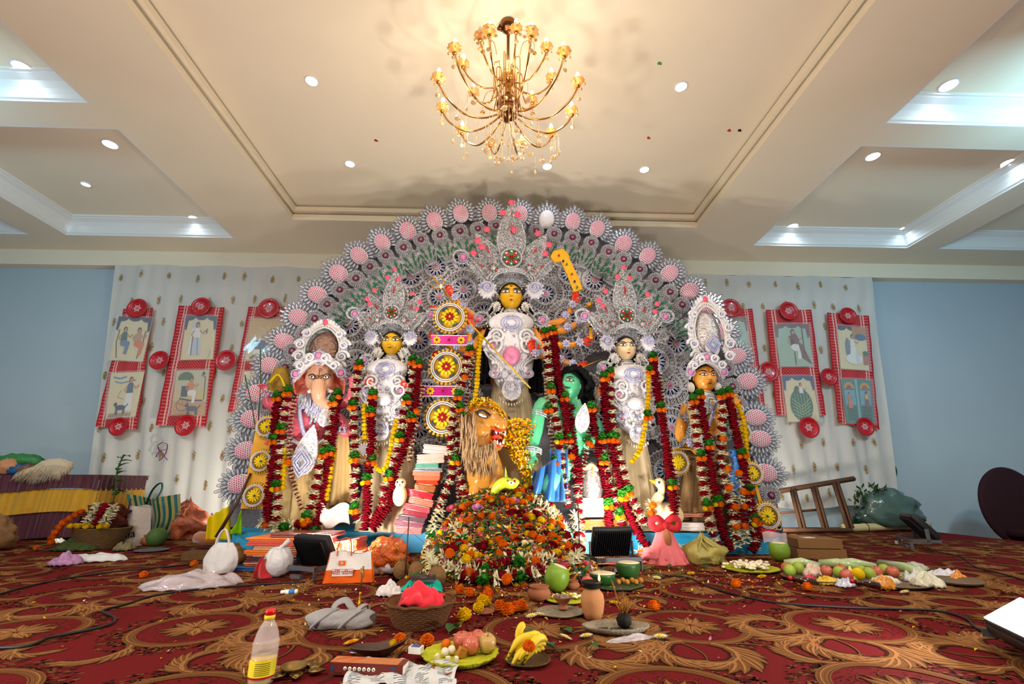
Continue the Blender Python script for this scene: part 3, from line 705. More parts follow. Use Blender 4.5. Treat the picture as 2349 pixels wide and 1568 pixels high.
    def hair(s, par, m, cap=.62, thick=.1, w=1.0):
        b = MB()
        def f(u, v):
            t = u*2*pi; p = v*pi*.78
            x, y, z = sin(p)*sin(t), -sin(p)*cos(t), cos(p)
            kk = 1+thick; fz = z
            lim = cap-.55*min(1, abs(sin(t)))**2*max(0, cos(t))**.3 if cos(t) > 0 else -1
            if cos(t) > 0 and z < lim: z = lim; q = math.sqrt(max(0, 1-z*z)); x, y = q*sin(t), -q*cos(t)
            return s.W(x*s.w*kk*1.03*w, y*.9*kk+.03, z*kk)
        b.grid(48, 22, f, wu=True); return b.build('hair', m, par)
def tresses(par, m, paths, r0, n=10):
    b = MB()
    for pts in paths:
        pts = spline(pts, 6); N = len(pts)
        for k in range(n):
            o = V((ru(-1, 1), ru(-.5, .5), 0))*r0; ph = ru(0, 6)
            b.tube([p+o*(.35+.9*min(1, i/N*1.6))+V((sin(i*.55+ph)*.012, cos(i*.5+ph)*.01, 0)) for i, p in enumerate(pts)], [r0*.42*(1-.35*i/N) for i in range(N)], 6)
    return b.build('long_hair', m, par)
# ---- ornaments, drawn in the x-z plane through frame (origin o, scale k, roll a, lean)
def leafplate(b, o, a, ln, wd, gems=True, lean=0):
    M = lambda x, z, y=0: V(o)+Ry(a)@(Rx(lean)@V((x, y, z)))
    prof = lambda t: wd*(sin(pi*t**.75))**.8*(1-.25*t)
    N = 14; vs = []; b.mat(0)
    for i in range(N+1):
        t = i/N; h = prof(t)
        for j, q in enumerate((-1, -.5, 0, .5, 1)): vs.append(M(h*q, ln*t, -.03*ln*(1-q*q)*sin(pi*t)))
    b.add(vs, [(i*5+j, i*5+j+1, i*5+j+6, i*5+j+5) for i in range(N) for j in range(4)])
    rim = [M(prof(i/N), ln*i/N) for i in range(N+1)]+[M(-prof(i/N), ln*i/N) for i in range(N-1, 0, -1)]
    b.tube(rim, .016*ln+.004, 5, closed=True)
    for i, p in enumerate(rim): b.ell(p, .024*ln+.004, n=6, m=4)
    n = int(70*min(1, ln*2))
    for i in range(n):
        t = ru(.06, .93); h = prof(t)*ru(-.85, .85); b.mat(rnd.choice((0, 0, 1, 1, 1, 2, 3)) if gems else rnd.choice((0, 1)))
        b.ell(M(h, ln*t, -.045*ln-.004), ru(.008, .015)*max(.5, ln), n=5, m=3)
    b.mat(0)
    for s in (-1, 1):
        for t in (.2, .4, .58): 
            c = M(s*prof(t)*.5, ln*t, -.05*ln); pts = [c+Ry(a)@V((s*prof(t)*.33*cos(q*.6)*(1-q/14), 0, prof(t)*.33*sin(q*.6)*(1-q/14))) for q in range(12)]; b.tube(pts, .008*ln+.002, 4)
    if gems:
        b.mat(2); pts = [M(.0+.11*wd*3*cos(i/8*6.28)*.3*(1-.5*(sin(i/8*6.28) > 0)), ln*.55+.1*ln*sin(i/8*6.28), -.06*ln) for i in range(8)]; b.poly(pts, (0, -.012*ln, 0))
        b.mat(0); b.tube([M(.35*wd*cos(i/16*6.28)*(1-.35*max(0, sin(i/16*6.28))), ln*.55+.2*ln*sin(i/16*6.28), -.05*ln) for i in range(16)], .01*ln, 4, closed=True)
def crown(par, o, H, Wd, roses=True):
    mats = [M_sil, M_pearl, M_redg, M_grng]
    def part(name, f): b = MB(); f(b); b.build(name, mats, par)
    k = H
    part('crown_base', lambda b: (leafplate(b, V(o)+V((0, .02, -.02*k)), 0, .42*k, .36*Wd*1.35), [b.mat(0) and None or b.tube([V(o)+V((.36*Wd*r*sin(q/14*pi-pi/2), -.11-.02*cos(q/14*pi-pi/2)*0, .03*k+.13*k*cos(q/14*pi-pi/2)*r)) for q in range(15)], .012*k, 5) for r in (1, .86, 1.14)]))
    for a, ln, w_, x, z, nm in ((.95, .40, .12, .16, .10, 'crown_leaf'), (-.95, .40, .12, -.16, .10, 'crown_leaf'), (.55, .56, .13, .11, .16, 'crown_leaf'), (-.55, .56, .13, -.11, .16, 'crown_leaf'), (0, .74, .17, 0, .27, 'crown_spire')):
        part(nm, lambda b: leafplate(b, V(o)+V((x*k, -.03 if nm == 'crown_leaf' else -.07, z*k)), a, ln*k, w_*k))
    b = MB(); c = V(o)+V((0, -.12, .3*k))
    for i in range(8): b.mat(2 if i % 2 else 3); flat(b, c, i/8*2*pi, .10*k, .03*k, .012, 0, 7); b.mat(1); b.ell(c+V((.075*k*sin(i/8*2*pi), -.012, .075*k*cos(i/8*2*pi))), .011*k, n=6, m=4)
    b.mat(0); b.tube([c+V((.115*k*cos(i/20*6.28), 0, .115*k*sin(i/20*6.28))) for i in range(20)], .012*k, 5, closed=True)
    for s in (-1, 1):
        d = c+V((s*.2*k, 0, -.13*k)); b.mat(0); b.ell(d, .03*k, n=8, m=5)
        for i in range(7): b.mat(3 if i % 2 else 2); b.ell(d+V((.045*k*cos(i/7*6.28), -.01, .045*k*sin(i/7*6.28))), .012*k, n=6, m=4)
    b.build('crown_rosette', mats, par)
    if roses:
        for i, (x, z) in enumerate(((0, 1.0), (-.1, .86), (.07, .84), (-.28, .64), (.3, .6), (-.38, .5), (.42, .46), (-.33, .42), (.38, .35), (-.42, .34), (.03, .64))):
            if roses != 2 and i > 8: break
            b = MB(); p = V(o)+V((x*k, -.14, z*k)); b.ell(p, .022*k+.004, n=7, m=5)
            for q in range(6): b.ell(p+V((.022*k*cos(q*1.05), -.004, .022*k*sin(q*1.05))), (.02*k, .008*k, .016*k), Ry(-q*1.05), 6, 4)
            b.build('paper_rose', M_rose, par)
def plume(par, pts, w0, w1, name='side_plume', curl=1):
    """curved silver plume with beaded edge and scroll tip"""
    b = MB(); p = spline(pts, 6); n = len(p); b.tube(p, [(w0+(w1-w0)*i/(n-1), .018) for i in range(n)], 10)
    for s in (-1, 1):
        for i in range(n):
            d = (p[min(i+1, n-1)]-p[max(i-1, 0)]).normalized(); l = V((-d.z, 0, d.x)); ww = w0+(w1-w0)*i/(n-1); b.mat(1 if i % 2 else 0); b.ell(p[i]+l*s*ww+V((0, -.01, 0)), .013, n=6, m=4)
    b.mat(2)
    for i in range(2, n, 3): b.ell(p[i]+V((0, -.025, 0)), (.012, .008, .016), n=6, m=4)
    b.mat(0); sp = [p[-1]+V((curl*w1*2.2*(1-cos(q*.55))*(1-q/22), -.01, w1*2.0*sin(q*.55)*(1-q/22))) for q in range(14)]; b.tube(sp, [.022*(1-q/22) for q in range(14)], 6)
    b.mat(3); b.ell(p[-1]+V((curl*w1*1.2, -.02, .0)), w1*.75, n=10, m=6)
    b.mat(2); b.tube([p[-1]+V((curl*w1*1.2+w1*.9*cos(i/12*6.28), -.03, w1*.9*sin(i/12*6.28))) for i in range(12)], .008, 5, closed=True)
    b.build(name, [M_sil, M_pearl, M_holo, M_pink], par)
def volute(b, c, s, r, t=.014):
    b.tube([c+V((s*(r*(1-q/26)*cos(q*.5)), -.02-.002*q, r*(1-q/26)*sin(q*.5))) for q in range(20)], [t*(1.2-q/26) for q in range(20)], 6)
def bodice(par, top, w, h, mid=True):
    """layered filigree breast ornament hanging from the neck; top = neck point, w/h size"""
    t = V(top); mats = [M_silw, M_holo, M_pink, M_pearl, M_sil]
    Q = lambda x, z, y=0: t+V((x*w, -.02-.10*(1-min(1, (x/.6)**2))*.8-y, -z*h))
    b = MB()
    b.ell(Q(0, .17, -.06), (.44*w, .08, .15*h), n=20, m=10)
    for i in range(22): a = i/22*6.28; b.mat(3 if i % 2 else 4); b.ell(Q(.48*cos(a), .17+.145*sin(a), -.02), .012, n=6, m=4)
    b.mat(1)
    for r in (.045, .07, .095): b.tube([Q(r/w*w*2.1*cos(i/16*6.28), .19+r*1.0*sin(i/16*6.28), .02) for i in range(16)], .008, 5, closed=True)
    b.mat(0); b.ell(Q(0, .52, -.12), (.44*w, .13, .5*h), n=24, m=14)
    for i in range(90): z = ru(.12, .98); x = ru(-.40, .40)*math.sqrt(max(0, 1-((z-.52)/.5)**2)); b.mat(rnd.choice((0, 1, 3, 4))); b.ell(Q(x, z, .0), ru(.012, .026), n=6, m=4)
    b.build('breast_plate', mats, par)
    for s in (-1, 1):
        b = MB(); b.mat(0); volute(b, Q(s*.27, .36), s, .15*w, .03*w); volute(b, Q(s*.33, .47), s, .2*w, .035*w); b.ell(Q(s*.36, .47, -.03), (.17*w, .04, .09*h), n=12, m=7)
        for i in range(14): a = i/14*6.28; b.mat(1 if i % 2 else 3); b.ell(Q(s*.36+.17*cos(a), .47+.09*sin(a)), .014, n=6, m=4)
        b.mat(2); b.ell(Q(s*.36, .47, .03), (.06*w, .02, .035*h), n=8, m=5)
        b.mat(0)
        for k in range(3): b.tube(spline([Q(s*(.5-.05*k), .5), Q(s*(.43-.07*k), .6), Q(s*(.24-.05*k), .71), Q(s*(.3-.04*k), .8)], 5), .014-.003*k, 5)
        b.ell(Q(s*.3, .8, -.02), (.1*w, .03, .05*h), n=10, m=6); b.mat(1); b.tube([Q(s*.3+.11*cos(i/12*6.28), .8+.055*sin(i/12*6.28)) for i in range(12)], .009, 5, closed=True); b.mat(2); b.ell(Q(s*.3, .8, .02), (.04*w, .02, .02*h), n=8, m=5)
        b.build('volute_ornament', mats, par)
    b = MB(); b.mat(0 if not mid else 2); b.ell(Q(0, .6, .03), ((.17 if mid else .2)*w, .05, (.115 if mid else .085)*h), n=18, m=9)
    for i in range(20): a = i/20*6.28; b.mat((0, 1, 3)[i % 3]); b.ell(Q((.2)*cos(a), .6+(.125 if mid else .1)*sin(a)), .014, n=6, m=4)
    if not mid: b.mat(1); [b.tube([Q(r*cos(i/14*6.28), .6+r*.5*sin(i/14*6.28), .03) for i in range(14)], .007, 5, closed=True) for r in (.06, .11, .15)]
    b.build('belly_medallion', mats, par)
    b = MB(); leafplate(b, Q(0, 1.12), 0, .3*h, .18*w, False); b.mat(1); b.tube([Q(.1*cos(i/12*6.28), .97+.06*sin(i/12*6.28), .03) for i in range(12)], .008, 5, closed=True); b.mat(3)
    for i in range(9): x = (i-4)/4; b.ell(Q(x*.2, 1.12+.05*(1-x*x)), (.009, .009, .018), n=6, m=4)
    b.build('lower_pendant', [M_silw, M_holo, M_pink, M_pearl], par)
def skirt(par, top, bot, wt, wb, dp, m, name='draped_skirt', nf=13, seed=0):
    top, bot = V(top), V(bot); b = MB()
    def f(u, v):
        a = u*2*pi; w = wt+(wb-wt)*v**.8; g = 1+.10*sin(a*nf+seed+v*1.5)*(.25+v)+.04*sin(a*nf*2.3+seed)
        return top.lerp(bot, v)+V((w*cos(a)*g, dp*(w/wb)*sin(a)*g, 0))
    b.grid(110, 14, f, wu=True); return b.build(name, m, par)
def necklace(par, c, r, nm='collar'):
    b = MB()
    for k in range(4): b.mat(k % 2*3 if 0 else k % 2); b.tube([V(c)+V((r*(1+.06*k)*cos(i/18*6.28), r*(1+.06*k)*.9*sin(i/18*6.28), -.022*k)) for i in range(18)], .011, 5, closed=True)
    for i in range(14): a = -pi+i/13*pi; b.mat(1); b.ell(V(c)+V((r*1.25*cos(a), r*1.2*sin(a), -.1)), (.009, .009, .02), n=6, m=4)
    b.build(nm, [M_sil, M_pearl], par)
def pal(spots):              # colour rule: red palms near the given (centre, normal, radius)
    def f(ce, no):
        k = np.zeros(len(ce))
        for c, n, r in spots:
            d = np.linalg.norm(ce-np.array(c), axis=1); k[(d < r) & (no@np.array(n) > -.1)] = 1
        return k
    return f
# ================================================================ the idols
S_yel = skinm('yellow', (236, 178, 22)); S_org = skinm('orange', (238, 148, 34)); S_pale = skinm('pale_cream', (240, 208, 160)); S_pink = skinm('pink', (232, 104, 124)); S_gan = skinm('peach', (238, 178, 142))
S_grn = skinm('green', (62, 168, 118), (96, 190, 140)); S_lion = skinm('ochre', (206, 142, 48), (160, 104, 40)); S_kar = skinm('amber', (240, 162, 62)); S_lim = skinm('lakshmi_yellow', (244, 186, 20))
M_foil = mat('crumpled_brown_foil', (150, 118, 104), .18, metal=.85, var=.4, scale=14, bump=1, bs=30); M_foils = mat('crumpled_silver_foil', (205, 198, 196), .16, metal=.85, var=.2, scale=14, bump=1, bs=30)
def arm(b, q, pts, hd, hl, n, s, curl, r=(.055, .045, .03), spots=None, pr=.5):
    J = [q(*p) for p in pts]; limb(b, J, [r[0]]+[r[1]]*(len(J)-2)+[r[2]], 12)
    T = q(*hd); d = (T-J[-1]).normalized(); c, nn = hand(b, J[-1], d, n, s, hl, curl)
    if spots is not None: spots.append((tuple(c+d*hl*.12), tuple(nn), hl*.62))
    return J, d
def bands(par, J, f, r, m=None, star=True):
    b = MB()
    for (i, t) in f:
        p = J[i].lerp(J[i+1], t); d = J[i+1]-J[i]; b.mat(0); ringband(b, p, d, r*1.12, .02, .008)
        if star: b.mat(1); flower_star(b, p+V((0, -r*1.3, 0)), .055)
    b.build('armlet', [M_sil, M_holo], par)
def goddess(nm, lab, D, hc, k, bw, bh, H, skin, face_skin, arms, bott, skirt_y, skirt_m, hairpts, crownw=.6, tilak='dot', mid=False, roses=True, eyebig=1.0, plumes=None, sl=.1, skw=(.2, .3), body_dx=0):
    q = lambda x, y, d=0: P(x, y, D+d)
    foot = q(bott[0], bott[1]); t = thing(nm, lab, 'idol', (foot.x, D, .192))
    c = q(*hc); pm = pxm(*hc, D); neck = c+V((0, .02, -k*1.0)); ch = neck+V((body_dx, .03, -.1-bh*.16))
    b = MB(); b.tube([c+V((0, .04, -k*.5)), neck+V((0, .03, -.12))], [k*.38, k*.42], 12)
    b.ell(ch+V((0, 0, .06)), (bw*.44, .12, .16)); b.ell(ch+V((0, 0, -bh*.22)), (bw*.36, .13, bh*.25)); b.ell(ch+V((0, .03, -bh*.55)), (bw*.42, .15, bh*.25))
    for s in (-1, 1): b.ell(ch+V((s*bw*.40, 0, .10)), .075, n=10, m=7)
    spots = []; JJ = []
    for a in arms: JJ.append(arm(b, q, *a, spots=spots)[0])
    clay(b, 'body', [skin, M_redp], t, .0085, 3, pal(spots))
    for J in JJ:
        if len(J) > 2: bands(t, J, [(len(J)-2, .25), (len(J)-2, .85)], .045)
    h = Head(c, k); b = MB(); h.skin(b); hd = b.build('head', face_skin, t)
    h.face(hd, eyebig, tilak=tilak, sl=sl); h.hair(t, M_hair2, .74, .08)
    tresses(t, M_hair, [[q(*p) for p in pts] for pts in hairpts], .06)
    necklace(t, neck+V((0, 0, -.0)), k*.5)
    for s in (-1, 1):
        b = MB(); e = c+V((s*k*.98, -.04, -k*.8)); b.ell(e, (.045, .02, .06), n=12, m=7)
        for i in range(12): b.ell(e+V((.045*cos(i/12*6.28), -.01, .06*sin(i/12*6.28))), .01, n=5, m=3)
        b.build('earring', M_pearl, t)
    bodice(t, neck+V((body_dx, -.13, -.05)), bw, bh, mid)
    crown(t, c+V((0, -.04, k*.72)), H, crownw, roses)
    kk = H
    if plumes is None: plumes = [((.24, -.1), (.30, .2), (.34, .42)), ]
    for s in (-1, 1):
        o = c+V((s*k*.9, -.03, -k*.1))
        plume(t, [o, o+V((s*.12*kk*.8, 0, .16*kk)), o+V((s*.24*kk, -.02, .36*kk)), o+V((s*.33*kk, -.03, .46*kk))], .06*kk+.02, .045*kk+.012, curl=s)
        plume(t, [o+V((0, 0, -.1*kk)), o+V((s*.06*kk, 0, -.2*kk)), o+V((s*.16*kk, -.02, -.3*kk)), o+V((s*.26*kk, -.03, -.28*kk))], .05*kk+.015, .04*kk+.012, 'shoulder_plume', curl=-s)
        b = MB(); b.ell(o+V((s*.12*kk, -.05, .08*kk)), (.095*kk, .045, .11*kk), n=14, m=8)
        for i in range(16): b.mat(1 if i % 2 else 2); b.ell(o+V((s*.12*kk+.095*kk*cos(i/16*6.28), -.06, .08*kk+.11*kk*sin(i/16*6.28))), .016*kk, n=6, m=4)
        b.mat(2); volute(b, o+V((s*.12*kk, -.08, .08*kk)), s, .07*kk, .016*kk); b.build('ear_boss', [M_silw, M_pearl, M_holo], t)
    top = q(*skirt_y); skirt(t, top+V((0, .05, 0)), V((foot.x, D+.03, .2)), skw[0], skw[1], .2, skirt_m)
    return t, q
yf = (0, -1, 0)
A = []
A.append(([(1120, 755, 0), (1076, 798, -.1), (1078, 748, -.28)], (1080, 700, -.3), .2, (.15, -1, 0), 1, .95))
A.append(([(1224, 755, 0), (1248, 812, -.1), (1224, 812, -.26)], (1212, 760, -.32), .21, yf, 1, .45))
for J, T, n, s, c in (([(1120, 748, .12), (1070, 712, .1), (1040, 680, .05)], (1016, 640, .0), (.2, -1, -.2), -1, .5), ([(1120, 750, .12), (1060, 745, .08), (1012, 722, .02)], (980, 700, 0), (0, -1, .2), -1, .4),
                  ([(1118, 775, .12), (1060, 800, .08), (1012, 784, .02)], (975, 760, 0), (0, -1, .3), -1, .3), ([(1118, 790, .12), (1062, 835, .08), (1020, 825, .02)], (988, 806, 0), (0, -1, .3), -1, .4),
                  ([(1224, 748, .12), (1290, 735, .08), (1315, 695, .0)], (1328, 648, -.02), (-.1, -1, 0), 1, .75), ([(1226, 752, .12), (1290, 758, .08), (1332, 734, 0)], (1358, 700, -.02), (0, -1, .1), 1, .45),
                  ([(1226, 775, .12), (1285, 792, .08), (1336, 786, 0)], (1366, 766, -.02), (-.1, -1, .1), 1, .5), ([(1226, 790, .12), (1275, 822, .08), (1318, 838, 0)], (1356, 836, -.05), (0, -.8, .5), 1, .5)):
    A.append((J, T, .2, n, s, c))
durga, qd = goddess('goddess_idol', 'tallest central idol, yellow-faced ten-armed goddess with tall silver crown holding a gold trident', 5.12, (1172, 682), .172, .60, .95, 1.08, S_org, S_yel, A, (1175, 1150), (1172, 850), M_cream,
    [[(1150, 690, .1), (1128, 730, .02), (1120, 790, -.04), (1112, 870, -.02)], [(1196, 690, .1), (1216, 730, .02), (1226, 800, -.04), (1230, 900, 0)], [(1150, 690, .14), (1116, 760, .1), (1106, 880, .1)], [(1196, 690, .14), (1230, 760, .12), (1240, 880, .1)]], .7, 'eye', True, 2, 1.08, skw=(.17, .36))
b = MB()
b.tube(spline([qd(1140, 738, -.05), qd(1168, 745, -.16), qd(1200, 735, -.05)], 5), .03, 6, flat=.5); b.build('red_blouse_edge', mat('red_silk', (186, 22, 30), .45, bump=.2), durga)
AL = [([(858, 845, 0), (832, 905, -.05), (848, 902, -.2)], (846, 855, -.24), .2, yf, 1, .1), ([(942, 845, 0), (962, 905, -.05), (932, 900, -.2)], (920, 860, -.25), .17, (-.2, -1, 0), 1, .5)]
lak, ql = goddess('goddess_idol', 'yellow-faced two-armed goddess idol with raised red palm, between the elephant-headed idol and the central idol', 5.0, (900, 789), .143, .50, .80, .74, S_org, S_lim, AL, (896, 1150), (898, 960), M_cream,
    [[(882, 800, .08), (866, 830, 0), (860, 880, -.03)], [(918, 800, .08), (934, 830, 0), (940, 885, -.03)]], .5, 'dot', skw=(.16, .3), eyebig=.98)
AS = [([(1394, 860, 0), (1368, 930, -.05), (1384, 915, -.2)], (1382, 865, -.24), .2, yf, 1, .1), ([(1476, 860, 0), (1500, 925, -.02), (1480, 960, -.15)], (1466, 990, -.2), .17, (-.4, -1, 0), 1, .6)]
sar, qs = goddess('goddess_idol', 'pale-faced goddess idol with raised red palm, between the green demon and the orange idol', 5.0, (1435, 801), .147, .50, .78, .84, S_pale, S_pale, AS, (1445, 1150), (1440, 970), M_cream,
    [[(1416, 815, .08), (1398, 850, 0), (1384, 920, .03), (1372, 950, .05)], [(1454, 815, .08), (1472, 850, 0), (1484, 930, 0), (1490, 975, .04)]], .5, 'dot', skw=(.16, .3))
# ---- held things
def held(b, nm, mats, lab, cat): return base(b, nm, mats, lab, cat)
b = MB(); s0, s1, s2 = qd(1012, 658, -.26), qd(1082, 745, -.38), qd(1217, 890, -.42)
b.tube([s0, s1, s2], .0085, 8); d = (s0-s1).normalized(); a_ = V((-d.z, 0, d.x))
b.tube(spline([s0, s0+d*.08, s0+d*.22], 4), [.02]*4+[.026]*3+[.01, .003], 6, flat=.4)
for s in (-1, 1): b.tube(spline([s0, s0+a_*s*.06+d*.03, s0+a_*s*.075+d*.1, s0+a_*s*.055+d*.18], 5), [.016]*8+[.014, .012, .009, .007, .006, .005, .004, .003], 6, flat=.5)
b.mat(1); b.ell(s0+V((0, -.02, 0)), (.02, .01, .03), n=8, m=5)
held(b, 'trident', [M_gold2, M_eyew], 'long gold trident slanting from the upper left hand of the central idol', 'trident')
b = MB(); pts = [(1318, 668), (1302, 628), (1288, 598), (1272, 600), (1264, 588), (1270, 576), (1290, 570), (1302, 580), (1306, 594), (1314, 610), (1328, 640), (1336, 662)]
pp = [qd(x, y, -.2) for x, y in pts]; b.poly(pp, (0, .025, 0)); b.tube([p+V((0, .012, 0)) for p in pp], .011, 5, closed=True)
b.mat(1)
for i, (x, y) in enumerate(((1282, 585), (1292, 598), (1300, 605), (1312, 628), (1318, 645), (1324, 658))): b.mat(1+i % 3); b.ell(qd(x, y, -.212), (.014, .008, .017), n=7, m=4)
held(b, 'cleaver', [M_gold2, M_redg, M_blue, M_grng], 'gold painted ritual cleaver raised in the upper right hand of the central idol', 'sword')
b = MB(); c = qd(1352, 700, -.1); b.lathe(c, [(0, -.03), (.02, -.02), (.035, 0), (.05, .03), (.045, .03), (.02, .0)], 12, axis=(-.3, -.5, 1)); held(b, 'gold_conch', M_gold2, 'small gold cup-like conch in a right hand of the central idol', 'conch')
b = MB(); b.box(qd(1355, 762, -.1), (.035, .012, .16)); b.box(qd(1355, 748, -.1), (.06, .012, .03)); held(b, 'gold_dagger', M_gold2, 'short gold dagger in the third right hand of the central idol', 'knife')
b = MB(); b.tube([qd(1318, 852, -.12), qd(1350, 836, -.14), qd(1380, 824, -.1)], .007, 6); b.lathe(qd(1334, 848, -.14), [(.03, 0), (.0, .09)], 4, axis=(-1, 0, -.7)); held(b, 'gold_arrow', M_gold2, 'gold arrow in the lowest right hand of the central idol', 'arrow')
# ---- oval crown for the two male idols
def oval_crown(par, o, rx, rz, foil, band):
    b = MB(); b.ell(o, (rx*.72, .07, rz*.8), n=26, m=16, f=lambda v: 1+.05*noise.noise(v*5)); b.build('foil_dome', foil, par)
    b = MB()
    for k, (s, t) in enumerate(((1, .024), (.88, .014), (.78, .01))):
        b.mat(k % 2); b.tube([o+V((rx*s*cos(a), -.05-.01*k, rz*s*sin(a)*(1+.14*max(0, sin(a))**4))) for a in [(-.25+i/40*1.5)*pi for i in range(41)]], t, 6)
    for i in range(34):
        a = (-.22+i/33*1.44)*pi; p = o+V((rx*1.06*cos(a), -.06, rz*1.06*sin(a)*(1+.14*max(0, sin(a))**4))); b.mat((0, 2, 0, 1)[i % 4]); b.ell(p, (.022, .014, .026), n=7, m=4)
        b.mat(1); b.ell(o+V((rx*.93*cos(a), -.08, rz*.93*sin(a))), .01, n=5, m=3)
    for s in (-1, 1):
        for k, (x, z, r) in enumerate(((.95, -.35, .3), (1.0, .15, .25), (.75, .6, .22), (.85, -.75, .28))):
            b.mat(0); volute(b, o+V((s*rx*x, -.05, rz*z)), s, r*rx, .016); b.mat(2); b.ell(o+V((s*rx*x, -.08, rz*z)), .1*rx, n=7, m=4)
    b.mat(0); b.mat(3); b.ell(o+V((0, -.07, rz*1.12)), (.03, .02, .04), n=8, m=5); b.mat(0); b.ell(o+V((0, -.08, -rz*.45)), (rx*.4, .03, rz*.3), n=14, m=8)
    b.mat(2)
    for k in (.3, .22, .13): b.tube([o+V((rx*k*1.2*cos(i/4*6.28+.78*0), -.12, -rz*.4+rz*k*sin(i/4*6.28))) for i in range(4)], .012, 5, closed=True)
    b.build('filigree_frame', [M_silw, M_pearl, M_holo, M_rose], par)
    b = MB(); pts = spline([V(p) for p in band], 6); n = len(pts)
    for k, (dz, r) in enumerate(((0, .05), (.035, .03), (-.045, .02))): b.mat(k % 2*0); b.tube([p+V((0, -.015*k, dz)) for p in pts], [r*(.75+.5*sin(pi*i/(n-1))) for i in range(n)], 8, flat=.6)
    for i, p in enumerate(pts):
        b.mat(1 if i % 2 else 2); b.ell(p+V((0, -.05, -.03)), .014, n=6, m=4); b.ell(p+V((0, -.05, .04)), .014, n=6, m=4)
    for i in (2, n//2, n-3): b.mat(3); b.ell(pts[i]+V((0, -.06, 0)), (.035, .02, .035), n=10, m=6); b.mat(2); b.tube([pts[i]+V((.045*cos(a/12*6.28), -.06, .045*sin(a/12*6.28))) for a in range(12)], .009, 5, closed=True)
    for s in (0, 1):
        for i in (5, 9): volute(b.mat(0), pts[i if s == 0 else n-1-i]+V((0, -.05, 0)), -1 if s == 0 else 1, .05, .012)
    b.build('forehead_band', [M_silw, M_pearl, M_holo, M_pink], par)
# ---- elephant-headed idol
D = 4.95; q = lambda x, y, d=0: P(x, y, D+d)
gan = thing('elephant_headed_idol', 'pink elephant-headed idol with curled trunk and silver crown, leftmost of the row', 'idol', (q(712, 1100).x, D, .192))
b = MB(); b.ell(q(733, 872), (.155, .15, .17)); b.ell(q(733, 850), (.14, .13, .1)); b.ell(q(716, 880, -.05), (.07, .08, .09)); b.ell(q(750, 880, -.05), (.07, .08, .09))
tr = [q(733, 880, -.1), q(731, 902, -.17), q(735, 920, -.19), q(747, 930, -.2), q(756, 938, -.21), q(755, 950, -.22), q(748, 958, -.24)]
b.tube(spline(tr, 5), [.085-.055*i/30 for i in range(31)], 12)
def gr(ce, no): return np.zeros(len(ce))
hd = clay(b, 'head', [S_gan], gan, .008, 4)
for s, xs in ((-1, (712, 694, 676, 674, 680, 696, 712)), (1, (756, 770, 788, 790, 786, 770, 754))):
    b = MB(); ys = (852, 858, 866, 880, 905, 900, 893)
    cpx = sum(xs)/7; rim = spline([q(x, y, .0) for x, y in zip(xs, ys)]+[q(xs[0], ys[0])], 4); cc = q(cpx, 880, .06); nr = len(rim)
    b.add(rim+[cc+(p-cc)*.55+V((0, .03, 0)) for p in rim]+[cc+V((0, .03, 0))], [(i, i+1, nr+i+1, nr+i) for i in range(nr-1)]+[(nr+i, nr+i+1, 2*nr) for i in range(nr-1)])
    b.tube(rim, .012, 6); b.build('ear', skinm('ear_pink', (226, 104, 100), (238, 150, 110)), gan)
for s, x in ((-1, 709), (1, 760)):
    b = MB(); b.tube([q(733+s*18, 893, -.1), q(x, 898, -.22), q(x-s*(-3), 897, -.27)], [.022, .018, .006], 8); b.build('tusk', M_eyew, gan)
for s, x in ((-1, 716), (1, 748)):
    b = MB(); c = q(x, 865, -.175); c.y -= 0
    b.mat(1); b.ell(c, (.034, .012, .022), n=14, m=6); b.mat(0); b.ell(c+V((0, -.006, 0)), (.026, .01, .015), n=14, m=6); b.mat(2); b.ell(c+V((0, -.014, 0)), .0115, n=8, m=5)
    b.mat(1); b.tube(spline([c+V((-s*.04, -.0, .01)), c+V((0, -.005, .035)), c+V((s*.045, .01, .02))], 4), .006, 5); b.build('eye', [M_eyew, M_black, M_iris], hd)
b = MB(); c = q(733, 858, -.155)
for k in range(5): b.tube(spline([c+V((-.03+.004*k, .01, -.0-.03*k)), c+V((0, -.012, -.03-.035*k)), c+V((.03-.004*k, .01, -.0-.03*k))], 3), .004, 4)
b.tube([c+V((0, -.01, .03)), c+V((0, -.01, -.17))], .004, 4); b.tube([c+V((.014*cos(i/8*6.28), 0, .05+.014*sin(i/8*6.28))) for i in range(8)], .004, 4, closed=True); b.build('tilak', M_iris, hd)
b = MB(); b.ell(q(706, 975, -.02), (.235, .2, .2)); b.ell(q(715, 930, .02), (.2, .15, .16)); b.ell(q(700, 1020), (.2, .16, .14))
sp = []
arm(b, q, [(672, 935, .03), (640, 935, .0), (618, 925, -.05), (612, 905, -.1)], (598, 868, -.12), .19, (-.4, -1, .2), -1, .8, (.075, .06, .038), sp)
arm(b, q, [(672, 950, .0), (640, 968, -.03), (629, 978, -.1), (627, 1000, -.15)], (612, 1025, -.2), .17, (-.2, -1, .5), -1, .85, (.07, .055, .036), sp)
arm(b, q, [(752, 940, 0), (796, 985, -.06), (782, 990, -.18)], (778, 945, -.22), .19, (-.2, -1, 0), 1, .95, (.075, .07, .04), sp)
arm(b, q, [(752, 930, .06), (800, 920, .05), (806, 890, .0)], (810, 850, -.02), .17, (0, -1, 0), 1, .5, (.07, .055, .036), sp)
clay(b, 'body', [S_pink], gan, .009, 4)
b = MB()
for J, r in (((612, 903, -.12), .05), ((626, 997, -.16), .045), ((782, 986, -.2), .05)):
    p = q(*J); 
    for i in range(26): a, bb = ru(0, 6.28), ru(-1, 1); b.mat(i % 2); b.ell(p+V((r*cos(a), r*sin(a), .04*bb)), .016, n=5, m=3)
b.build('bracelet', [M_sil, M_holo], gan)
b = MB()
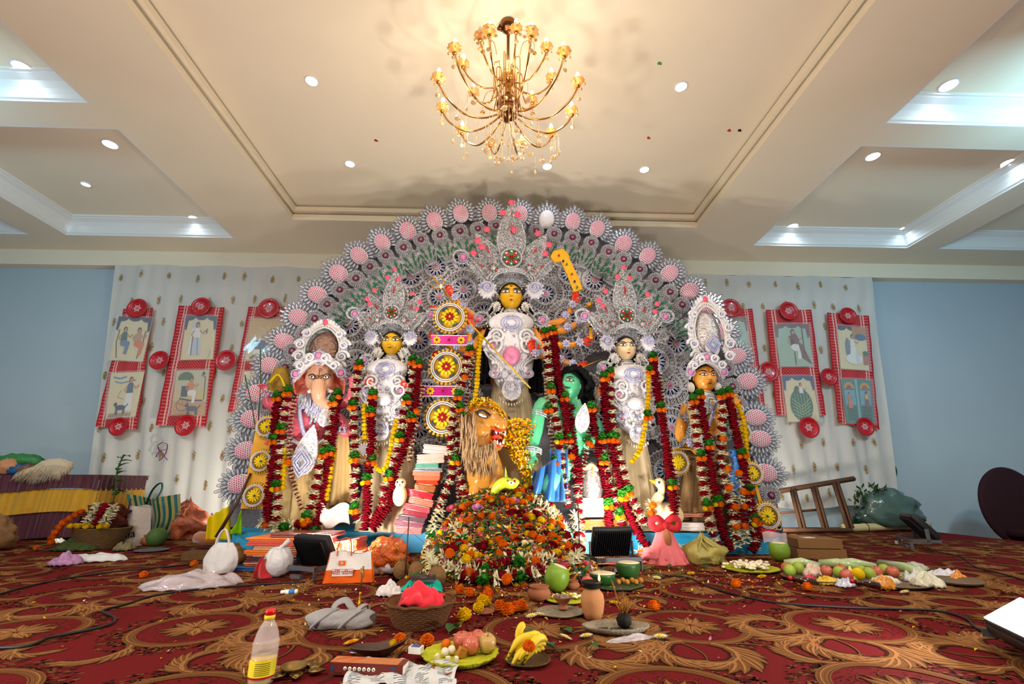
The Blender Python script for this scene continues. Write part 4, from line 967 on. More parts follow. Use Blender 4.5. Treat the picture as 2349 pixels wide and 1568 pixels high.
for k in range(60):                                    # tinsel shawl round the neck
    t = k/59; x = 690+68*t; y = 905+55*(1-(2*t-1)**2)*ru(.3, 1); p = q(x, y, -.2-.04*sin(pi*t)); b.mat(k % 2); b.tube(spline([q(x, 905, -.1), p, p+V((ru(-.04, .04), 0, -.07))], 3), .012, 5)
b.tube(spline([q(690, 905, -.12), q(687, 930, -.2), q(690, 965, -.24), q(700, 1000, -.24), q(712, 1008, -.2)], 5), .022, 6); b.tube(spline([q(745, 930, -.18), q(752, 950, -.2), q(748, 965, -.2)], 4), .03, 6)
b.build('tinsel_shawl', [M_sil, M_holo], gan)
b = MB(); leafplate(b, q(742, 978, -.25), 0, .2, .06, False); b.build('chest_pendant', [M_silw, M_holo, M_pink, M_pearl], gan)
b = MB(); leafplate(b, q(688, 1090, -.25), .15, .48, .12, False); b.mat(1); [b.tube([q(690, 1060, -.31)+V((r*cos(i/4*6.28), 0, r*1.3*sin(i/4*6.28))) for i in range(4)], .012, 5, closed=True) for r in (.05, .08, .11)]
b.build('hanging_brooch', [M_silw, M_holo, M_pink, M_pearl], gan)
b = MB(); b.tube(spline([q(665, 1003, -.12), q(690, 1018, -.22), q(720, 1020, -.24), q(745, 1008, -.16)], 5), .035, 8, flat=.5)
for i in range(30): b.mat(1); t = i/29; b.ell(q(668+76*t, 1006+14*sin(pi*t), -.26+.1*abs(2*t-1)), .014, n=5, m=3)
b.build('waist_band', [M_silw, M_holo], gan)
skirt(gan, q(704, 1010, .02), V((q(708, 1100).x, D, .2)), .2, .27, .2, M_satin, 'dhoti', 12, 1)
b = MB(); b.sheet(14, 16, lambda u, v: q(772+24*(u)+8*v*(u-.3)*4+ (-6*v), 990+(1160-990)*v-12*u, -.05+.03*sin(u*16+v*3)), .012); b.build('shoulder_drape', M_satin, gan)
b = MB(); b.sheet(10, 14, lambda u, v: q(640-18*v*1.2+22*u, 1020+110*v, -.02+.02*sin(u*12)), .012); b.build('shoulder_drape', M_satin, gan)
oval_crown(gan, q(744, 803, -.02), .24, .27, M_foil, [q(678, 868, -.1), q(700, 838, -.15), q(735, 818, -.19), q(768, 838, -.15), q(792, 866, -.1)])
# ---- archer idol
q = lambda x, y, d=0: P(x, y, D+d)
kar = thing('archer_idol', 'orange-skinned young male idol with oval silver foil crown, rightmost of the row', 'idol', (q(1615, 1100).x, D, .192))
b = MB(); b.tube([q(1618, 895), q(1618, 920)], .06, 12); b.ell(q(1618, 940), (.23, .12, .11)); b.ell(q(1620, 970), (.17, .12, .16)); b.ell(q(1622, 1010), (.19, .13, .13))
sp = []
J1, _ = arm(b, q, [(1578, 932, 0), (1560, 995, -.03), (1582, 1022, -.16)], (1606, 1042, -.22), .19, (.2, -1, .3), -1, .7, (.07, .06, .036), sp)
J2, _ = arm(b, q, [(1662, 932, 0), (1690, 950, -.05), (1690, 928, -.12)], (1680, 900, -.15), .17, (-.2, -1, 0), 1, .7, (.065, .055, .036), sp)
clay(b, 'body', [S_kar], kar, .0085, 4)
h = Head(q(1616, 868), .158, w=.82, chin=.12); b = MB(); h.skin(b); hd = b.build('head', S_kar, kar); h.face(hd, .78, tilak='mark', sl=.05, must=False)
b = MB(); [h.line(b, [(sg*.02, -.375), (sg*.1, -.38), (sg*.17, -.40)], [.016, .018, .004], .02) for sg in (-1, 1)]; b.build('moustache', M_black, hd)
h.hair(kar, M_hair, .72, .16, 1.06); tresses(kar, M_hair, [[q(1598, 885, .06), q(1588, 900, .02), q(1592, 915, 0)], [q(1636, 885, .06), q(1648, 900, .02), q(1644, 915, 0)]], .045, 6)
necklace(kar, q(1618, 902, -.01), .075)
b = MB(); leafplate(b, q(1620, 948, -.16), 0, .2, .08, False)
for k in range(60): t = k/59; y = 915+75*t; s = 1 if k % 2 else -1; w_ = 26*(1-t)+3; b.mat(k % 2); b.tube([q(1620+s*w_, y, -.14), q(1620+s*(w_-9), y+10, -.17)], .01, 4)
b.build('tassel_necklace', [M_sil, M_holo, M_pink, M_pearl], kar)
bands(kar, J1, [(0, .45), (1, .8)], .062); bands(kar, J2, [(1, .5)], .05)
for s in (-1, 1): b = MB(); b.ell(q(1616+s*31, 888, -.03), (.045, .03, .06), n=10, m=6); b.build('earring', M_pearl, kar)
b = MB(); b.tube(spline([q(1592, 920, -.06), q(1580, 935, -.1), q(1590, 970, -.14), q(1602, 1000, -.14)], 5), .035, 8, flat=.6); b.build('shoulder_scarf', M_satin, kar)
M_olive = mat('olive_satin', (146, 112, 66), .4, var=.15, scale=9, sheen=.3)
skirt(kar, q(1622, 1003, .02), V((q(1612, 1100).x, D, .2)), .2, .31, .22, M_olive, 'dhoti', 9, 2)
b = MB(); leafplate(b, q(1625, 1045, -.2), 0, .26, .09, False); b.build('waist_pendant', [M_silw, M_holo, M_pink, M_pearl], kar)
oval_crown(kar, q(1622, 768, -.02), .22, .37, M_foils, [q(1578, 862, -.06), q(1588, 838, -.12), q(1616, 822, -.15), q(1646, 838, -.12), q(1656, 862, -.06)])
b = MB(); b.tube([q(1555, 1029, -.2), q(1605, 1031, -.24)], .008, 6); b.lathe(q(1556, 1029, -.2), [(.018, 0), (0, .05)], 6, axis=(-1, 0, 0)); held(b, 'gold_arrow', M_gold2, 'small gold arrow in the lowered hand of the orange archer idol', 'arrow')
# ---- green demon
D = 4.72; q = lambda x, y, d=0: P(x, y, D+d)
dem = thing('demon_idol', 'green-skinned moustached demon idol twisting up below the central idol', 'idol', (q(1290, 1150).x, D+.1, .192))
b = MB(); b.tube([q(1312, 900), q(1322, 942)], [.065, .08], 12); b.ell(q(1322, 955), (.2, .12, .1)); b.ell(q(1322, 985), (.15, .12, .17)); b.ell(q(1318, 1020), (.12, .1, .12)); b.ell(q(1298, 1060), (.15, .13, .15))
b.ell(q(1333, 972, -.06), (.07, .07, .06))
Ja, _ = arm(b, q, [(1290, 948, 0), (1246, 925, -.02), (1228, 990, -.06), (1222, 1042, -.1)], (1214, 1085, -.12), .19, (-.3, -1, 0), -1, .5, (.085, .075, .035), None)
Jb, _ = arm(b, q, [(1348, 952, 0), (1372, 985, 0), (1356, 1015, -.1)], (1330, 1030, -.18), .18, (-.3, -1, 0), 1, .7, (.08, .065, .035), None)
limb(b, [q(1290, 1080), q(1262, 1110, -.1), q(1250, 1150, .0)], [.12, .09, .06])
clay(b, 'body', [S_grn], dem, .0085, 4)
h = Head(q(1306, 888), .165, yaw=-.55, tilt=-.28, w=.74, chin=.1); b = MB(); h.skin(b); hd = b.build('head', S_grn, dem); h.face(hd, .72, must=True, tilak=None, sl=.02)
h.hair(dem, M_hair, .8, .12, 1.05)
b = MB()
for i in range(260):
    a = ru(-.4, 3.6); e = ru(-1, 1); r = .18*ru(.9, 1.15); p = h.c+V((.03+r*cos(a)*math.sqrt(1-e*e*.5)+.03, .06+.12*e, r*sin(a)*.95+.03)); b.ell(p, ru(.02, .035), n=6, m=4)
for i in range(120): p = q(1335+ru(-10, 22), 880+ru(-15, 60), .08+ru(-.04, .05)); b.ell(p, ru(.025, .04), n=6, m=4)
b.build('curly_hair', M_hair, dem)
bands(dem, Ja, [(1, .4), (2, .85)], .075, star=False)
b = MB(); leafplate(b, q(1332, 990, -.2), .2, .28, .07, False); b.build('chest_ornament', [M_silw, M_holo, M_pink, M_pearl], dem)
M_bsat = mat('blue_satin', (10, 84, 150), .3, var=.2, scale=8, sheen=.3, coat=.3)
b = MB(); b.sheet(18, 14, lambda u, v: q(1222+60*u+20*v*(u-.2), 1085+ (1150-1085)*v-40*u*(1-v), -.16+.05*sin(u*14+v*4)), .012); b.sheet(14, 12, lambda u, v: q(1262+40*u, 1030+120*v, -.13+.03*sin(u*10)), .012); b.build('blue_cloth', M_bsat, dem)
# ---- lion
D = 4.70; q = lambda x, y, d=0: P(x, y, D+d)
lion = thing('lion_figure', 'roaring ochre lion figure with furry mane and open toothed mouth', 'lion figure', (q(1110, 1120).x, D, .192))
b = MB(); b.ell(q(1100, 958), (.17, .15, .13)); b.ell(q(1098, 985, -.02), (.15, .15, .13)); b.ell(q(1122, 948, -.08), (.09, .06, .05)); b.ell(q(1102, 948, .1), (.1, .06, .06))
b.tube([q(1112, 965, -.03), q(1135, 963, -.03), q(1156, 960, -.03)], [.12, .105, .075], 14); b.ell(q(1150, 972, -.08), (.075, .07, .075)); b.ell(q(1150, 972, .03), (.075, .07, .075)); b.ell(q(1160, 962, -.03), (.05, .06, .045))
b.tube([q(1112, 1000, 0), q(1135, 1015, 0), q(1152, 1026, 0)], [.09, .055, .04], 12); b.ell(q(1066, 963, -.06), (.065, .03, .065)); b.ell(q(1076, 955, .1), (.06, .03, .06))
b.tube([q(1092, 985, .02), q(1100, 1030, .04), q(1108, 1075, .06)], [.15, .17, .2], 14); b.ell(q(1110, 1090, .03), (.2, .22, .24)); b.ell(q(1122, 1058, -.1), (.1, .1, .1)); b.ell(q(1110, 1140, .03), (.18, .2, .2))
b.ell(q(1092, 1135, -.08), (.08, .1, .2)); b.ell(q(1134, 1135, -.08), (.08, .1, .2)); b.ell(q(1108, 1180, .02), (.2, .2, .12))
clay(b, 'body', [S_lion], lion, .009, 4)
b = MB(); c = q(1107, 953, -.165); b.mat(1); b.ell(c, (.06, .03, .022), Ry(.35), 12, 6); b.mat(0); b.ell(c+V((.0, -.018, 0)), (.045, .022, .015), Ry(.35), 12, 6); b.mat(2); b.ell(c+V((.012, -.036, .0)), .012, n=8, m=5)
b.mat(1); b.tube(spline([c+V((-.07, 0, .03)), c+V((0, -.02, .05)), c+V((.08, 0, .0))], 4), .012, 5); b.build('eye', [M_eyew, M_black, S_org], lion)
b = MB(); b.ell(q(1164, 960, -.03), (.03, .05, .03)); b.build('nose', M_black, lion)
b = MB(); b.ell(q(1140, 998, -.01), (.075, .085, .09)); b.mat(1); b.tube(spline([q(1128, 1008, -.02), q(1142, 1000, -.1), q(1152, 1006, -.1)], 4), [.04]*5+[.035, .03, .02, .01], 8, flat=.5)
b.tube(spline([q(1130, 982, -.12), q(1146, 988, -.12), q(1160, 984, -.1)], 4), .014, 6); b.tube(spline([q(1126, 1010, -.09), q(1142, 1022, -.08), q(1156, 1020, -.06)], 4), .014, 6)
b.build('mouth', [mat('mouth_dark_red', (90, 14, 16), .3), M_redp], lion)
b = MB()
for x, y, l, u in ((1158, 984, .07, -1), (1146, 988, .035, -1), (1150, 988, .035, -1), (1138, 986, .05, -1), (1154, 1018, .055, 1), (1147, 1020, .03, 1), (1140, 1018, .045, 1), (1134, 1014, .03, 1)):
    b.lathe(q(x, y, -.09), [(.014, 0), (.011, l*.5), (0, l)], 7, axis=(.15, 0, u))
    if l > .045: b.lathe(q(x-1, y, .02), [(.014, 0), (.011, l*.5), (0, l)], 7, axis=(.15, 0, u))
b.build('teeth', M_eyew, lion)
M_mane = mat('tan_fur', (186, 148, 102), .9, var=.35, scale=30, sheen=.3); M_mane2 = mat('brown_fur', (116, 84, 54), .9, var=.35, scale=30)
b = MB()
for i in range(2000):
    a = rnd.random(); u = ru(0, 1)
    if a < .5: p = q(1056+ru(0, 34)+u*8, 945+u*85, -.05+ru(-.12, .15)); dx, dz, l = ru(-.05, .02), -1, ru(.12, .24)
    else: p = q(1072+u*66, 1012+ru(-6, 28)+14*sin(u*3), -.14+ru(-.04, .06)); dx, dz, l = ru(-.15, .15), -1, ru(.12, .22)
    b.mat(int(ru(0, 1.35))); s_ = ru(.8, 1.2)
    b.tube([p, p+V((dx*.5*l, -.02, dz*.45*l)), p+V((dx*l+ru(-.03, .03), .0, dz*l))], [.006*s_, .007*s_, .001], 3)
for i in range(160):
    p = q(1060+ru(0, 40), 935+ru(0, 25), ru(-.1, .12)); b.mat(0); b.tube([p, p+V((-.04, ru(-.03, .03), -.04)), p+V((-.07, 0, -.13))], [.01, .01, .002], 4)
b.build('mane', [M_mane, M_mane2], lion)
# ================================================================ flowers and garlands
M_rp = mat('maroon_rose_petal', (104, 4, 18), .8, var=.5, scale=50, spec=.06, transl=.1); M_wp = mat('tuberose_white', (232, 226, 190), .6, var=.15, scale=60, transl=.2)
M_or = mat('marigold_orange', (228, 112, 6), .6, var=.3, scale=40, transl=.2); M_ye = mat('marigold_yellow', (244, 198, 10), .6, var=.25, scale=40, transl=.2)
M_tuft = mat('green_tuft', (40, 108, 26), .6, var=.45, scale=40, transl=.2); M_leaf = mat('leaf_green', (52, 88, 40), .5, var=.4, scale=20, transl=.15)
M_pk = mat('rose_pink_petal', (204, 84, 108), .6, var=.35, scale=40, transl=.2); M_drk = mat('dried_petal', (96, 50, 24), .8, var=.5, scale=30); M_lil = mat('lilac_petal', (196, 128, 168), .6, var=.25, transl=.2)
def mari_mb(r=.03, rings=6, flatn=.85, n0=13):
    b = MB(); b.ell((0, 0, 0), (r*.8, r*.8, r*.8*flatn), n=8, m=6)
    for i in range(rings):
        p = pi*(.06+.62*i/(rings-1)); n = max(5, int(n0*sin(p))+3)
        for k in range(n):
            t = (k+.5*(i % 2))/n*2*pi+ru(-.1, .1); d = V((sin(p)*cos(t), sin(p)*sin(t), cos(p)*flatn)); tn = V((-sin(t), cos(t), 0)); up = d.cross(tn)
            w = r*.3; q = ru(.95, 1.12); c = d*r*.72
            b.add([c-tn*w*.6, c+tn*w*.6, d*r*q+tn*w-up*r*.1, d*r*q*1.03+up*r*.12, d*r*q-tn*w-up*r*.1], [(0, 1, 2, 3, 4)])
    return b
def tuft_mb(r=.045):
    b = MB()
    for i in range(70):
        p, t = math.acos(ru(-1, 1)), ru(0, 6.28); d = V((sin(p)*cos(t), sin(p)*sin(t), cos(p)*.75)); a, c = fr(d); q = r*ru(.75, 1.1); w = r*ru(.2, .34)
        b.add([d*q*.4, d*q*.8+a*w, d*q*1.05+c*w*.5, d*q*.8-a*w, d*q*.85+c*w], [(0, 1, 4), (1, 2, 4), (2, 3, 4), (3, 0, 4)])
    b.ell((0, 0, 0), r*.6, n=7, m=5); return b
random.seed(3)
ME_or = mari_mb(.032).mesh('marigold', M_or); ME_ye = mari_mb(.032).mesh('marigold', M_ye); ME_tuft = tuft_mb().mesh('leaf_tuft', M_tuft)
def inst(me, name, p, par=None, sc=1, rot=None):
    o = bpy.data.objects.new(name, me); C.objects.link(o)
    if par: o.parent = par; p = V(p)-V(parent_world(par))
    o.location = p; o.scale = (sc,)*3; o.rotation_euler = rot or (ru(-.6, .6), ru(-.6, .6), ru(0, 6.28)); return o
def wdisc(b, c, d, r, n=11):
    a, e = fr(d); ph = ru(0, 6); vs = [c+d*r*.3, c-d*r*.3]
    for i in range(n):
        t = i/n*2*pi; q = r*ru(.78, 1.12); vs.append(c+a*q*cos(t)+e*q*sin(t)+d*(r*.16*sin(t*3+ph)+ru(-.16, .16)*r))
    b.add(vs, [(0, 2+i, 2+(i+1) % n) for i in range(n)]+[(1, 2+(i+1) % n, 2+i) for i in range(n)])
def spikes(b, c, d, r, n=12, l=1.15):
    a, e = fr(d)
    for i in range(n):
        t = ru(0, 6.28); u = (a*cos(t)+e*sin(t)+d*ru(-.45, .45)).normalized(); s, _ = fr(u); q = r*ru(.8, 1)*l; w = r*.13
        b.add([c+u*q*.15+s*w*.5, c+u*q*.15-s*w*.5, c+u*q*.8-s*w*1.1, c+u*q, c+u*q*.8+s*w*1.1, c+u*q*.55+s.cross(u)*w], [(0, 5, 4), (4, 5, 3), (3, 5, 2), (2, 5, 1), (1, 5, 0)])
def resample(pts, st):
    pts = spline(pts, 8); out = [pts[0]]; acc = 0
    for i in range(1, len(pts)):
        seg = pts[i]-pts[i-1]; l = seg.length; t = st-acc
        while t <= l: out.append(pts[i-1]+seg*(t/l)); t += st
        acc = (acc+l) % st if l else acc
    return out
def garland(kind, path, label, D0=4.64, D1=4.6, r=.052, toft=(), pom=(), top=True):
    pts = [(hp_hit(p[0], p[1]) if len(p) > 2 else P(p[0], p[1], D0+(D1-D0)*i/(len(path)-1))) for i, p in enumerate(path)]
    for p in pts: p.z = max(p.z, .05)
    st = {'A': .021, 'B': .022, 'C': .022, 'Y': .045, 'W': .03}[kind]*r/.052*(1.1)
    rs = resample(pts, st); N = len(rs); t = thing('flower_garland', label, 'garland', min(rs, key=lambda p: p.z).copy()-V((0, 0, .045)), group='flower garlands on the shrine')
    red, wh, ot = MB(), MB(), MB(); marks = {}
    for i, p in enumerate(rs):
        d = (rs[min(i+1, N-1)]-rs[max(i-1, 0)]).normalized(); rr = r*ru(.9, 1.08); c = p+V((ru(-.006, .006), ru(-.006, .006), 0))
        if kind == 'A': wdisc(red, c, d, rr)
        if kind == 'B':
            if i % 4 > 1: spikes(wh, c, d, rr*1.04, 16); wdisc(wh, c, d, rr*.62, 7)
            else: wdisc(red, c, d, rr*.95)
        if kind == 'C':
            if i % 2: spikes(wh, c, d, rr*.85, 11)
            else: wdisc(red, c, d, rr*.62, 8)
        if kind == 'W':
            if (i//5) % 3 == 2: wdisc(red, c, d, rr)
            else: spikes(wh, c, d, rr*1.15, 14, 1.2); wdisc(wh, c, d, rr*.5, 7)
        if kind == 'Y': inst(ME_ye if kind == 'Y' else ME_or, 'marigold', p, t, ru(.8, 1.0)*r/.042*.9)
    if red.v: red.build('petal_string', M_rp, t)
    if wh.v: wh.build('white_blossoms', M_wp, t)
    for u in ([.0] if top else [])+list(toft):
        i = int(u*(N-1)); p = rs[i]; d = (rs[min(i+1, N-1)]-rs[max(i-1, 0)]).normalized()
        inst(ME_tuft, 'leaf_tuft', p+V((0, -.03, 0)), t, 1.3*r/.052); inst(ME_or if kind != 'Y' else ME_or, 'marigold', p+V((.02, -.045, -.055)), t, .9); inst(ME_ye if u > .5 else ME_or, 'marigold', p+V((-.025, -.04, -.058)), t, .85)
    for u in pom: inst(ME_or, 'marigold', rs[int(u*(N-1))]+V((ru(-.02, .02), -.05, 0)), t, 1.1)
    return t
XC = P(1165, 1250, 4.1).x
def heap_h(x, y):
    v = (y-3.42)/1.2; u = abs(x-XC)/((.79 if x < XC else .71)-.12*max(0, min(1, v)))
    if v <= 0 or u >= 1: return 0
    v = min(v, 1); return (.56*(v**1.15))*(1-u**3.4)+.06*min(1, v*6)*(1-u**4)+.02*noise.noise(V((x*6, y*6, 0)))
def hp_hit(px, py):
    r = ray(px, py)
    for k in range(140):
        t = 3.0+.0125*k; p = V((r.x*t/r.y, t, CH+r.z*t/r.y))
        if p.z < heap_h(p.x, p.y)+.035: return p
    return P(px, py, 4.5)
E_, K_, A_ = 'elephant-headed idol', 'orange archer idol', 'hanging '
GL = [
 ('A', [(640, 905), (632, 960), (630, 1040), (620, 1110), (612, 1205)], 'plain maroon garland, outermost strand left of the elephant-headed idol', (.36,), ()),
 ('B', [(664, 893), (653, 950), (645, 1010), (640, 1060), (637, 1110), (637, 1165), (626, 1205)], 'maroon and white garland over the left side of the elephant-headed idol', (.3, .72), ()),
 ('C', [(678, 905), (668, 960), (664, 1030), (668, 1080), (680, 1130), (692, 1168)], 'thin white garland beside the dhoti of the elephant-headed idol, left', (), (.6,)),
 ('Y', [(654, 1030), (651, 1080), (649, 1125)], 'short yellow marigold string left of the elephant-headed idol', (), ()),
 ('B', [(768, 915), (762, 965), (748, 1025), (735, 1065), (727, 1110), (715, 1150), (706, 1180), (702, 1222)], 'maroon and white garland crossing in front of the elephant idol dhoti, right', (.42, .88), ()),
 ('A', [(776, 900), (768, 960), (760, 1028), (750, 1090), (742, 1140), (730, 1190), (722, 1232)], 'plain maroon garland hanging by the lower right fist of the elephant-headed idol', (.42, .97), ()),
 ('Y', [(766, 1035), (757, 1090), (748, 1150)], 'yellow marigold string right of the elephant-headed idol', (), ()),
 ('B', [(826, 832), (818, 870), (812, 930), (812, 990), (816, 1055), (812, 1110), (817, 1175), (820, 1200)], 'maroon and white garland just left of the left goddess red palm', (.28, .62, .92), ()),
 ('A', [(858, 900), (852, 945), (852, 1000), (848, 1060), (841, 1110), (843, 1155), (834, 1215)], 'plain maroon garland below the red palm of the left goddess', (.15, .64), ()),
 ('Y', [(836, 930), (837, 1005)], 'short yellow marigold string between two strands left of the left goddess', (), ()),
 ('B', [(948, 822), (945, 880), (930, 930), (922, 985), (912, 1030), (897, 1080), (882, 1115), (878, 1165)], 'maroon and white garland down the right side of the left goddess', (.3, .55, .8), ()),
 ('A', [(960, 830), (955, 900), (940, 985), (914, 1060), (893, 1130), (852, 1205)], 'plain maroon garland slanting down right of the left goddess', (.35,), ()),
 ('C', [(972, 880), (960, 945), (948, 1010), (938, 1062)], 'thin white garland furthest right of the left goddess', (), (.4,)),
 ('Y', [(855, 1050), (868, 1078), (886, 1070), (900, 1010), (910, 960)], 'yellow marigold string looped below the left goddess', (), ()),
 ('B', [(1078, 800), (1062, 870), (1044, 930), (1035, 1010), (1038, 1080), (1022, 1130), (1006, 1170)], 'maroon and white garland right of the round gold discs', (.3,), (.2,)),
 ('C', [(1088, 810), (1076, 880), (1066, 940), (1056, 1010), (1051, 1080), (1054, 1150)], 'thin white garland between the gold discs and the lion', (.45,), ()),
 ('Y', [(1102, 770), (1097, 830), (1094, 880), (1088, 925)], 'yellow marigold string above the lion head', (), ()),
 ('B', [(1056, 930), (1048, 1010), (1047, 1060), (1060, 1110), (1070, 1155)], 'maroon and white garland hanging just left of the lion', (.55,), ()),
 ('B', [(1250, 760), (1258, 830), (1265, 900), (1275, 960), (1284, 1015), (1292, 1080), (1303, 1165)], 'maroon and white garland over the arm of the green demon', (.35, .64), ()),
 ('A', [(1268, 755), (1276, 830), (1287, 900), (1300, 960), (1300, 1010)], 'plain maroon garland beside the right arms of the central idol', (), ()),
 ('C', [(1250, 850), (1255, 900), (1262, 970), (1270, 1040), (1276, 1090), (1281, 1150)], 'thin white garland down the green demon arm', (.3, .7), ()),
 ('B', [(1294, 905), (1300, 960), (1306, 1020), (1318, 1080), (1326, 1140), (1332, 1205)], 'maroon and white garland crossing the green demon chest', (.35,), (.5,)),
 ('A', [(1308, 930), (1313, 1000), (1322, 1060), (1330, 1110)], 'short plain maroon garland on the green demon chest', (), ()),
 ('C', [(1352, 950), (1346, 1030), (1334, 1100), (1330, 1160)], 'thin white garland right of the green demon', (.3,), (.35,)),
 ('B', [(1398, 850), (1401, 920), (1408, 990), (1425, 1060), (1440, 1120), (1462, 1165), (1482, 1205)], 'maroon and white garland over the left side of the pale goddess', (.45, .78), ()),
 ('A', [(1386, 860), (1390, 950), (1402, 1010), (1415, 1080), (1432, 1150), (1456, 1205), (1482, 1252)], 'plain maroon garland from the pale goddess palm slanting down to the plinth', (.38, .7), ()),
 ('A', [(1356, 930), (1366, 1000), (1384, 1080), (1392, 1120), (1396, 1170), (1402, 1262)], 'plain maroon garland hanging over the plinth beside the white box', (.7,), ()),
 ('B', [(1380, 1000), (1386, 1070), (1405, 1130), (1425, 1190), (1434, 1262)], 'maroon and white garland hanging over the plinth left of the red cloth bow', (.2, .7), ()),
 ('Y', [(1488, 845), (1487, 915), (1479, 980), (1466, 1035), (1446, 1062)], 'yellow marigold string along the right side of the pale goddess', (.5,), ()),
 ('A', [(1496, 815), (1505, 880), (1517, 950), (1527, 1010), (1532, 1060), (1541, 1120), (1546, 1205)], 'thick maroon garland right of the pale goddess', (.33, .78), ()),
 ('C', [(1514, 860), (1522, 930), (1530, 1000), (1548, 1090), (1556, 1170)], 'thin white garland left of the orange archer idol', (), ()),
 ('B', [(1588, 912), (1592, 950), (1600, 1010), (1608, 1065), (1615, 1130), (1626, 1188), (1640, 1235), (1658, 1290)], 'maroon and white garland on the left of the orange archer idol', (.4, .72), ()),
 ('A', [(1602, 900), (1612, 950), (1622, 1000), (1626, 1035), (1635, 1100), (1646, 1165), (1660, 1222), (1680, 1285)], 'plain maroon garland down the middle of the orange archer idol', (.34, .7), ()),
 ('B', [(1650, 900), (1658, 950), (1656, 1000), (1654, 1060), (1666, 1120), (1682, 1180), (1692, 1240)], 'maroon and white garland on the right chest of the orange archer idol', (), (.35,)),
 ('A', [(1668, 895), (1680, 950), (1690, 1000), (1701, 1048), (1712, 1110), (1726, 1170), (1736, 1230), (1728, 1285)], 'plain maroon garland down the right arm of the orange archer idol', (.4, .8), ()),
 ('Y', [(1694, 930), (1706, 965), (1712, 1010), (1714, 1050)], 'yellow marigold string between the archer idol and the arch edge', (), ()),
 ('W', [(1664, 1068), (1672, 1130), (1682, 1190), (1690, 1255)], 'white blossom garland with orange pompoms below the blue peacock head', (), (.05, .3, .55, .8)),
 ('W', [(1692, 1085), (1701, 1130), (1704, 1190), (1708, 1250)], 'white blossom garland with orange pompoms right of the blue peacock head', (), (.05, .3, .55, .8)),
 ('B', [(1706, 1060), (1716, 1130), (1726, 1200), (1736, 1280)], 'maroon and white garland, rightmost strand of the shrine', (.3,), (.7,)),
 ('W', [(1012, 1168, 1), (996, 1205, 1), (990, 1245, 1), (985, 1278, 1), (1000, 1308, 1)], 'white and maroon garland down the left edge of the flower heap', (.2,), (.4, .7)),
 ('W', [(1318, 1180, 1), (1328, 1225, 1), (1326, 1265, 1), (1310, 1295, 1)], 'white and maroon garland down the right edge of the flower heap', (.4,), (.7,)),
 ('W', [(1020, 1300, 1), (1060, 1312, 1), (1110, 1306, 1), (1160, 1292, 1), (1215, 1284, 1), (1270, 1286, 1)], 'white and maroon garland lying along the front of the flower heap', (.4, .7), (.3, .9)),
 ('B', [(1060, 1322, 1), (1130, 1332, 1), (1175, 1326, 1), (1215, 1316, 1), (1250, 1306, 1)], 'maroon and white garland coiled at the foot of the heap on the carpet', (.3, .7), (.5,)),
 ('W', [(1040, 1210, 1), (1062, 1235, 1), (1040, 1262, 1), (1015, 1280, 1)], 'white blossom string crossing the left face of the heap', (.5,), (.2, .9)),
 ('W', [(1225, 1150, 1), (1262, 1172, 1), (1290, 1205, 1), (1296, 1245, 1)], 'white blossom string curving down the right face of the heap', (.6,), (.3,)),
 ('A', [(905, 1130), (880, 1180), (852, 1215)], 'short maroon garland lying left of the sari stack', (), ()),
 ('W', [(600, 1198), (640, 1210), (680, 1200), (715, 1205)], 'white and maroon garland lying along the plinth under the elephant idol', (.5,), (.2, .9)),
 ('W', [(1490, 1150), (1500, 1195), (1530, 1205), (1552, 1180)], 'white garland draped round the swan figure', (.9,), (.1, .3, .6)),
 ('W', [(1466, 1272, 4.3), (1505, 1268, 4.25), (1545, 1264, 4.25), (1580, 1272, 4.3)], 'white and maroon garland round the foot of the red checked cloth', (), (.1, .5, .95)),
]
for kd, path, lab, tf, pm in GL: garland(kd, path, lab, toft=tf, pom=pm, top=kd in 'ABY' and len(path) > 4 and path[0][1] < 1100, r=.05 if kd in 'AB' else (.04 if kd == 'C' else .042 if kd == 'Y' else .055))
# ---------------------------------------------------------------- flower heap
b = MB(); b.grid(50, 40, lambda u, v: (XC-.85+1.7*u, 3.42+1.28*v, heap_h(XC-.85+1.7*u, 3.42+1.28*v)-.0))
b.grid(50, 2, lambda u, v: (XC-.85+1.7*u, 4.70, heap_h(XC-.85+1.7*u, 4.7)*(1-v)))
PET = [M_ye, M_or, M_pk, M_rp, M_wp, M_leaf, M_drk, M_lil]
hp = MB()
def petal(b, p, n, s, k):
    a, e = fr(n); t = ru(0, 6.28); u = a*cos(t)+e*sin(t); w = n.cross(u); b.mat(k); tl = ru(-.4, .6)
    b.add([p-u*s*.5, p+w*s*.28+n*s*.1, p+u*s*.6+n*s*tl, p-w*s*.28+n*s*.1], [(0, 1, 2, 3)])
hp.merge(b); hp.m = [6]*len(hp.f)
for i in range(15000):
    x, y = XC+ru(-.84, .84), 3.42+1.26*rnd.random(); z = heap_h(x, y)
    if z < .012: continue
    s = noise.noise(V((x*3.2, y*3.2, 3)))
    k = rnd.choices(range(8), (13+40*max(0, s), 14+40*max(0, -s), 10+50*max(0, s-.1), 12+50*max(0, -s-.1), 9, 24, 26, 3))[0]
    petal(hp, V((x, y, z+ru(0, .03))), V((ru(-.6, .6), -.5+ru(-.5, .3), 1)).normalized(), ru(.022, .05) if k != 5 else ru(.035, .075), k)
base(hp, 'flower_heap', PET, 'heap of loose petals and leaves piled before the lion and down to the carpet', 'flower heap', kind='stuff')
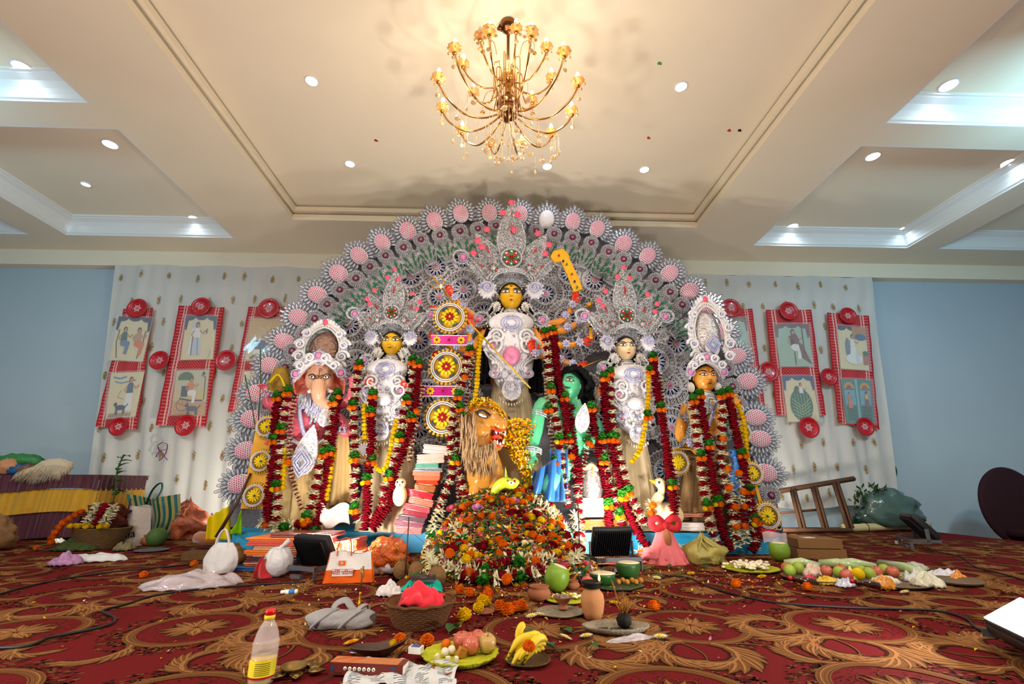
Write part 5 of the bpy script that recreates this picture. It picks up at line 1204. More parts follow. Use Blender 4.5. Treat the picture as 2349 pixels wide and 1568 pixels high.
# loose petals on lion head, demon arm and on the carpet
hp = MB()
for i in range(2300):
    if i < 900: x, y = ru(0, 1), ru(0, 1); p = P(1075+85*x, 932+22*x*x*1.2+ru(-10, 10)-26*sin(pi*x)*.6, 4.70+ru(-.13, .13))
    else:
        u = ru(0, 1); p = P(1165+48*u+ru(-14, 18), 960+(u**.6)*0+150*ru(0, 1)*(.35+.65*u), 4.62+ru(-.06, .1))
    petal(hp, p, V((ru(-.5, .5), -1, ru(.2, 1))).normalized(), ru(.02, .036), rnd.choices((0, 1, 6, 4), (9, 3, 2, 1))[0])
b = MB(); b.grid(16, 14, lambda u, v: P(1160+60*u, 955+40*u+130*v*(.5+.5*u), 4.72)+V((0, .10*abs(2*u-1), 0))); n0 = len(b.f); hp.merge(b); hp.m[-n0:] = [0]*n0
base(hp, 'petal_drift', PET, 'drift of yellow petals over the lion head and down beside its open jaws', 'petals', kind='stuff')
hp = MB()
for i in range(1500):
    if i < 650: x, y = rnd.gauss(XC+.05, .5), 3.35-abs(rnd.gauss(0, .42))
    elif i < 900: x, y = rnd.gauss(1.75, .32), rnd.gauss(3.4, .18)
    elif i < 1100: x, y = rnd.gauss(1.6, .5), rnd.gauss(3.85, .2)
    elif i < 1250: x, y = rnd.gauss(-.9, .5), rnd.gauss(3.4, .3)
    else: x, y = ru(-3, 3), ru(2.0, 4.3)
    if y < 1.9 or y > 4.6: continue
    k = rnd.choices(range(8), (18, 30, 9, 4, 14, 8, 6, 5))[0]; petal(hp, V((x, y, .006)), V((ru(-.2, .2), ru(-.2, .2), 1)), ru(.010, .024), k)
base(hp, 'scattered_petals', PET, 'loose petals scattered over the carpet before the shrine', 'petals', kind='stuff')
# ---- single flowers and leaves one can count
def rose_mb(r=.035):
    b = MB(); b.ell((0, 0, 0), (r*.5, r*.5, r*.6), n=8, m=5)
    for ring, n in ((.45, 4), (.7, 5), (.95, 6)):
        for k in range(n):
            t = (k+ring)/n*6.28+ring*2
            b.grid(4, 4, lambda u, v: V((cos(t+(u-.5)*1.5)*r*(ring*.45+.6*ring*v*(1-.2*abs(u-.5))), sin(t+(u-.5)*1.5)*r*(ring*.45+.6*ring*v), r*(-.3+(1.1-.55*ring)*v-.3*v*v*ring))))
    return b
def daisy_mb(r=.032):
    b = MB(); b.mat(1); b.ell((0, 0, .004), (r*.3, r*.3, r*.2), n=8, m=5); b.mat(0)
    for L_, n in ((1, 14), (.75, 11), (.5, 8)):
        for k in range(n):
            t = (k+L_)/n*6.28; u = V((cos(t), sin(t), 0)); w = V((-sin(t), cos(t), 0)); z = V((0, 0, 1))*r
            b.add([u*r*.2, u*r*.6*L_+w*r*.14+z*.12, u*r*L_+z*(.3*(1.4-L_)), u*r*.6*L_-w*r*.14+z*.12], [(0, 1, 2, 3)])
    return b
def leafm(l=.05):
    b = MB(); vs = []
    for i in range(7):
        t = i/6; w = l*.28*sin(pi*t**.8); vs += [(-w, l*t, l*.12*sin(3*t)+w*.35), (0, l*t, l*.12*sin(3*t)), (w, l*t, l*.12*sin(3*t)+w*.35)]
    b.add(vs, [(3*i+j, 3*i+j+1, 3*i+j+4, 3*i+j+3) for i in range(6) for j in (0, 1)]); b.tube([(0, 0, 0), (0, -l*.25, .0)], l*.015, 4); return b
ME_rose = rose_mb().mesh('rose', M_pk); ME_rosem = rose_mb(.04).mesh('rose', M_rp); ME_lil = rose_mb(.045).mesh('lotus_bud', M_lil)
ME_dw = daisy_mb().mesh('chrysanthemum', [M_wp, M_ye]); ME_dy = daisy_mb().mesh('chrysanthemum', [M_ye, M_or]); ME_lf = leafm(.07).mesh('green_leaf', M_leaf)
def scat(me, nm, n, lab, cat, grp, r, rg, sc=(.85, 1.3), flat_=False):
    for i in range(n):
        for _ in range(30):
            x, y = rg(); z = heap_h(x, y)
            if z > .02: break
        o = inst(me, nm, (x, y-.01, z+r*ru(.5, 1.0)), None, ru(*sc), (ru(-.3, .9), ru(-.4, .4), ru(0, 6.28)) if flat_ else None); tag(o, lab, cat, grp)
hr = lambda: (XC+ru(-.8, .8), 3.45+1.2*rnd.random())
scat(ME_or, 'marigold', 62, 'orange marigold head lying in the flower heap', 'flower', 'orange marigolds in the heap', .03, hr)
scat(ME_ye, 'marigold', 34, 'yellow marigold head lying in the flower heap', 'flower', 'yellow marigolds in the heap', .03, hr)
scat(ME_dw, 'chrysanthemum', 40, 'white chrysanthemum lying in the flower heap', 'flower', 'white chrysanthemums in the heap', .03, hr, flat_=True)
scat(ME_dy, 'chrysanthemum', 18, 'yellow chrysanthemum lying in the flower heap', 'flower', 'yellow chrysanthemums in the heap', .03, hr, flat_=True)
scat(ME_rose, 'rose', 30, 'pink rose lying in the flower heap', 'flower', 'pink roses in the heap', .03, hr, flat_=True)
scat(ME_rosem, 'rose', 30, 'dark red rose lying in the flower heap', 'flower', 'dark red roses in the heap', .03, hr, (1, 1.6), True)
scat(ME_lf, 'green_leaf', 110, 'green leaf lying in the flower heap', 'leaf', 'green leaves in the heap', .03, hr, (.7, 1.2), True)
for px, py, k, lab in ((1037, 1165, 0, 'pink lotus bud at the upper left of the flower heap'), (1096, 1162, 1, 'lilac lotus bud below the lion'), (1178, 1147, 1, 'small lilac lotus bud at the top of the flower heap')):
    p = hp_hit(px, py); b = rose_mb(.055); o = bpy.data.objects.new('lotus_bud', b.mesh('lotus_bud', M_pk if k == 0 else M_lil)); C.objects.link(o); o.location = p+V((0, -.02, 0)); o.rotation_euler = (.5, 0, 0); tag(o, lab, 'flower')
def floorflower(me, nm, pts, lab, cat, grp, z, sc=1):
    for px, py in pts:
        p = Zp(px, py, z); o = inst(me, nm, p, None, sc*ru(.85, 1.15), (ru(-.2, .4), ru(-.2, .2), ru(0, 6.28))); tag(o, lab, cat, grp if len(pts) > 1 else None)
floorflower(ME_or, 'marigold', [(1055, 1352), (1078, 1358), (1147, 1390), (1165, 1398), (1182, 1392), (1196, 1388), (1120, 1360), (1113, 1372)], 'orange marigold head on the carpet just before the heap', 'flower', 'orange marigolds before the heap', .03)
floorflower(ME_ye, 'marigold', [(1098, 1392), (1065, 1410), (1108, 1378)], 'yellow marigold head on the carpet just before the heap', 'flower', 'yellow marigolds before the heap', .03)
for px, py, lab in ((1688, 1337, 'single orange marigold on the carpet in front of the leaf plate of sweets'), (1500, 1389, 'single orange marigold between the clay urn and the incense tray, far side'), (329, 1317, 'single orange marigold near the left cable on the carpet'), (445, 1292, 'tiny orange marigold behind the crumpled clear bag'), (1852, 1345, 'orange marigold on the carpet before the right fruit trays'), (1213, 1482, 'orange marigold lying on the bananas'), (83, 1256, 'orange marigold at the foot of the draped table'), (980, 1468, 'orange marigold at the left rim of the fruit plate')):
    zz = .028 if py != 1482 else .09; floorflower(ME_or, 'marigold', [(px, py)], lab, 'flower', None, zz, .8)
for px, py, lab in ((806, 1473, 'yellow chrysanthemum on the carpet below the grey cloth'), (1046, 1437, 'yellow chrysanthemum above the fruit plate'), (1515, 1460, 'white chrysanthemum on the carpet right of the incense tray'), (1345, 1458, 'white and yellow chrysanthemum left of the incense tray'), (1298, 1461, 'pale yellow chrysanthemum right of the banana plate'), (1239, 1409, 'pale yellow chrysanthemum before the ash plate'), (1219, 1412, 'small white chrysanthemum before the ash plate'), (1410, 1382, 'yellow chrysanthemum right of the clay urn'), (1507, 1325, 'white chrysanthemum on the carpet before the red checked cloth'), (1748, 1322, 'yellow chrysanthemum before the leaf plate of sweets'), (2075, 1357, 'pale chrysanthemum before the right fruit trays'), (1585, 1315, 'yellow chrysanthemum among leaves before the olive bag')):
    floorflower(ME_dw if 'white' in lab or 'pale' in lab else ME_dy, 'chrysanthemum', [(px, py)], lab, 'flower', None, .012, 1.0)
floorflower(ME_lf, 'green_leaf', [(1260, 1475), (1275, 1490), (1350, 1482), (1225, 1463), (1030, 1450), (1050, 1440), (1310, 1450), (1480, 1305), (1520, 1320), (1560, 1318), (1600, 1308), (1540, 1300), (1500, 1312), (1630, 1302)], 'loose green leaf on the carpet before the shrine', 'leaf', 'loose leaves on the carpet', .012, 1.2)
# ================================================================ wall scrolls, plates
M_gr = mat('gamcha_red', (176, 36, 44), .8, var=.12, scale=120); M_gp = mat('gamcha_pink', (206, 92, 92), .8, var=.12, scale=120); M_gw = mat('gamcha_white', (226, 170, 160), .8)
def quad(tl, tr, br, bl, D): c = [P(*p, D) for p in (tl, tr, br, bl)]; return lambda u, v, y=0: c[0].lerp(c[1], u).lerp(c[3].lerp(c[2], u), v)+V((0, y, 0))
def checked(b, f, nu, nv, wav=.008, edge=4, y0=0):
    n0 = len(b.f); b.grid(nu+1, nv+1, lambda u, v: f(u, v, y0+wav*sin(u*17+v*5)+wav*.5*sin(v*31+u*3)))
    for j in range(nv):
        for i in range(nu):
            e = min(i, nu-1-i); k = 0
            if e in (edge, edge+2): k = 2
            elif e > edge+2: k = 1 if (i % 2 == 0) != (j % 2 == 0) else 0
            else: k = 1 if j % 2 and e > 0 else 0
            b.m[n0+j*nu+i] = k
PC = {}
def pc(c):
    if c not in PC: PC[c] = mat('picture_ink_%d' % len(PC), c, .35, var=.06, scale=40, coat=.3)
    return PC[c]
CRM, TEA, NAV, GRN, BRN, ORG, WHT, BLK, SKN, GRY, MRN, TAN, YEL, SKY, RED = (232, 214, 166), (168, 192, 164), (28, 50, 76), (30, 104, 70), (124, 70, 46), (226, 120, 44), (236, 232, 222), (26, 24, 30), (206, 138, 88), (120, 130, 144), (110, 40, 40), (190, 136, 66), (226, 180, 40), (96, 140, 180), (180, 40, 40)
def E(cx, cy, rx, ry, c, a0=0, a1=360, n=18): return (c, [(cx+rx*cos(rad(a0+(a1-a0)*i/n)), cy+ry*sin(rad(a0+(a1-a0)*i/n))) for i in range(n+(0 if a1-a0 == 360 else 1))])
def Ln(pts, w, c):
    L_, R_ = [], []
    for i, (x, y) in enumerate(pts):
        a, e = pts[max(i-1, 0)], pts[min(i+1, len(pts)-1)]; dx, dy = e[0]-a[0], e[1]-a[1]; l = math.hypot(dx, dy) or 1; L_.append((x-dy/l*w, y+dx/l*w)); R_.append((x+dy/l*w, y-dx/l*w))
    return (c, L_+R_[::-1])
def bx(x0, y0, x1, y1, c): return (c, [(x0, y0), (x1, y0), (x1, y1), (x0, y1)])
def swag(c): return [E(.12, -.0, .2, .11, c, 0, 180), E(.5, -.0, .2, .1, c, 0, 180), E(.88, -.0, .2, .11, c, 0, 180), (c, [(0, 0), (.12, 0), (.06, .34), (0, .3)]), (c, [(1, 0), (.88, 0), (.94, .34), (1, .3)])]
def person(x, y, s, top, low, seat=False, hair=BLK):
    o = [E(x, y+.17*s, .10*s, .13*s, top), (top, [(x-.10*s, y+.1*s), (x+.10*s, y+.1*s), (x+.13*s, y+.36*s), (x-.12*s, y+.36*s)])]
    if seat: o += [E(x+.08*s, y+.42*s, .2*s, .1*s, low), (low, [(x+.12*s, y+.4*s), (x+.27*s, y+.42*s), (x+.22*s, y+.74*s), (x+.1*s, y+.74*s)])]
    else: o += [(low, [(x-.12*s, y+.34*s), (x+.13*s, y+.34*s), (x+.19*s, y+.8*s), (x-.17*s, y+.8*s)])]
    o += [Ln([(x-.1*s, y+.14*s), (x-.2*s, y+.26*s), (x-.1*s, y+.34*s)], .022*s, SKN), Ln([(x+.1*s, y+.14*s), (x+.22*s, y+.22*s), (x+.32*s, y+.14*s)], .022*s, SKN), E(x, y-.005*s, .075*s, .085*s, hair), E(x+.012*s, y+.015*s, .056*s, .066*s, SKN)]
    return o
def dog(x, y, c): return [E(x, y, .17, .055, c), E(x-.17, y-.07, .055, .045, c), Ln([(x+.15, y), (x+.24, y-.08)], .012, c)]+[Ln([(x+d, y), (x+d*1.1, y+.15)], .014, c) for d in (-.13, -.09, .1, .14)]
PICS = {
 1: (CRM, swag(NAV)+[Ln([(.12, .3), (.1, .6), (.2, .95)], .012, BLK), Ln([(.9, .3), (.88, .6), (.8, .95)], .012, BLK)]+person(.3, .3, .75, GRN, (110, 130, 160), True)+person(.72, .3, .75, (200, 150, 120), ORG, True)),
 2: (CRM, [Ln([(.1, .1), (.3, .14), (.5, .1)], .02, SKY), Ln([(.15, .2), (.35, .24), (.8, .18)], .015, SKY)]+person(.66, .18, .85, (60, 90, 120), WHT)+[Ln([(.4, .4), (.3, .55), (.5, .6)], .006, BRN)]+dog(.45, .78, NAV)+[Ln([(.1+i*.07, .98), (.13+i*.07, .9)], .012, BRN) for i in range(11)]),
 3: (CRM, swag(NAV)+[E(.36, .28, .14, .18, (210, 208, 202)), (WHT, [(.24, .3), (.52, .3), (.6, .9), (.2, .9)])]+person(.42, .22, .85, WHT, (200, 204, 210))+[Ln([(.3, .5), (.3, .9)], .012, NAV), Ln([(.45, .5), (.5, .9)], .01, GRY), Ln([(.72, .42), (.74, .3)], .012, BLK), E(.82, .86, .07, .1, (222, 206, 170))]),
 4: ((206, 196, 160), [bx(0, .42, 1, .7, (214, 190, 130)), bx(0, .7, 1, 1, (206, 150, 90)), E(.32, .2, .24, .16, (70, 110, 50), 170, 370), bx(.22, .36, .42, .6, NAV), E(.3, .78, .19, .14, BRN), E(.3, .78, .165, .12, (206, 150, 90)), Ln([(.3, .78), (.3, .64)], .008, BRN), Ln([(.16, .74), (.44, .82)], .008, BRN), Ln([(.2, .64), (.5, .68), (.9, .68)], .016, NAV)]+person(.5, .22, .7, ORG, WHT, True)+[Ln([(.8, .12), (.92, .16), (.93, .66)], .009, BLK), E(.86, .08, .04, .035, BLK)]+dog(.62, .86, (44, 60, 70))),
 5: ((206, 160, 66), [bx(.03, .75, .97, .97, (222, 190, 110))]+person(.74, .3, .7, (224, 170, 110), WHT)+[E(.42, .66, .2, .14, BLK), (WHT, [(.25, .74), (.55, .74), (.6, .86), (.22, .86)]), Ln([(.25, .55), (.35, .72)], .05, MRN), Ln([(.15, .95), (.28, .88)], .02, BLK)]),
 6: (CRM, [bx(.3, .14, .42, .3, GRY)]+person(.65, .3, .7, CRM, TAN)),
 7: (TEA, swag(BRN)+person(.5, .25, .8, GRY, WHT)),
 8: (TEA, swag((110, 56, 46))+person(.5, .2, .85, NAV, WHT, True)+[(BRN, [(.62, .4), (.76, .5), (1, .95), (.72, .8)]), (BRN, [(.36, .3), (.58, .22), (.68, .4), (.6, .5)]), Ln([(.5, .66), (.5, .96)], .012, BLK), Ln([(.78, .1), (.8, .7)], .012, NAV)]),
 9: (CRM, swag((30, 70, 120))+[E(.5, .64, .36, .36, GRN), E(.42, .42, .12, .2, GRN)]+person(.55, .2, .55, WHT, GRN)+[Ln([(.2, .5+.08*i), (.5, .68+.06*i), (.8, .5+.08*i)], .006, (190, 214, 150)) for i in range(5)]+[Ln([(.3+.1*i, .4), (.35+.08*i, .95)], .005, (190, 214, 150)) for i in range(5)]),
 10: (CRM, swag(NAV)[:2]+[bx(.5, 0, 1, .3, TAN), E(.78, .24, .2, .08, (40, 90, 140))]+person(.48, .24, .7, WHT, WHT)+[E(.3, .5, .09, .22, GRY), E(.5, .76, .3, .12, WHT), E(.62, .72, .07, .15, (214, 216, 222)), bx(.82, .66, .98, .88, (180, 110, 60)), E(.9, .62, .09, .06, GRN)]),
 11: ((46, 130, 116), [bx(.46, 0, .54, 1, (120, 180, 190)), E(.24, .22, .18, .15, (200, 150, 60), 180, 360), E(.77, .22, .18, .15, (200, 150, 60), 180, 360), E(.24, .22, .09, .08, RED, 180, 360), E(.77, .22, .09, .08, RED, 180, 360), bx(.06, .26, .42, .6, (110, 170, 190)), bx(.58, .26, .94, .6, (110, 170, 190))]+[bx(.08, .64+i*.045, .42, .66+i*.045, (16, 80, 66)) for i in range(7)]+[bx(.58, .64+i*.045, .92, .66+i*.045, (16, 80, 66)) for i in range(7)]+person(.2, .34, .42, TAN, ORG)+person(.78, .32, .42, YEL, BRN))}
M_sleeve = mat('clear_plastic_sleeve', (225, 230, 238), .06, alpha=.22, coat=1, bump=.3, bs=18)
def scroll(q4, pics, lab, D=7.235):
    f = quad(*q4, D); t = thing('hanging_scroll', lab, 'picture scroll', f(.5, .5, .02), group='red checked scrolls with folk pictures')
    b = MB(); checked(b, f, 34, 74); b.build('checked_cloth', [M_gr, M_gp, M_gw], t)
    for n, c in pics:
        g = quad(*c, D-.016); b = MB(); b.smooth = False; ms = [pc(PICS[n][0])]; b.poly([g(0, 0), g(0, 1), g(1, 1), g(1, 0)], (0, .004, 0))
        for k, (col, pts) in enumerate(PICS[n][1]):
            m = pc(col)
            if m not in ms: ms.append(m)
            b.mat(ms.index(m)); b.poly([g(min(max(u, 0), 1), min(max(v, 0), 1), -.0012-.0006*k) for u, v in pts])
        o = b.build('picture', ms, t)
        b = MB(); b.grid(10, 12, lambda u, v: g(-.06+1.12*u, -.03+1.06*v, -.022+.005*sin(u*9+v*7))); b.build('plastic_sleeve', M_sleeve, o)
scroll(((283, 708), (352, 706), (314, 985), (220, 978)), [(1, ((273, 725), (350, 730), (327, 829), (250, 825))), (2, ((255, 855), (331, 852), (310, 955), (242, 960)))], 'red checked scroll at the far left, man walking a black dog below')
scroll(((410, 700), (516, 705), (472, 978), (358, 975)), [(3, ((428, 724), (498, 725), (488, 823), (414, 825))), (4, ((405, 849), (480, 848), (469, 952), (392, 951)))], 'red checked scroll with white-draped figure above and orange-clad rickshaw rider below')
scroll(((570, 703), (655, 703), (610, 948), (523, 945)), [(5, ((577, 729), (651, 731), (639, 827), (560, 827))), (6, ((561, 851), (640, 851), (620, 945), (543, 946)))], 'red checked scroll half hidden by the left edge of the arch')
scroll(((1640, 708), (1725, 708), (1755, 930), (1690, 930)), [(7, ((1659, 731), (1711, 728), (1724, 826), (1680, 826)))], 'red checked scroll half hidden by the right edge of the arch')
scroll(((1757, 710), (1860, 710), (1895, 952), (1780, 952)), [(8, ((1776, 743), (1854, 743), (1863, 840), (1790, 840))), (9, ((1794, 862), (1863, 862), (1881, 965), (1808, 967)))], 'red checked scroll with seated figure above and green-robed dancer below')
scroll(((1897, 716), (1992, 724), (2018, 985), (1922, 970)), [(10, ((1921, 746), (1985, 752), (1994, 849), (1929, 845))), (11, ((1928, 868), (1997, 871), (2006, 970), (1943, 969)))], 'rightmost red checked scroll with green shuttered windows in its lower picture')
M_plate = mat('red_plastic', (186, 18, 32), .3, coat=.4, var=.06); M_dotw = mat('white_paint_dot', (240, 226, 230), .5)
pm_ = None
for i, (px, py, r, lab) in enumerate(((315, 707, 23, 'on top of the far left scroll'), (366, 826, 22, 'between the first and second scrolls from the left'), (272, 978, 21, 'at the foot of the far left scroll'), (461, 703, 22, 'on top of the scroll with the rickshaw picture'), (519, 826, 24, 'between the second and third scrolls from the left'), (426, 975, 24, 'at the foot of the rickshaw picture scroll'), (617, 707, 24, 'on top of scroll beside left arch edge'),
        (1677, 706, 22, 'on top of scroll behind right arch edge'), (1763, 852, 23, 'between the arch and the green dancer scroll'), (1809, 713, 22, 'on top of the green dancer scroll'), (1855, 980, 24, 'at the foot of the green dancer picture'), (1901, 864, 20, 'between the two rightmost scrolls'), (1945, 724, 20, 'on top of the rightmost scroll'), (1984, 978, 21, 'at the foot of the rightmost scroll'))):
    c = P(px, py, 7.19); R_ = r/pxm(px, py, 7.19); t = thing('red_plate', 'round red plate with white star pattern '+lab, 'plate', c, group='red plates pinned on the curtain'); t.rotation_euler = (0, ru(-.1, .1), 0)
    b = MB(); b.lathe((0, 0, 0), [(0, -.005), (.62, -.005), (.68, -.02), (.7, -.05), (.95, -.075), (1, -.06), (.98, -.05), (.75, -.02), (.7, .02), (0, .02)], 36, R=cols(V((1, 0, 0)), V((0, 0, -1)), V((0, 1, 0))))
    b.v = [(x*R_, y*R_*1.6, z*R_) for x, y, z in b.v]; b.build('dish', M_plate, t, world=False)
    b = MB()
    for ring, n in ((.1, 6), (.2, 12), (.3, 18)):
        for k in range(n):
            a = k/n*6.283; q_ = ring*(1 if ring < .25 or k % 3 == 0 else .86); b.lathe((R_*q_*cos(a), -.005*1.6*R_-.002, R_*q_*sin(a)), [(0, -.002), (R_*.034, -.002), (R_*.034, .003)], 6, axis=(0, 1, 0))
    for k in range(6): a = k/6*6.283; b.lathe((R_*.38*cos(a), -.006, R_*.38*sin(a)), [(0, -.002), (R_*.036, -.002), (R_*.036, .003)], 6, axis=(0, 1, 0))
    b.build('star_pattern', M_dotw, t, world=False)
b = MB(); g = lambda x, y: P(x, y, 7.22)
for s in ([(360, 1022), (372, 1014), (384, 1018), (383, 1030), (366, 1033), (362, 1024)], [(362, 1026), (366, 1034), (360, 1042), (358, 1048)], [(384, 1026), (380, 1040), (376, 1046), (384, 1054)], [(368, 1034), (374, 1040), (373, 1050), (364, 1056)]): b.tube([g(*p) for p in s], .011, 5, flat=.4)
base(b, 'ribbon_scrap', mat('magenta_ribbon', (120, 20, 92), .4, metal=.3), 'tangled magenta ribbon scrap hanging on the left curtain', 'ribbon')
# ---------------------------------------------------------------- hangings of round discs
M_gfr = mat('gold_fringe', (222, 168, 48), .3, metal=.65, var=.4, scale=90, bump=.4); M_mag = mat('magenta_foil', (190, 24, 128), .3, metal=.3); M_dred = mat('dark_red_felt', (150, 16, 28), .6); M_yf = mat('yellow_felt', (232, 200, 26), .6)
def pinwheel(b, c, r, pal_, n=26):
    b.mat(pal_[0])
    for i in range(n): a = i/n*2*pi; flat(b, c+V((r*.8*sin(a), .01, r*.8*cos(a))), a, r*.26, r*.1, .012, 0, 6)
    b.lathe(c+V((0, .0, 0)), [(0, 0), (r*.88, 0), (r*.88, .02), (0, .02)], 30, axis=(0, 1, 0))
    b.mat(pal_[1]); [b.tube([c+V((r*q*cos(i/26*6.283), -.008, r*q*sin(i/26*6.283))) for i in range(26)], r*.035, 5, closed=True) for q in (.84, .74)]
    b.mat(pal_[2]); [b.tube([c+V((r*.6*cos(a0+i*.12), -.008, r*.6*sin(a0+i*.12))) for i in range(6)], r*.09, 5, flat=.4) for a0 in (.3, 1.87, 3.44, 5.0)]
    b.mat(pal_[3]); [flat(b, c+V((r*.1*sin(i/12*6.283), -.014, r*.1*cos(i/12*6.283))), i/12*6.283, r*.42, r*.1, .008, 0, 7) for i in range(12)]
    b.mat(pal_[4]); [flat(b, c+V((r*.04*sin(i/8*6.283), -.02, r*.04*cos(i/8*6.283))), i/8*6.283, r*.25, r*.09, .006, 0, 7) for i in range(8)]
    b.mat(pal_[3]); b.ell(c+V((0, -.022, 0)), r*.07, n=8, m=5)
M_bldisc = mat('blue_glitter', (30, 92, 140), .3, metal=.4, var=.4, scale=90); PM = [M_gfr, M_silw, M_bldisc, M_yf, M_dred, M_mag, M_sild]
t = thing('disc_hanging', 'vertical hanging of three round gold discs and two magenta bars left of the central idol', 'hanging decoration', P(1025, 1000, 4.92)); 
for px, py, r in ((1032, 727, .185), (1024, 841, .19), (1015, 957, .19)):
    b = MB(); pinwheel(b, P(px, py, 4.72), r, (0, 1, 2, 3, 4)); b.build('round_disc', PM, t)
for px, py in ((1030, 780), (1016, 897)):
    b = MB(); c = P(px, py, 4.72); b.mat(5); b.box(c, (.38, .014, .10)); b.mat(1); b.box(c+V((0, 0, .052)), (.39, .016, .008)); b.box(c+V((0, 0, -.052)), (.39, .016, .008))
    for k, x in enumerate((-.13, 0, .13)): b.mat(5 if k == 1 else 3); [flat(b, c+V((x, -.012, 0)), i/8*6.283, .045, .014, .006, 0, 6) for i in range(8)]; b.mat(4); b.ell(c+V((x, -.016, 0)), .012, n=6, m=4)
    b.build('magenta_bar', PM, t)
b = MB(); [b.tube([P(1032+dx, 700, 4.76), P(1014+dx, 1015, 4.76)], .01, 5, flat=.4) for dx in (-9, 9)]; b.build('gold_strap', M_gfr, t)
for nm, ps, pan in (('left', ((611, 978, .115), (598, 1057, .115), (583, 1136, .12)), 1), ('right', ((1703, 991, .105), (1726, 1085, .12), (1761, 1183, .14)), 0)):
    t = thing('disc_hanging', 'hanging of three round yellow-centred discs down the %s edge of the shrine' % nm, 'hanging decoration', P(ps[2][0], 1225, 4.92))
    for px, py, r in ps: b = MB(); pinwheel(b, P(px, py, 4.78), r, (0, 1, 6, 3, 3), 30); b.mat(2); b.ell(P(px, py, 4.75), r*.09, n=7, m=4); b.build('round_disc', PM, t)
    b = MB(); q0, q1 = P(ps[0][0], ps[0][1], 4.82), P(ps[2][0], ps[2][1]+30, 4.82); w_ = .1 if pan else .015
    b.poly([q0+V((-w_, 0, 0)), q0+V((w_*.4, 0, 0)), q1+V((w_*1.1, 0, 0)), q1+V((-w_*1.3, 0, 0))], (0, .012, 0)); b.build('yellow_panel', mat('yellow_paper_print', (222, 160, 34), .5, var=.3, scale=10), t)
for px, py in ((1555, 1060),): 
    b = MB(); pinwheel(b, P(px, py, 4.78), .13, (0, 1, 6, 3, 3), 30); base(b, 'round_disc', PM, 'single yellow-centred fringed disc between the pale goddess and archer', 'hanging decoration')
b = MB(); pinwheel(b, P(835, 1030, 4.85), .14, (0, 1, 1, 1, 1), 30); base(b, 'round_disc', PM, 'single white and gold fringed disc between the elephant idol and left goddess', 'hanging decoration')
# ---------------------------------------------------------------- birds, snake, wrapped lute
q = lambda x, y, D=4.66: P(x, y, D)
b = MB(); b.tube(spline([q(1512, 1175), q(1502, 1155), q(1514, 1135), q(1518, 1120), q(1514, 1108)], 5), [.07]*6+[.05]*5+[.035]*5+[.04]*5, 12); b.ell(q(1513, 1107), (.055, .05, .05)); b.lathe(q(1505, 1106), [(.03, 0), (.0, .09)], 8, axis=(-1, -.1, .35)); b.ell(q(1530, 1180, 4.75), (.16, .18, .12))
t = thing('swan_figure', 'cream swan figure with orange beak at the feet of the pale goddess', 'bird figure', q(1520, 1200)); clay(b, 'body', [S_pale, S_org], t, .007, 3, lambda ce, no: (ce[:, 0] < q(1503, 1106).x).astype(int)*(ce[:, 2] > q(1503, 1120).z))
b = MB(); b.ell(q(1512, 1106, 4.61), .012, n=7, m=5); b.build('eye', M_black, t)
b = MB(); b.tube(spline([q(1676, 1105), q(1684, 1085), q(1688, 1065), q(1683, 1045), q(1676, 1036)], 5), [.05]*6+[.04]*5+[.035]*5+[.045]*5, 12); b.ell(q(1678, 1040), (.05, .045, .045)); b.lathe(q(1672, 1040), [(.026, 0), (.0, .075)], 8, axis=(-1, -.1, -.25)); b.ell(q(1690, 1115, 4.76), (.14, .16, .12))
t = thing('peacock_figure', 'blue-necked peacock figure with orange beak among the archer idol garlands', 'bird figure', q(1690, 1190)); clay(b, 'body', [skinm('peacock_blue', (30, 84, 170), (60, 130, 200)), S_kar], t, .007, 3, lambda ce, no: (ce[:, 0] < q(1669, 1040).x).astype(int)*(ce[:, 2] > q(1669, 1052).z))
b = MB(); b.ell(q(1677, 1037, 4.615), .011, n=7, m=5); b.build('eye', M_black, t)
b = MB(); pts = spline([q(1130, 1140, 4.5), q(1140, 1118, 4.46), q(1158, 1106, 4.42), q(1176, 1110, 4.4), q(1186, 1100, 4.38)], 6); b.tube(pts, [.03+.02*sin(pi*i/24) for i in range(25)], 12); b.mat(1)
for i in range(2, 23, 3): b.ell(pts[i]+V((0, -.035, .015)), .014, n=6, m=4)
b.mat(2); b.ell(q(1173, 1107, 4.34), (.03, .014, .018), n=8, m=5); b.mat(3); b.ell(q(1173, 1107, 4.325), .008, n=6, m=4); b.mat(0); b.lathe(q(1162, 1098, 4.42), [(.02, 0), (.0, .11)], 6, axis=(-.1, 0, 1))
base(b, 'snake_figure', [mat('lime_snake_paint', (190, 200, 50), .3, var=.2, scale=20), M_dred, M_eyew, M_black], 'lime green patterned snake head figure rising from the top of the heap', 'snake figure')
b = MB(); b.ell(q(1358, 1108, 4.7), (.11, .1, .22), n=18, m=12, f=lambda v: 1+.07*noise.noise(v*6)); b.mat(1); b.tube(spline([q(1338, 1078, 4.68), q(1356, 1066, 4.62), q(1370, 1078, 4.64)], 5), .022, 6); b.tube([q(1360, 1070, 4.6), q(1357, 1150, 4.6)], .012, 6, flat=.5)
base(b, 'foil_wrapped_bundle', [M_foils, M_satin], 'silver foil wrapped rounded bundle above the white sweet box', 'bundle')
b = MB(); c = q(919, 1108, 4.6); b.ell(c, (.055, .05, .05)); b.ell(q(917, 1136, 4.62), (.07, .07, .1)); t = thing('owl_figure', 'small cream owl figure left of the tall sari stack', 'bird figure', q(917, 1165, 4.62)); clay(b, 'body', [S_pale], t, .007, 3)
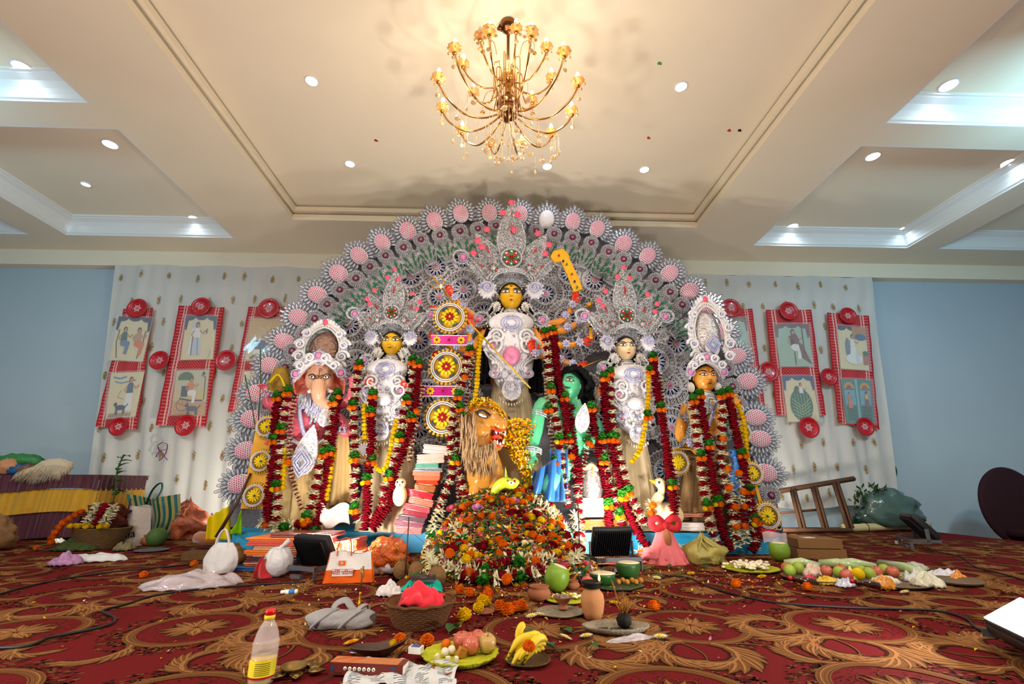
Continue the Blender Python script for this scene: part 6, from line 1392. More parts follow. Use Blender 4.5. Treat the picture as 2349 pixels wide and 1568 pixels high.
b = MB(); [b.ell(c+V((s*.024, -.042, .01)), .010, n=7, m=5) for s in (-1, 1)]; b.mat(1); b.lathe(c+V((0, -.04, -.01)), [(.012, 0), (0, .035)], 6, axis=(0, -.5, -1)); b.build('face', [M_black, S_org], t)
# ---------------------------------------------------------------- stacks of folded cloth
M_wrap = mat('clear_wrap', (235, 235, 240), .05, alpha=.28, coat=1, bump=.5, bs=22)
def pack(c, size, col, lab, nm='folded_cloth', tilt=0, wrap=False, grp='stacked saris and cloths', rz=0, yaw=0, stripes=None):
    m = mat('cloth_%d_%d_%d' % col, col, .65 if not wrap else .3, var=.18, scale=16, bump=.3, bs=50, coat=.6 if wrap else 0)
    b = MB(); R_ = Rz(yaw)@Ry(tilt); w, d, h = size; n = max(2, int(h/.012))
    for i in range(n): z = -h/2+(i+.5)*h/n; s = ru(.94, 1.0); b.rbox(R_@V((ru(-.01, .01)*w, 0, z)), (w*s, d*s, h/n*1.02), h/n*.48, R_, 2)
    if stripes: b.mat(1); [b.box(R_@V((w*(-.4+.1*i), -d/2-.002, 0)), (w*.03, .003, h*.9), R_) for i in range(9)]
    if wrap:
        b.mat(2)
        for i in range(3): x = ru(-.4, .1)*w; b.tube([R_@V((x, -d/2-.002, h*.5)), R_@V((x+w*.3, -d*.48, h*.52)), R_@V((x+w*.5, -d*.2, h*.52))], .003, 4)
    o = bpy.data.objects.new(nm, b.mesh(nm, [m, stripes or m, M_wrap])); C.objects.link(o); o.location = c; return tag(o, lab, 'cloth', grp)
for px, py, w, h, col, tl, wr, lab in ((1004, 1033, 60, 20, (224, 196, 186), .1, 0, 'white and red folded cloth, topmost of the tall stack'), (992, 1053, 62, 20, (222, 176, 164), -.05, 0, 'white rolled cloth with red print, second in the tall stack'), (984, 1068, 52, 11, (96, 150, 132), 0, 0, 'teal green folded cloth in the tall stack'), (986, 1078, 66, 8, (120, 130, 134), .03, 1, 'grey wrapped cloth under the teal one'),
     (983, 1086, 62, 9, (232, 122, 96), .02, 0, 'salmon folded cloth, upper of two in the tall stack'), (984, 1096, 60, 10, (230, 104, 74), .02, 0, 'salmon folded cloth, lower of two in the tall stack'), (984, 1106, 50, 10, (214, 60, 26), 0, 0, 'vermilion folded cloth in the tall stack'), (979, 1118, 48, 15, (150, 88, 40), .12, 1, 'brown wrapped cloth in the middle of the tall stack'),
     (968, 1132, 62, 14, (176, 30, 40), .2, 1, 'bright red wrapped sari in the tall stack'), (971, 1149, 58, 14, (190, 110, 90), .2, 1, 'cream and red wrapped sari in the tall stack'), (962, 1163, 60, 12, (180, 70, 76), .2, 1, 'rose wrapped sari in the tall stack'), (958, 1175, 58, 12, (142, 40, 56), .2, 1, 'maroon wrapped sari in the tall stack'),
     (950, 1188, 64, 12, (96, 72, 82), .15, 1, 'dusky grey wrapped sari near the bottom of the tall stack'), (944, 1200, 66, 13, (140, 80, 96), .12, 1, 'mauve wrapped sari near the bottom of the tall stack'), (944, 1213, 60, 14, (214, 120, 118), .05, 1, 'pale pink wrapped sari, lowest of the tall stack')):
    D = 4.78; k = pxm(px, py, D); pack(P(px, py, D), (w/k, .3, h/k), col, lab, tilt=tl, wrap=wr)
z = .0
for i, (w, h, col, wr, dx, lab) in enumerate(((.74, .03, (14, 80, 140), 1, -.06, 'blue wrapped packet, lowest of the low sari pile'), (.66, .03, (206, 110, 60), 1, .0, 'orange packet second from the bottom of the low pile'), (.68, .045, (74, 30, 40), 1, .02, 'dark plum wrapped sari in the low pile'), (.66, .04, (222, 112, 40), 0, -.01, 'orange cotton cloth in the low pile'), (.62, .03, (196, 150, 108), 0, .04, 'beige cloth in the low pile'), (.64, .03, (206, 84, 78), 0, -.01, 'rose folded cloth in the low pile'), (.62, .03, (232, 128, 66), 0, -.02, 'peach orange cloth near the top of the low pile'), (.5, .03, (142, 70, 72), 1, .10, 'mauve wrapped sari with paper label, topmost of the low pile'))):
    c = Zp(648, 1312, 0); pack((c.x+dx, c.y+.18, z+h/2), (w, .32, h), col, lab, 'wrapped_sari' if wr else 'folded_cloth', wrap=wr, yaw=-.1); z += h+.001
for px, py, D, w, h, col, lab in ((782, 1252, 4.35, 100, 26, (226, 84, 46), 'orange patterned sari in clear wrap lit by the left floodlight'), (800, 1275, 4.2, 90, 20, (230, 110, 70), 'coral wrapped sari under the orange patterned one')):
    k = pxm(px, py, D); pack(P(px, py, D), (w/k, .34, h/k), col, lab, 'wrapped_sari', wrap=1, tilt=-.12, stripes=mat('cream_print', (240, 220, 200), .5))
k = 230
c = P(1378, 1200, 4.86); pack(c, (.44, .34, .09), (228, 96, 38), 'orange packet on the plinth under the white sweet box', 'wrapped_sari', wrap=1)
b = MB(); c = P(1356, 1163, 4.66); b.box(c, (.25, .05, .17)); o = thing('sweet_box', 'white carton with orange lettering standing on the plinth right of the heap', 'box', (c.x, c.y, c.z-.085)); b.build('carton', mat('white_card', (236, 232, 224), .5), o)
b = text_mb('Alloy Co.', .05, Matrix.Translation(c+V((.07, -.027, .01)))@Matrix.Rotation(-pi/2, 4, 'Y')@Matrix.Rotation(pi/2, 4, 'X')); m2 = MB(); rng(m2, c+V((-.02, -.028, -.04)), .035, .003, 20); rng(m2, c+V((-.07, -.028, .03)), .016, .002, 14); b.merge(m2); b.build('lettering', mat('orange_print', (170, 60, 10), .8), o)
pack(P(1570, 1205, 4.8), (.3, .3, .07), (226, 216, 212), 'white folded cloth pile on the plinth between garlands', wrap=0); pack(P(1582, 1180, 4.82), (.28, .26, .03), (200, 120, 90), 'brown wrapped packet on the plinth left of the archer idol', 'wrapped_sari', wrap=1)
b = MB(); c = P(1750, 1222, 4.72); b.tube([c+V((-.09, .05, -.02)), c, c+V((.11, -.02, .0))], [.05, .055, .05], 10, flat=.8); base(b, 'checked_roll', M_gr, 'rolled red checked cloth on the right end of the plinth', 'cloth', 'stacked saris and cloths')
b = MB(); b.sheet(12, 12, lambda u, v: P(735+66*u, 1160+45*v+8*sin(u*6)-10*(u < .1), 4.58)+V((0, .02*sin(u*9+v*5), 0)), .006); base(b, 'white_napkin', mat('white_cotton', (228, 218, 214), .8, bump=.2), 'white napkin with petals draped at the feet of the elephant-headed idol', 'cloth')
# ================================================================ things on the carpet
def F(px, py, z=0): return Zp(px, py, z)
def T(nm, lab, cat, px, py, group=None, z=0, rz=0): return thing(nm, lab, cat, F(px, py, z)+V((0, 0, .001)), rz, group)
def pt_(b, nm, m, t, **k): return b.build(nm, m, t, world=False, **k)
M_plast = mat('white_plastic_bag', (232, 230, 232), .35, var=.06, scale=12, bump=.5, bs=22, transl=.35, coat=.2); M_blk = mat('black_metal_housing', (34, 34, 38), .45, metal=.3, var=.15); M_gry = mat('grey_bracket', (96, 96, 102), .5, metal=.4, var=.2)
M_clay = mat('terracotta', (150, 92, 62), .75, var=.2, scale=14, bump=.2); M_clayl = mat('pale_terracotta', (178, 122, 78), .7, var=.12, scale=10, bump=.15); M_soot = mat('soot', (24, 20, 18), .7)
M_ash = mat('ash_grey', (138, 126, 108), .9, var=.3, scale=30, bump=.5); M_wick = mat('dark_wicker', (98, 62, 36), .7, var=.35, scale=50, bump=.5); M_wood = mat('dark_wood', (66, 36, 24), .5, var=.3, scale=20, bump=.2)
M_oliv = mat('leaf_plate_green', (176, 178, 40), .6, var=.25, scale=25, bump=.5); M_husk = mat('coconut_husk', (134, 98, 60), .9, var=.35, scale=40, bump=.8, bs=120); M_gcoc = mat('green_coconut', (116, 150, 40), .4, var=.25, scale=6); M_dgc = mat('dark_green_coconut', (46, 88, 36), .4, var=.3, scale=6); M_flesh = mat('cut_coconut_flesh', (222, 206, 170), .6, var=.15, scale=20)
M_clearp = mat('clear_plastic_film', (225, 215, 222), .08, alpha=.3, coat=1, bump=.8, bs=14)
def lump(b, c, r, seed, amp=.25, n=22, m=12, fs=3, flatb=True, pinch=0):
    c = V(c)
    def f(v): return 1+amp*noise.noise(v*fs+V((seed, 0, 0)))+amp*.5*noise.noise(v*fs*2.3+V((0, seed, 0)))
    n0 = len(b.v); b.ell(c, r, n=n, m=m, f=f)
    if flatb: b.v[n0:] = [(x, y, max(z, c.z-r[2]*.62)) for x, y, z in b.v[n0:]]
    if pinch:
        for i in range(n0, len(b.v)):
            x, y, z = b.v[i]; t = max(0, (z-c.z)/r[2]-.35); s = max(.12, 1-t*1.7); b.v[i] = (c.x+(x-c.x)*s, c.y+(y-c.y)*s, z+t*pinch)
    return b
# --- flood lamps
LB = None
def flood(px, py, rz, lab, tilt, power=0, w=.34, h=.25, col=(1, .95, .86), z0=.02, rise=.13):
    t = T('floodlight', lab, 'floodlight', px, py, 'portable floodlights', rz=rz)
    R_ = Rx(tilt); c = V((0, 0, rise+h*.28))
    b = MB(); b.rbox(c, (w, .05, h), .015, R_); b.rbox(c+R_@V((0, .03, 0)), (w*.93, .03, h*.9), .012, R_)
    for i in range(17): b.box(c+R_@V((-w*.42+w*.84*i/16, -.035, 0)), (.004, .03, h*.86), R_)
    b.build('housing', M_blk, t, world=False)
    b = MB(); b.box(c+R_@V((0, .047, 0)), (w*.86, .004, h*.8), R_); b.build('glass', mat('flood_glow' if power else 'flood_glass', (255, 248, 232) if power else (40, 44, 52), .1, emit=10 if power else 0), t, world=False)
    b = MB(); y0 = -.16
    for s in (-1, 1): b.box((s*(w/2+.012), -.03, rise*.5+.02), (.006, .26, .03), Rx(-.45 if 0 else .0)); b.box((s*(w/2+.012), .0, rise*.7+.04), (.006, .035, rise*1.1))
    b.box((0, -.16, rise*.5+.02), (w+.03, .006, .03)); b.box((0, -.03-.12, .012), (w*.3, .03, .024)); [b.box((s*(w/2+.012), -.15, .02+rise*.2), (.006, .03, rise*.5+.03)) for s in (-1, 1)]; b.build('bracket', M_gry, t, world=False)
    if power:
        global LB
        n = Rz(rz)@(R_@V((0, 1, 0))); p = V(t.location)+Rz(rz)@(c+R_@V((0, .06, 0)))
        LB = light('AREA', 'floodlight_beam', p, power, col, w*.8, sy=h*.7, look=p+n)
    return t
flood(718, 1318, rad(-28), 'grey floodlight facing the idols behind the tied white bag', rad(32), 36, rise=.1)
flood(1405, 1303, rad(8), 'black finned floodlight facing the idols right of the flower heap', rad(28), 28)
flood(2120, 1256, rad(-118), 'dark floodlight with bracket on the carpet near the right wall', rad(38), 0, .42, .3)
flood(2400, 1524, rad(66), 'glowing floodlight cut by the lower right corner of the frame', rad(58), 52, .34, .2, col=(1, .97, .9), rise=.06)
t = flood(718, 1318, rad(-35), 'unseen floodlight added on the carpet left of the camera to brighten the ceiling', rad(55), 56); t.location = (-2.8, .9, .001); LB.location = V((-2.8, .9, 0))+Rz(rad(-35))@V((0, .14, .26))  # extra flood added out of view so the ceiling gets brighter
flood(528, 1234, rad(42), 'small unseen floodlight added behind the left end of the shrine to light the curtain', rad(35), 15, .26, .18)  # unseen lamp inferred from the glow there, added to brighten the left curtain
flood(1768, 1231, rad(-35), 'unseen floodlight added behind the right end of the shrine to light the curtain', rad(35), 13, .26, .18)  # unseen counterpart added to brighten the right curtain
# --- bottle
t = T('oil_bottle', 'clear bottle of yellow oil with red cap and yellow label in the foreground', 'bottle', 598, 1566)
M_pet = mat('clear_bottle', (235, 222, 220), .06, alpha=.32, coat=1); M_oil = mat('yellow_oil', (228, 186, 30), .15, alpha=.85, coat=.5)
s = 1.0
b = MB(); b.lathe((0, 0, 0), [(0, .002), (.038, .0), (.043, .008), (.043, .06), (.043, .085), (.041, .09), (.044, .095), (.041, .102), (.044, .108), (.041, .115), (.044, .121), (.040, .13), (.036, .15), (.028, .17), (.018, .186), (.014, .195), (.014, .204)], 26); pt_(b, 'bottle_body', M_pet, t)
b = MB(); b.lathe((0, 0, 0), [(0, .004), (.036, .003), (.040, .01), (.040, .078), (0, .078)], 26); pt_(b, 'oil', M_oil, t)
b = MB(); b.grid(22, 2, lambda u, v: V((.0445*cos(-2.7+u*2.6), .0445*sin(-2.7+u*2.6), .022+.055*v))); b.mat(1); b.grid(22, 2, lambda u, v: V((.0448*cos(-2.7+u*2.6), .0448*sin(-2.7+u*2.6), .022+.006*v))); b.box(V((-.043, -.012, .05)), (.004, .014, .014))
b.mat(2)
for i in range(7): b.grid(8, 2, lambda u, v: V((.0450*cos(-1.75+u*1.1), .0450*sin(-1.75+u*1.1), .034+.0055*i+.0018*v)))
pt_(b, 'label', [mat('yellow_label', (236, 214, 40), .4), M_lip, mat('label_print', (92, 84, 30), .5)], t)
b = MB(); b.lathe((0, 0, 0), [(.0145, .192), (.018, .193), (.018, .206), (.015, .206)], 20); pt_(b, 'neck_ring', mat('yellow_plastic', (230, 196, 30), .4), t)
b = MB(); b.lathe((0, 0, 0), [(.0175, .206), (.0175, .221), (.015, .224), (0, .224)], 24); pt_(b, 'cap', mat('red_cap', (206, 16, 20), .3, coat=.3), t)
# --- brass five-lamp
M_br = mat('old_brass', (150, 122, 72), .35, metal=.9, var=.3, scale=20)
t = T('brass_oil_lamp', 'tarnished brass oil lamp with one bowl and five pointed wick cups', 'oil lamp', 672, 1546)
b = MB(); b.lathe((0, 0, 0), [(0, .004), (.03, .004), (.042, .02), (.046, .028), (.042, .028), (.03, .012), (0, .01)], 24); pt_(b, 'bowl', M_br, t)
for k, (x, y, a) in enumerate(((.03, .055, 1.2), (.065, .03, .6), (.078, -.012, -.1), (.03, -.05, -1.1), (-.028, -.05, -2.0))):
    b = MB(); c = V((x, y, .012)); d = V((cos(a), sin(a), 0)); pts = [c+Rz(i/10*6.283)@V((.026, 0, 0))*(1.6 if abs(((i/10*6.283-a+pi) % (2*pi))-pi) < .4 else .85)+V((0, 0, .006)) for i in range(10)]
    b.add(pts+[c+V((0, 0, -.01))]+[p+V((0, 0, -.004)) for p in pts]+[c+V((0, 0, -.013))], [(i, (i+1) % 10, 10) for i in range(10)]+[(11+(i+1) % 10, 11+i, 21) for i in range(10)]+[(i, 11+i, 11+(i+1) % 10, (i+1) % 10) for i in range(10)]); b.ell(c+V((0, 0, .0)), (.012, .012, .005), n=8, m=4); pt_(b, 'wick_cup', M_br, t)
b = MB(); b.tube([(-.04, -.05, .01), (-.1, -.075, .012), (-.135, -.08, .02), (-.14, -.075, .045)], .005, 6); pt_(b, 'handle', M_br, t)
# --- incense box, newspaper, matchbox, boat, sticks
c0 = F(845, 1548); t = thing('incense_box', 'long brown incense carton with a row of white round icons', 'box', c0+V((0, 0, .006)), rad(-9))
b = MB(); b.box((0, 0, .02), (.27, .062, .038)); b.mat(1); b.box((-.01, 0, .0395), (.25, .058, .001)); b.mat(2); [b.poly([(-.13+.06*i, -.02, .0402), (-.07+.05*i, .025, .0402), (-.1+.05*i, .028, .0402)], (0, 0, .0004)) for i in range(2)]; b.mat(3); b.box((-.122, -.0315, .021), (.012, .001, .014)); b.box((.1, -.0315, .028), (.018, .001, .006)); b.mat(4); b.box((.134, -.0, .02), (.003, .06, .03)); pt_(b, 'carton', [mat('box_brown', (104, 34, 28), .4), mat('box_copper', (184, 112, 68), .4, var=.25, scale=20), mat('box_flame', (206, 84, 24), .4), M_bldisc, mat('box_cream', (214, 206, 196), .5)], t)
b = MB(); [b.lathe((-.075+.0175*i, -.0312, .022), [(0, -.001), (.0062, -.001), (.0062, .001), (0, .001)], 14, axis=(0, 1, 0)) for i in range(7)]; [b.box((.085, -.0318, .007+.004*i), (.07-.01*i, .0008, .0014)) for i in range(3)]; pt_(b, 'round_icons', M_eyew, t)
b = MB(); [rng(b, (-.075+.0175*i, -.0326, .022), .0022, .0007, 8) for i in range(7)]; pt_(b, 'icon_marks', M_iris, t)
def newspaper(c, w, d, seed, lab):
    b = MB(); b.sheet(26, 20, lambda u, v: V((c.x+(u-.5)*w+.02*noise.noise(V((v*3, seed, 0))), c.y+(v-.5)*d+.02*noise.noise(V((u*4, seed, 1))), .004+.03*max(0, noise.noise(V((u*4, v*4, seed))))+.016*abs(sin(u*9+v*6+seed))*(.4+v))), .0012)
    g0 = len(b.f); vs = b.v[:]; b.mat(1)
    R = random.Random(seed)
    for col in range(5):
        for r in range(26):
            if R.random() < .2: continue
            i0 = (col*5+1); j = int(r*19/26); i = i0
            for k in range(3):
                if R.random() < .15: continue
                p, q2 = V(vs[j*26+i0+k]), V(vs[j*26+min(i0+k+1, 25)]); fr_ = (r*19/26-j); up = V(vs[min(j+1, 19)*26+i0+k]); up2 = V(vs[min(j+1, 19)*26+min(i0+k+1, 25)]); a, e = p.lerp(up, fr_)+V((0, 0, .0015)), q2.lerp(up2, fr_)+V((0, 0, .0015)); s_ = (up-p).normalized()*.0022
                b.mat(1 if R.random() < .93 else 2); b.add([a, e, e+s_, a+s_], [(0, 1, 2, 3)])
    return base(b, 'newspaper', [mat('newsprint', (196, 196, 196), .8, var=.08, scale=20), mat('news_ink', (104, 108, 116), .8), mat('news_blue', (60, 130, 180), .7)], lab, 'newspaper')
newspaper(F(915, 1560)+V((.01, -.0, 0)), .38, .22, 4, 'crumpled newspaper sheets under the incense carton')
c = F(952, 1520, .0); t = thing('matchbox', 'small white matchbox with blue face', 'matchbox', c+V((0, .01, .03)), rad(-15)); b = MB(); b.box((0, 0, .012), (.05, .034, .022)); b.mat(1); b.box((0, 0, .0238), (.036, .026, .001)); pt_(b, 'box', [M_eyew, mat('match_blue', (60, 84, 160), .5)], t)
t = T('wooden_boat_spoon', 'dark brown leaf-shaped wooden ladle holding marigolds', 'ladle', 862, 1508, rz=rad(12))
b = MB()
def boat(u, v): 
    a = u*2*pi; x = .105*cos(a)*(1+.25*max(0, cos(a))); w = .045*sin(a); k = .35+.65*v; return V((x*k, w*k, .006+.03*v**1.5+.03*max(0, cos(a))**2*v+.008*max(0, -cos(a))*v))
b.grid(36, 6, boat, wu=True); n0 = len(b.v); b.grid(36, 6, lambda u, v: boat(u, v)*.93+V((0, 0, .006)), wu=True)
b.add([boat(i/36, 1) for i in range(36)]+[boat(i/36, 1)*.93+V((0, 0, .006)) for i in range(36)], [(i, (i+1) % 36, 36+(i+1) % 36, 36+i) for i in range(36)]); b.add([boat(i/36, 0) for i in range(36)], [tuple(range(36))[::-1]]); b.add([boat(i/36, 0)*.93+V((0, 0, .006)) for i in range(36)], [tuple(range(36))]); b.tube([(-.1, 0, .03), (-.03, -.02, .022)], .003, 5); pt_(b, 'hull', M_wood, t)
inst(ME_or, 'marigold', t.location+V((.085, .02, .055)), None, .75); tag(C.objects[-1], 'orange marigold resting in the tip of the wooden ladle', 'flower')
inst(ME_ye, 'marigold', t.location+V((.065, .0, .045)), None, .55); tag(C.objects[-1], 'small yellow marigold resting in the wooden ladle', 'flower')
b = MB(); c = F(735, 1560); [b.tube([c+V((.0+.006*i, -.03, .006)), c+V((.06+.006*i, .06-.01*i, .02))], .0013, 4) for i in range(3)]; base(b, 'incense_sticks', mat('incense_brown', (70, 44, 28), .8), 'few loose incense sticks by the brass lamp', 'incense')
# --- grey folded cloth with strap
t = T('grey_cloth', 'crumpled light grey cotton bundle with loose straps', 'cloth', 780, 1440)
M_gc = mat('grey_cotton', (150, 146, 146), .9, var=.08, scale=30, bump=.25, bs=120)
b = MB()
def roll(u, v):
    a = v*2*pi; x = (u-.5)*.30; g = 1+.16*noise.noise(V((u*4, cos(a)*1.5, sin(a)*1.5)))+.10*abs(sin(a*2.5+u*5)); k = (1-.5*abs(2*u-1)**5)
    return V((x+.012*sin(a*2), .052*cos(a)*g*k, max(.0, .036+.040*sin(a)*g*k)))
b.grid(46, 40, roll); [b.add([roll(u_, i/20) for i in range(20)], [tuple(range(20))]) for u_ in (0, 1)]
for k_ in range(2): x0 = -.12+.13*k_; b.tube(spline([(x0, -.05, .012), (x0+.03, -.058, .04), (x0+.07, -.035, .066), (x0+.10, .01, .076)], 5), [(.011, .006)]*16, 6)
pt_(b, 'folded_fabric', M_gc, t)
for pts in ([(-.06, .05, .045), (-.05, .07, .085), (-.005, .075, .10), (.03, .06, .07), (.06, .04, .055)], [(.07, -.02, .055), (.085, -.0, .085), (.11, .03, .09), (.115, .03, .045), (.09, .0, .02)]): b = MB(); b.tube(spline(pts, 6), [(.017, .004)]*25, 8); pt_(b, 'strap', M_gc, t)
# --- brass peacock bell holder behind
t = T('brass_lamp_holder', 'slender brass ritual lamp handle standing upright behind the grey cloth', 'brass holder', 822, 1412)
b = MB(); b.lathe((0, 0, 0), [(0, 0), (.034, 0), (.036, .008), (.03, .018), (.014, .024), (.007, .03), (.0065, .05), (.010, .055), (.0065, .06), (.0055, .1), (.008, .105), (.005, .11)], 20); pt_(b, 'base', M_gold2, t)
b = MB(); b.tube([(0, 0, .1), (.0, 0, .16), (.003, 0, .19), (-.004, 0, .215), (.004, 0, .232)], [.0045, .004, .007, .009, .003], 8); [b.ell((.010+.002*sin(i), 0, .18+.008*i), .003, n=5, m=3) for i in range(7)]; pt_(b, 'stem', M_br, t)
# --- wicker basket with red cloth
def basket(px, py, r0, r1, h, lab, m=M_wick, rz=0, sx=1.0):
    t = T('wicker_basket', lab, 'basket', px, py, rz=rz); b = MB()
    for k in range(int(h/.0085)):
        z = .006+k*.0085; q_ = z/h; r = r0+(r1-r0)*q_**.8; b.tube([(r*sx*cos(i/48*6.283)*(1+.008*(-1)**(i+k)), r*sin(i/48*6.283)*(1+.008*(-1)**(i+k)), z) for i in range(48)], .0046, 5, closed=True)
    b.lathe((0, 0, 0), [(0, .006), (r0, .004), (r0*1.02, .01), (r1*.97, h), (r1*.95, h), (r0*.97, .012), (0, .01)], 36, sx=sx, R=Matrix.Identity(3)); pt_(b, 'weave', m, t)
    b = MB(); b.tube([(r1*sx*1.01*cos(i/60*6.283), r1*1.01*sin(i/60*6.283), h+.003*sin(i*1.3)) for i in range(60)], .0075, 6, closed=True); pt_(b, 'rim', m, t); return t
t = basket(962, 1432, .115, .165, .105, 'dark wicker bowl basket holding a crumpled coral red cloth', sx=1.0)
b = MB(); b.sheet(34, 26, lambda u, v: t.location+V(((u-.5)*.2+.02*sin(v*7), (v-.5)*.2+.02, .07+.075*(1-(2*u-1)**2)*(1-(2*v-1)**2)**.5+.022*abs(sin(u*11+v*4))+.018*sin(v*9+u*5)+.015*noise.noise(V((u*6, v*6, 5))))), .003)
base(b, 'coral_cloth', mat('coral_red_cloth', (226, 40, 56), .6, var=.1, sheen=.3, transl=.15), 'crumpled coral red cloth lying in the dark wicker basket', 'cloth')
# --- turquoise packet + phone
c = F(965, 1362); t = thing('turquoise_packet', 'turquoise fabric packet with black print under the phone', 'packet', c+V((0, .04, .001)))
b = MB(); b.sheet(26, 18, lambda u, v: V(((u-.5)*.27*(1-.15*v)+.012*noise.noise(V((v*5, 1, 0))), (v-.5)*.18, .014+.05*(1-(2*u-1)**4)*(.5+.5*v)+.010*noise.noise(V((u*7, v*7, 3))))), .012)
pt_(b, 'fabric', mat('turquoise_fabric', (20, 178, 160), .6, var=.15, bump=.3), t)
b = MB()
for i in range(9): x = -.08+.018*i; z = .016+.05*(.55); b.tube([(x, -.094, .03), (x+.006, -.093, .05), (x+.012, -.088, .058), (x+.004, -.09, .036)], .0022, 4)
pt_(b, 'printed_lettering', M_black, t)
t2 = thing('phone', 'black mobile phone lying on the turquoise packet', 'phone', c+V((.01, .02, .085)), rad(10)); t2.rotation_euler = (rad(14), 0, rad(10))
b = MB(); b.rbox((0, 0, 0), (.15, .075, .009), .006); b.mat(1); b.tube([(x*.078, y*.04, .0) for x, y in ((-1, -1), (1, -1), (1, 1), (-1, 1))], .0028, 6, closed=True); b.mat(2); rng(b, (0, 0, .0052), .0, .0, 6); b.tube([(.016*cos(i/20*6.28), .009*sin(i/20*6.28), .005) for i in range(20)], .0008, 4, closed=True); b.tube([(.05+.006*cos(i/12*6.28), .02+.006*sin(i/12*6.28), .005) for i in range(12)], .001, 4, closed=True); pt_(b, 'case', [M_blk, M_gry, M_sild], t2)
# --- glue tube, tissue, film bags
c = F(668, 1362); t = thing('glue_stick', 'small white glue stick with blue label lying on the carpet', 'glue stick', c+V((0, 0, .014))); b = MB(); b.lathe((0, 0, 0), [(0, -.036), (.013, -.036), (.0135, .036), (0, .037)], 16, axis=(1, .12, 0)); pt_(b, 'tube', M_eyew, t)
b = MB(); b.lathe((0, 0, 0), [(.0138, -.014), (.0138, .02)], 16, axis=(1, .12, 0)); pt_(b, 'label', mat('glue_blue', (30, 120, 200), .4), t); b = MB(); b.lathe((-.0, 0, 0), [(0, -.062), (.010, -.062), (.0105, -.036), (0, -.036)], 14, axis=(1, .12, 0)); pt_(b, 'cap', M_eyew, t)
def film(px, py, w, d, h, lab, m, nm='plastic_bag', seed=1, rz=0, cat='bag', th=.0015):
    c = F(px, py); b = MB(); R_ = Rz(rz)
    b.sheet(34, 24, lambda u, v: c+R_@V(((u-.5)*w*(1-.25*abs(2*v-1)+.1*noise.noise(V((v*4, seed, 0)))), (v-.5)*d*(1-.3*abs(2*u-1)**2), .004+h*max(0, (1-(2*u-1)**2)*(1-(2*v-1)**2))**.6*(.75+.7*noise.noise(V((u*5+seed, v*5, seed))))+.10*h*abs(sin(u*14+v*9+seed)))), th)
    return base(b, nm, m, lab, cat)
film(440, 1345, .62, .3, .085, 'crumpled clear plastic bag on the carpet at left', M_clearp, seed=3, rz=.25)
film(893, 1366, .17, .1, .07, 'crumpled white tissue left of the turquoise packet', mat('white_tissue', (214, 206, 204), .9, bump=.4), 'tissue', 5, cat='tissue')
film(215, 1287, .55, .17, .07, 'long white plastic wrapper lying on the carpet at left', M_plast, seed=8, rz=.1); film(150, 1295, .26, .2, .09, 'small lilac plastic bag at the end of the white wrapper', mat('lilac_plastic', (190, 140, 186), .4, transl=.3, bump=.4), seed=9)
film(1445, 1470, .24, .05, .02, 'strip of clear plastic beside the incense tray', M_clearp, seed=11, rz=.3); film(130, 1245, .2, .1, .05, 'white folded paper packet before the draped table', M_eyew, 'paper_packet', 2, cat='paper')
film(824, 1498, .07, .02, .01, 'torn pinkish plastic scrap left of the wooden ladle', M_plast, 'plastic_scrap', 6, .2, 'scrap')
# --- carrier bags
t = T('carrier_bag', 'standing translucent white carrier bag with looped handles', 'bag', 500, 1312)
b = MB()
def cb(u, v):
    a = u*2*pi; w = (.105+.03*sin(v*3.0))*(1-.55*max(0, v-.45)**1.2*1.6); d_ = .06*(1-.85*v**1.5); n_ = 1+.10*noise.noise(V((cos(a)*2, sin(a)*2, v*3)))+.03*sin(a*9+v*4)
    return V((w*cos(a)*n_+.012*v, d_*sin(a)*n_, .21*v))
b.grid(48, 16, cb, wu=True); b.add([cb(i/24, 0) for i in range(24)], [tuple(range(24))]); pt_(b, 'bag_body', M_plast, t)
b = MB(); b.tube(spline([(-.05, 0, .18), (-.045, 0, .24), (-.02, 0, .295), (.005, 0, .305), (.025, 0, .27), (.045, 0, .22), (.055, 0, .17)], 6), [(.022-.008*sin(pi*i/36), .006) for i in range(37)], 8); pt_(b, 'handle', M_plast, t)
t = T('tied_bag', 'round white plastic bag tied at the top beside the sari pile', 'bag', 634, 1322)
b = MB(); b.ell((0, 0, .1), (.105, .1, .1), n=40, m=18, f=lambda v: 1+.05*sin(math.atan2(v.y, v.x)*11+v.z*3)*max(0, v.z+.2)+.08*noise.noise(v*3)); b.tube([(.005, -.02, .17), (.015, -.03, .2), (.03, -.02, .215), (.06, 0, .25)], [.045, .014, .012, .02], 10); b.v = [(x, y, max(z, 0)) for x, y, z in b.v]; pt_(b, 'bag_body', M_plast, t)
b = MB(); b.tube([(.0+.02*cos(i), -.03+.018*sin(i), .195+.004*sin(2*i)) for i in range(7)], .008, 6, closed=True); pt_(b, 'knot', M_plast, t)
M_orb = mat('orange_nonwoven', (226, 96, 26), .8, var=.08, bump=.3, bs=200); M_wnb = mat('white_nonwoven', (220, 212, 208), .8, var=.05, bump=.3, bs=200)
t = T('shopping_bag', 'white and orange cloth bag with orange handles and lettering', 'bag', 800, 1334, rz=rad(6))
b = MB(); W_ = lambda v: .165-.028*v
for s, yy in ((0, -.045), (1, .045)):
    for k, (v0, v1) in enumerate(((0, .42), (.42, 1))):
        b.mat(1 if k else 0); b.grid(16, 6, lambda u, v: V(((u*2-1)*W_(v0+(v1-v0)*v), yy*(1-.5*(v0+(v1-v0)*v))+.006*sin(u*9+v*3), .19*(v0+(v1-v0)*v)+(.01*sin(u*7) if v0+(v1-v0)*v > .99 else 0))))
for s in (-1, 1): b.mat(0 if 1 else 1); b.grid(4, 8, lambda u, v: V((s*W_(v)+s*.008*sin(u*pi), (u-.5)*.09*(1-.5*v), .19*v)))
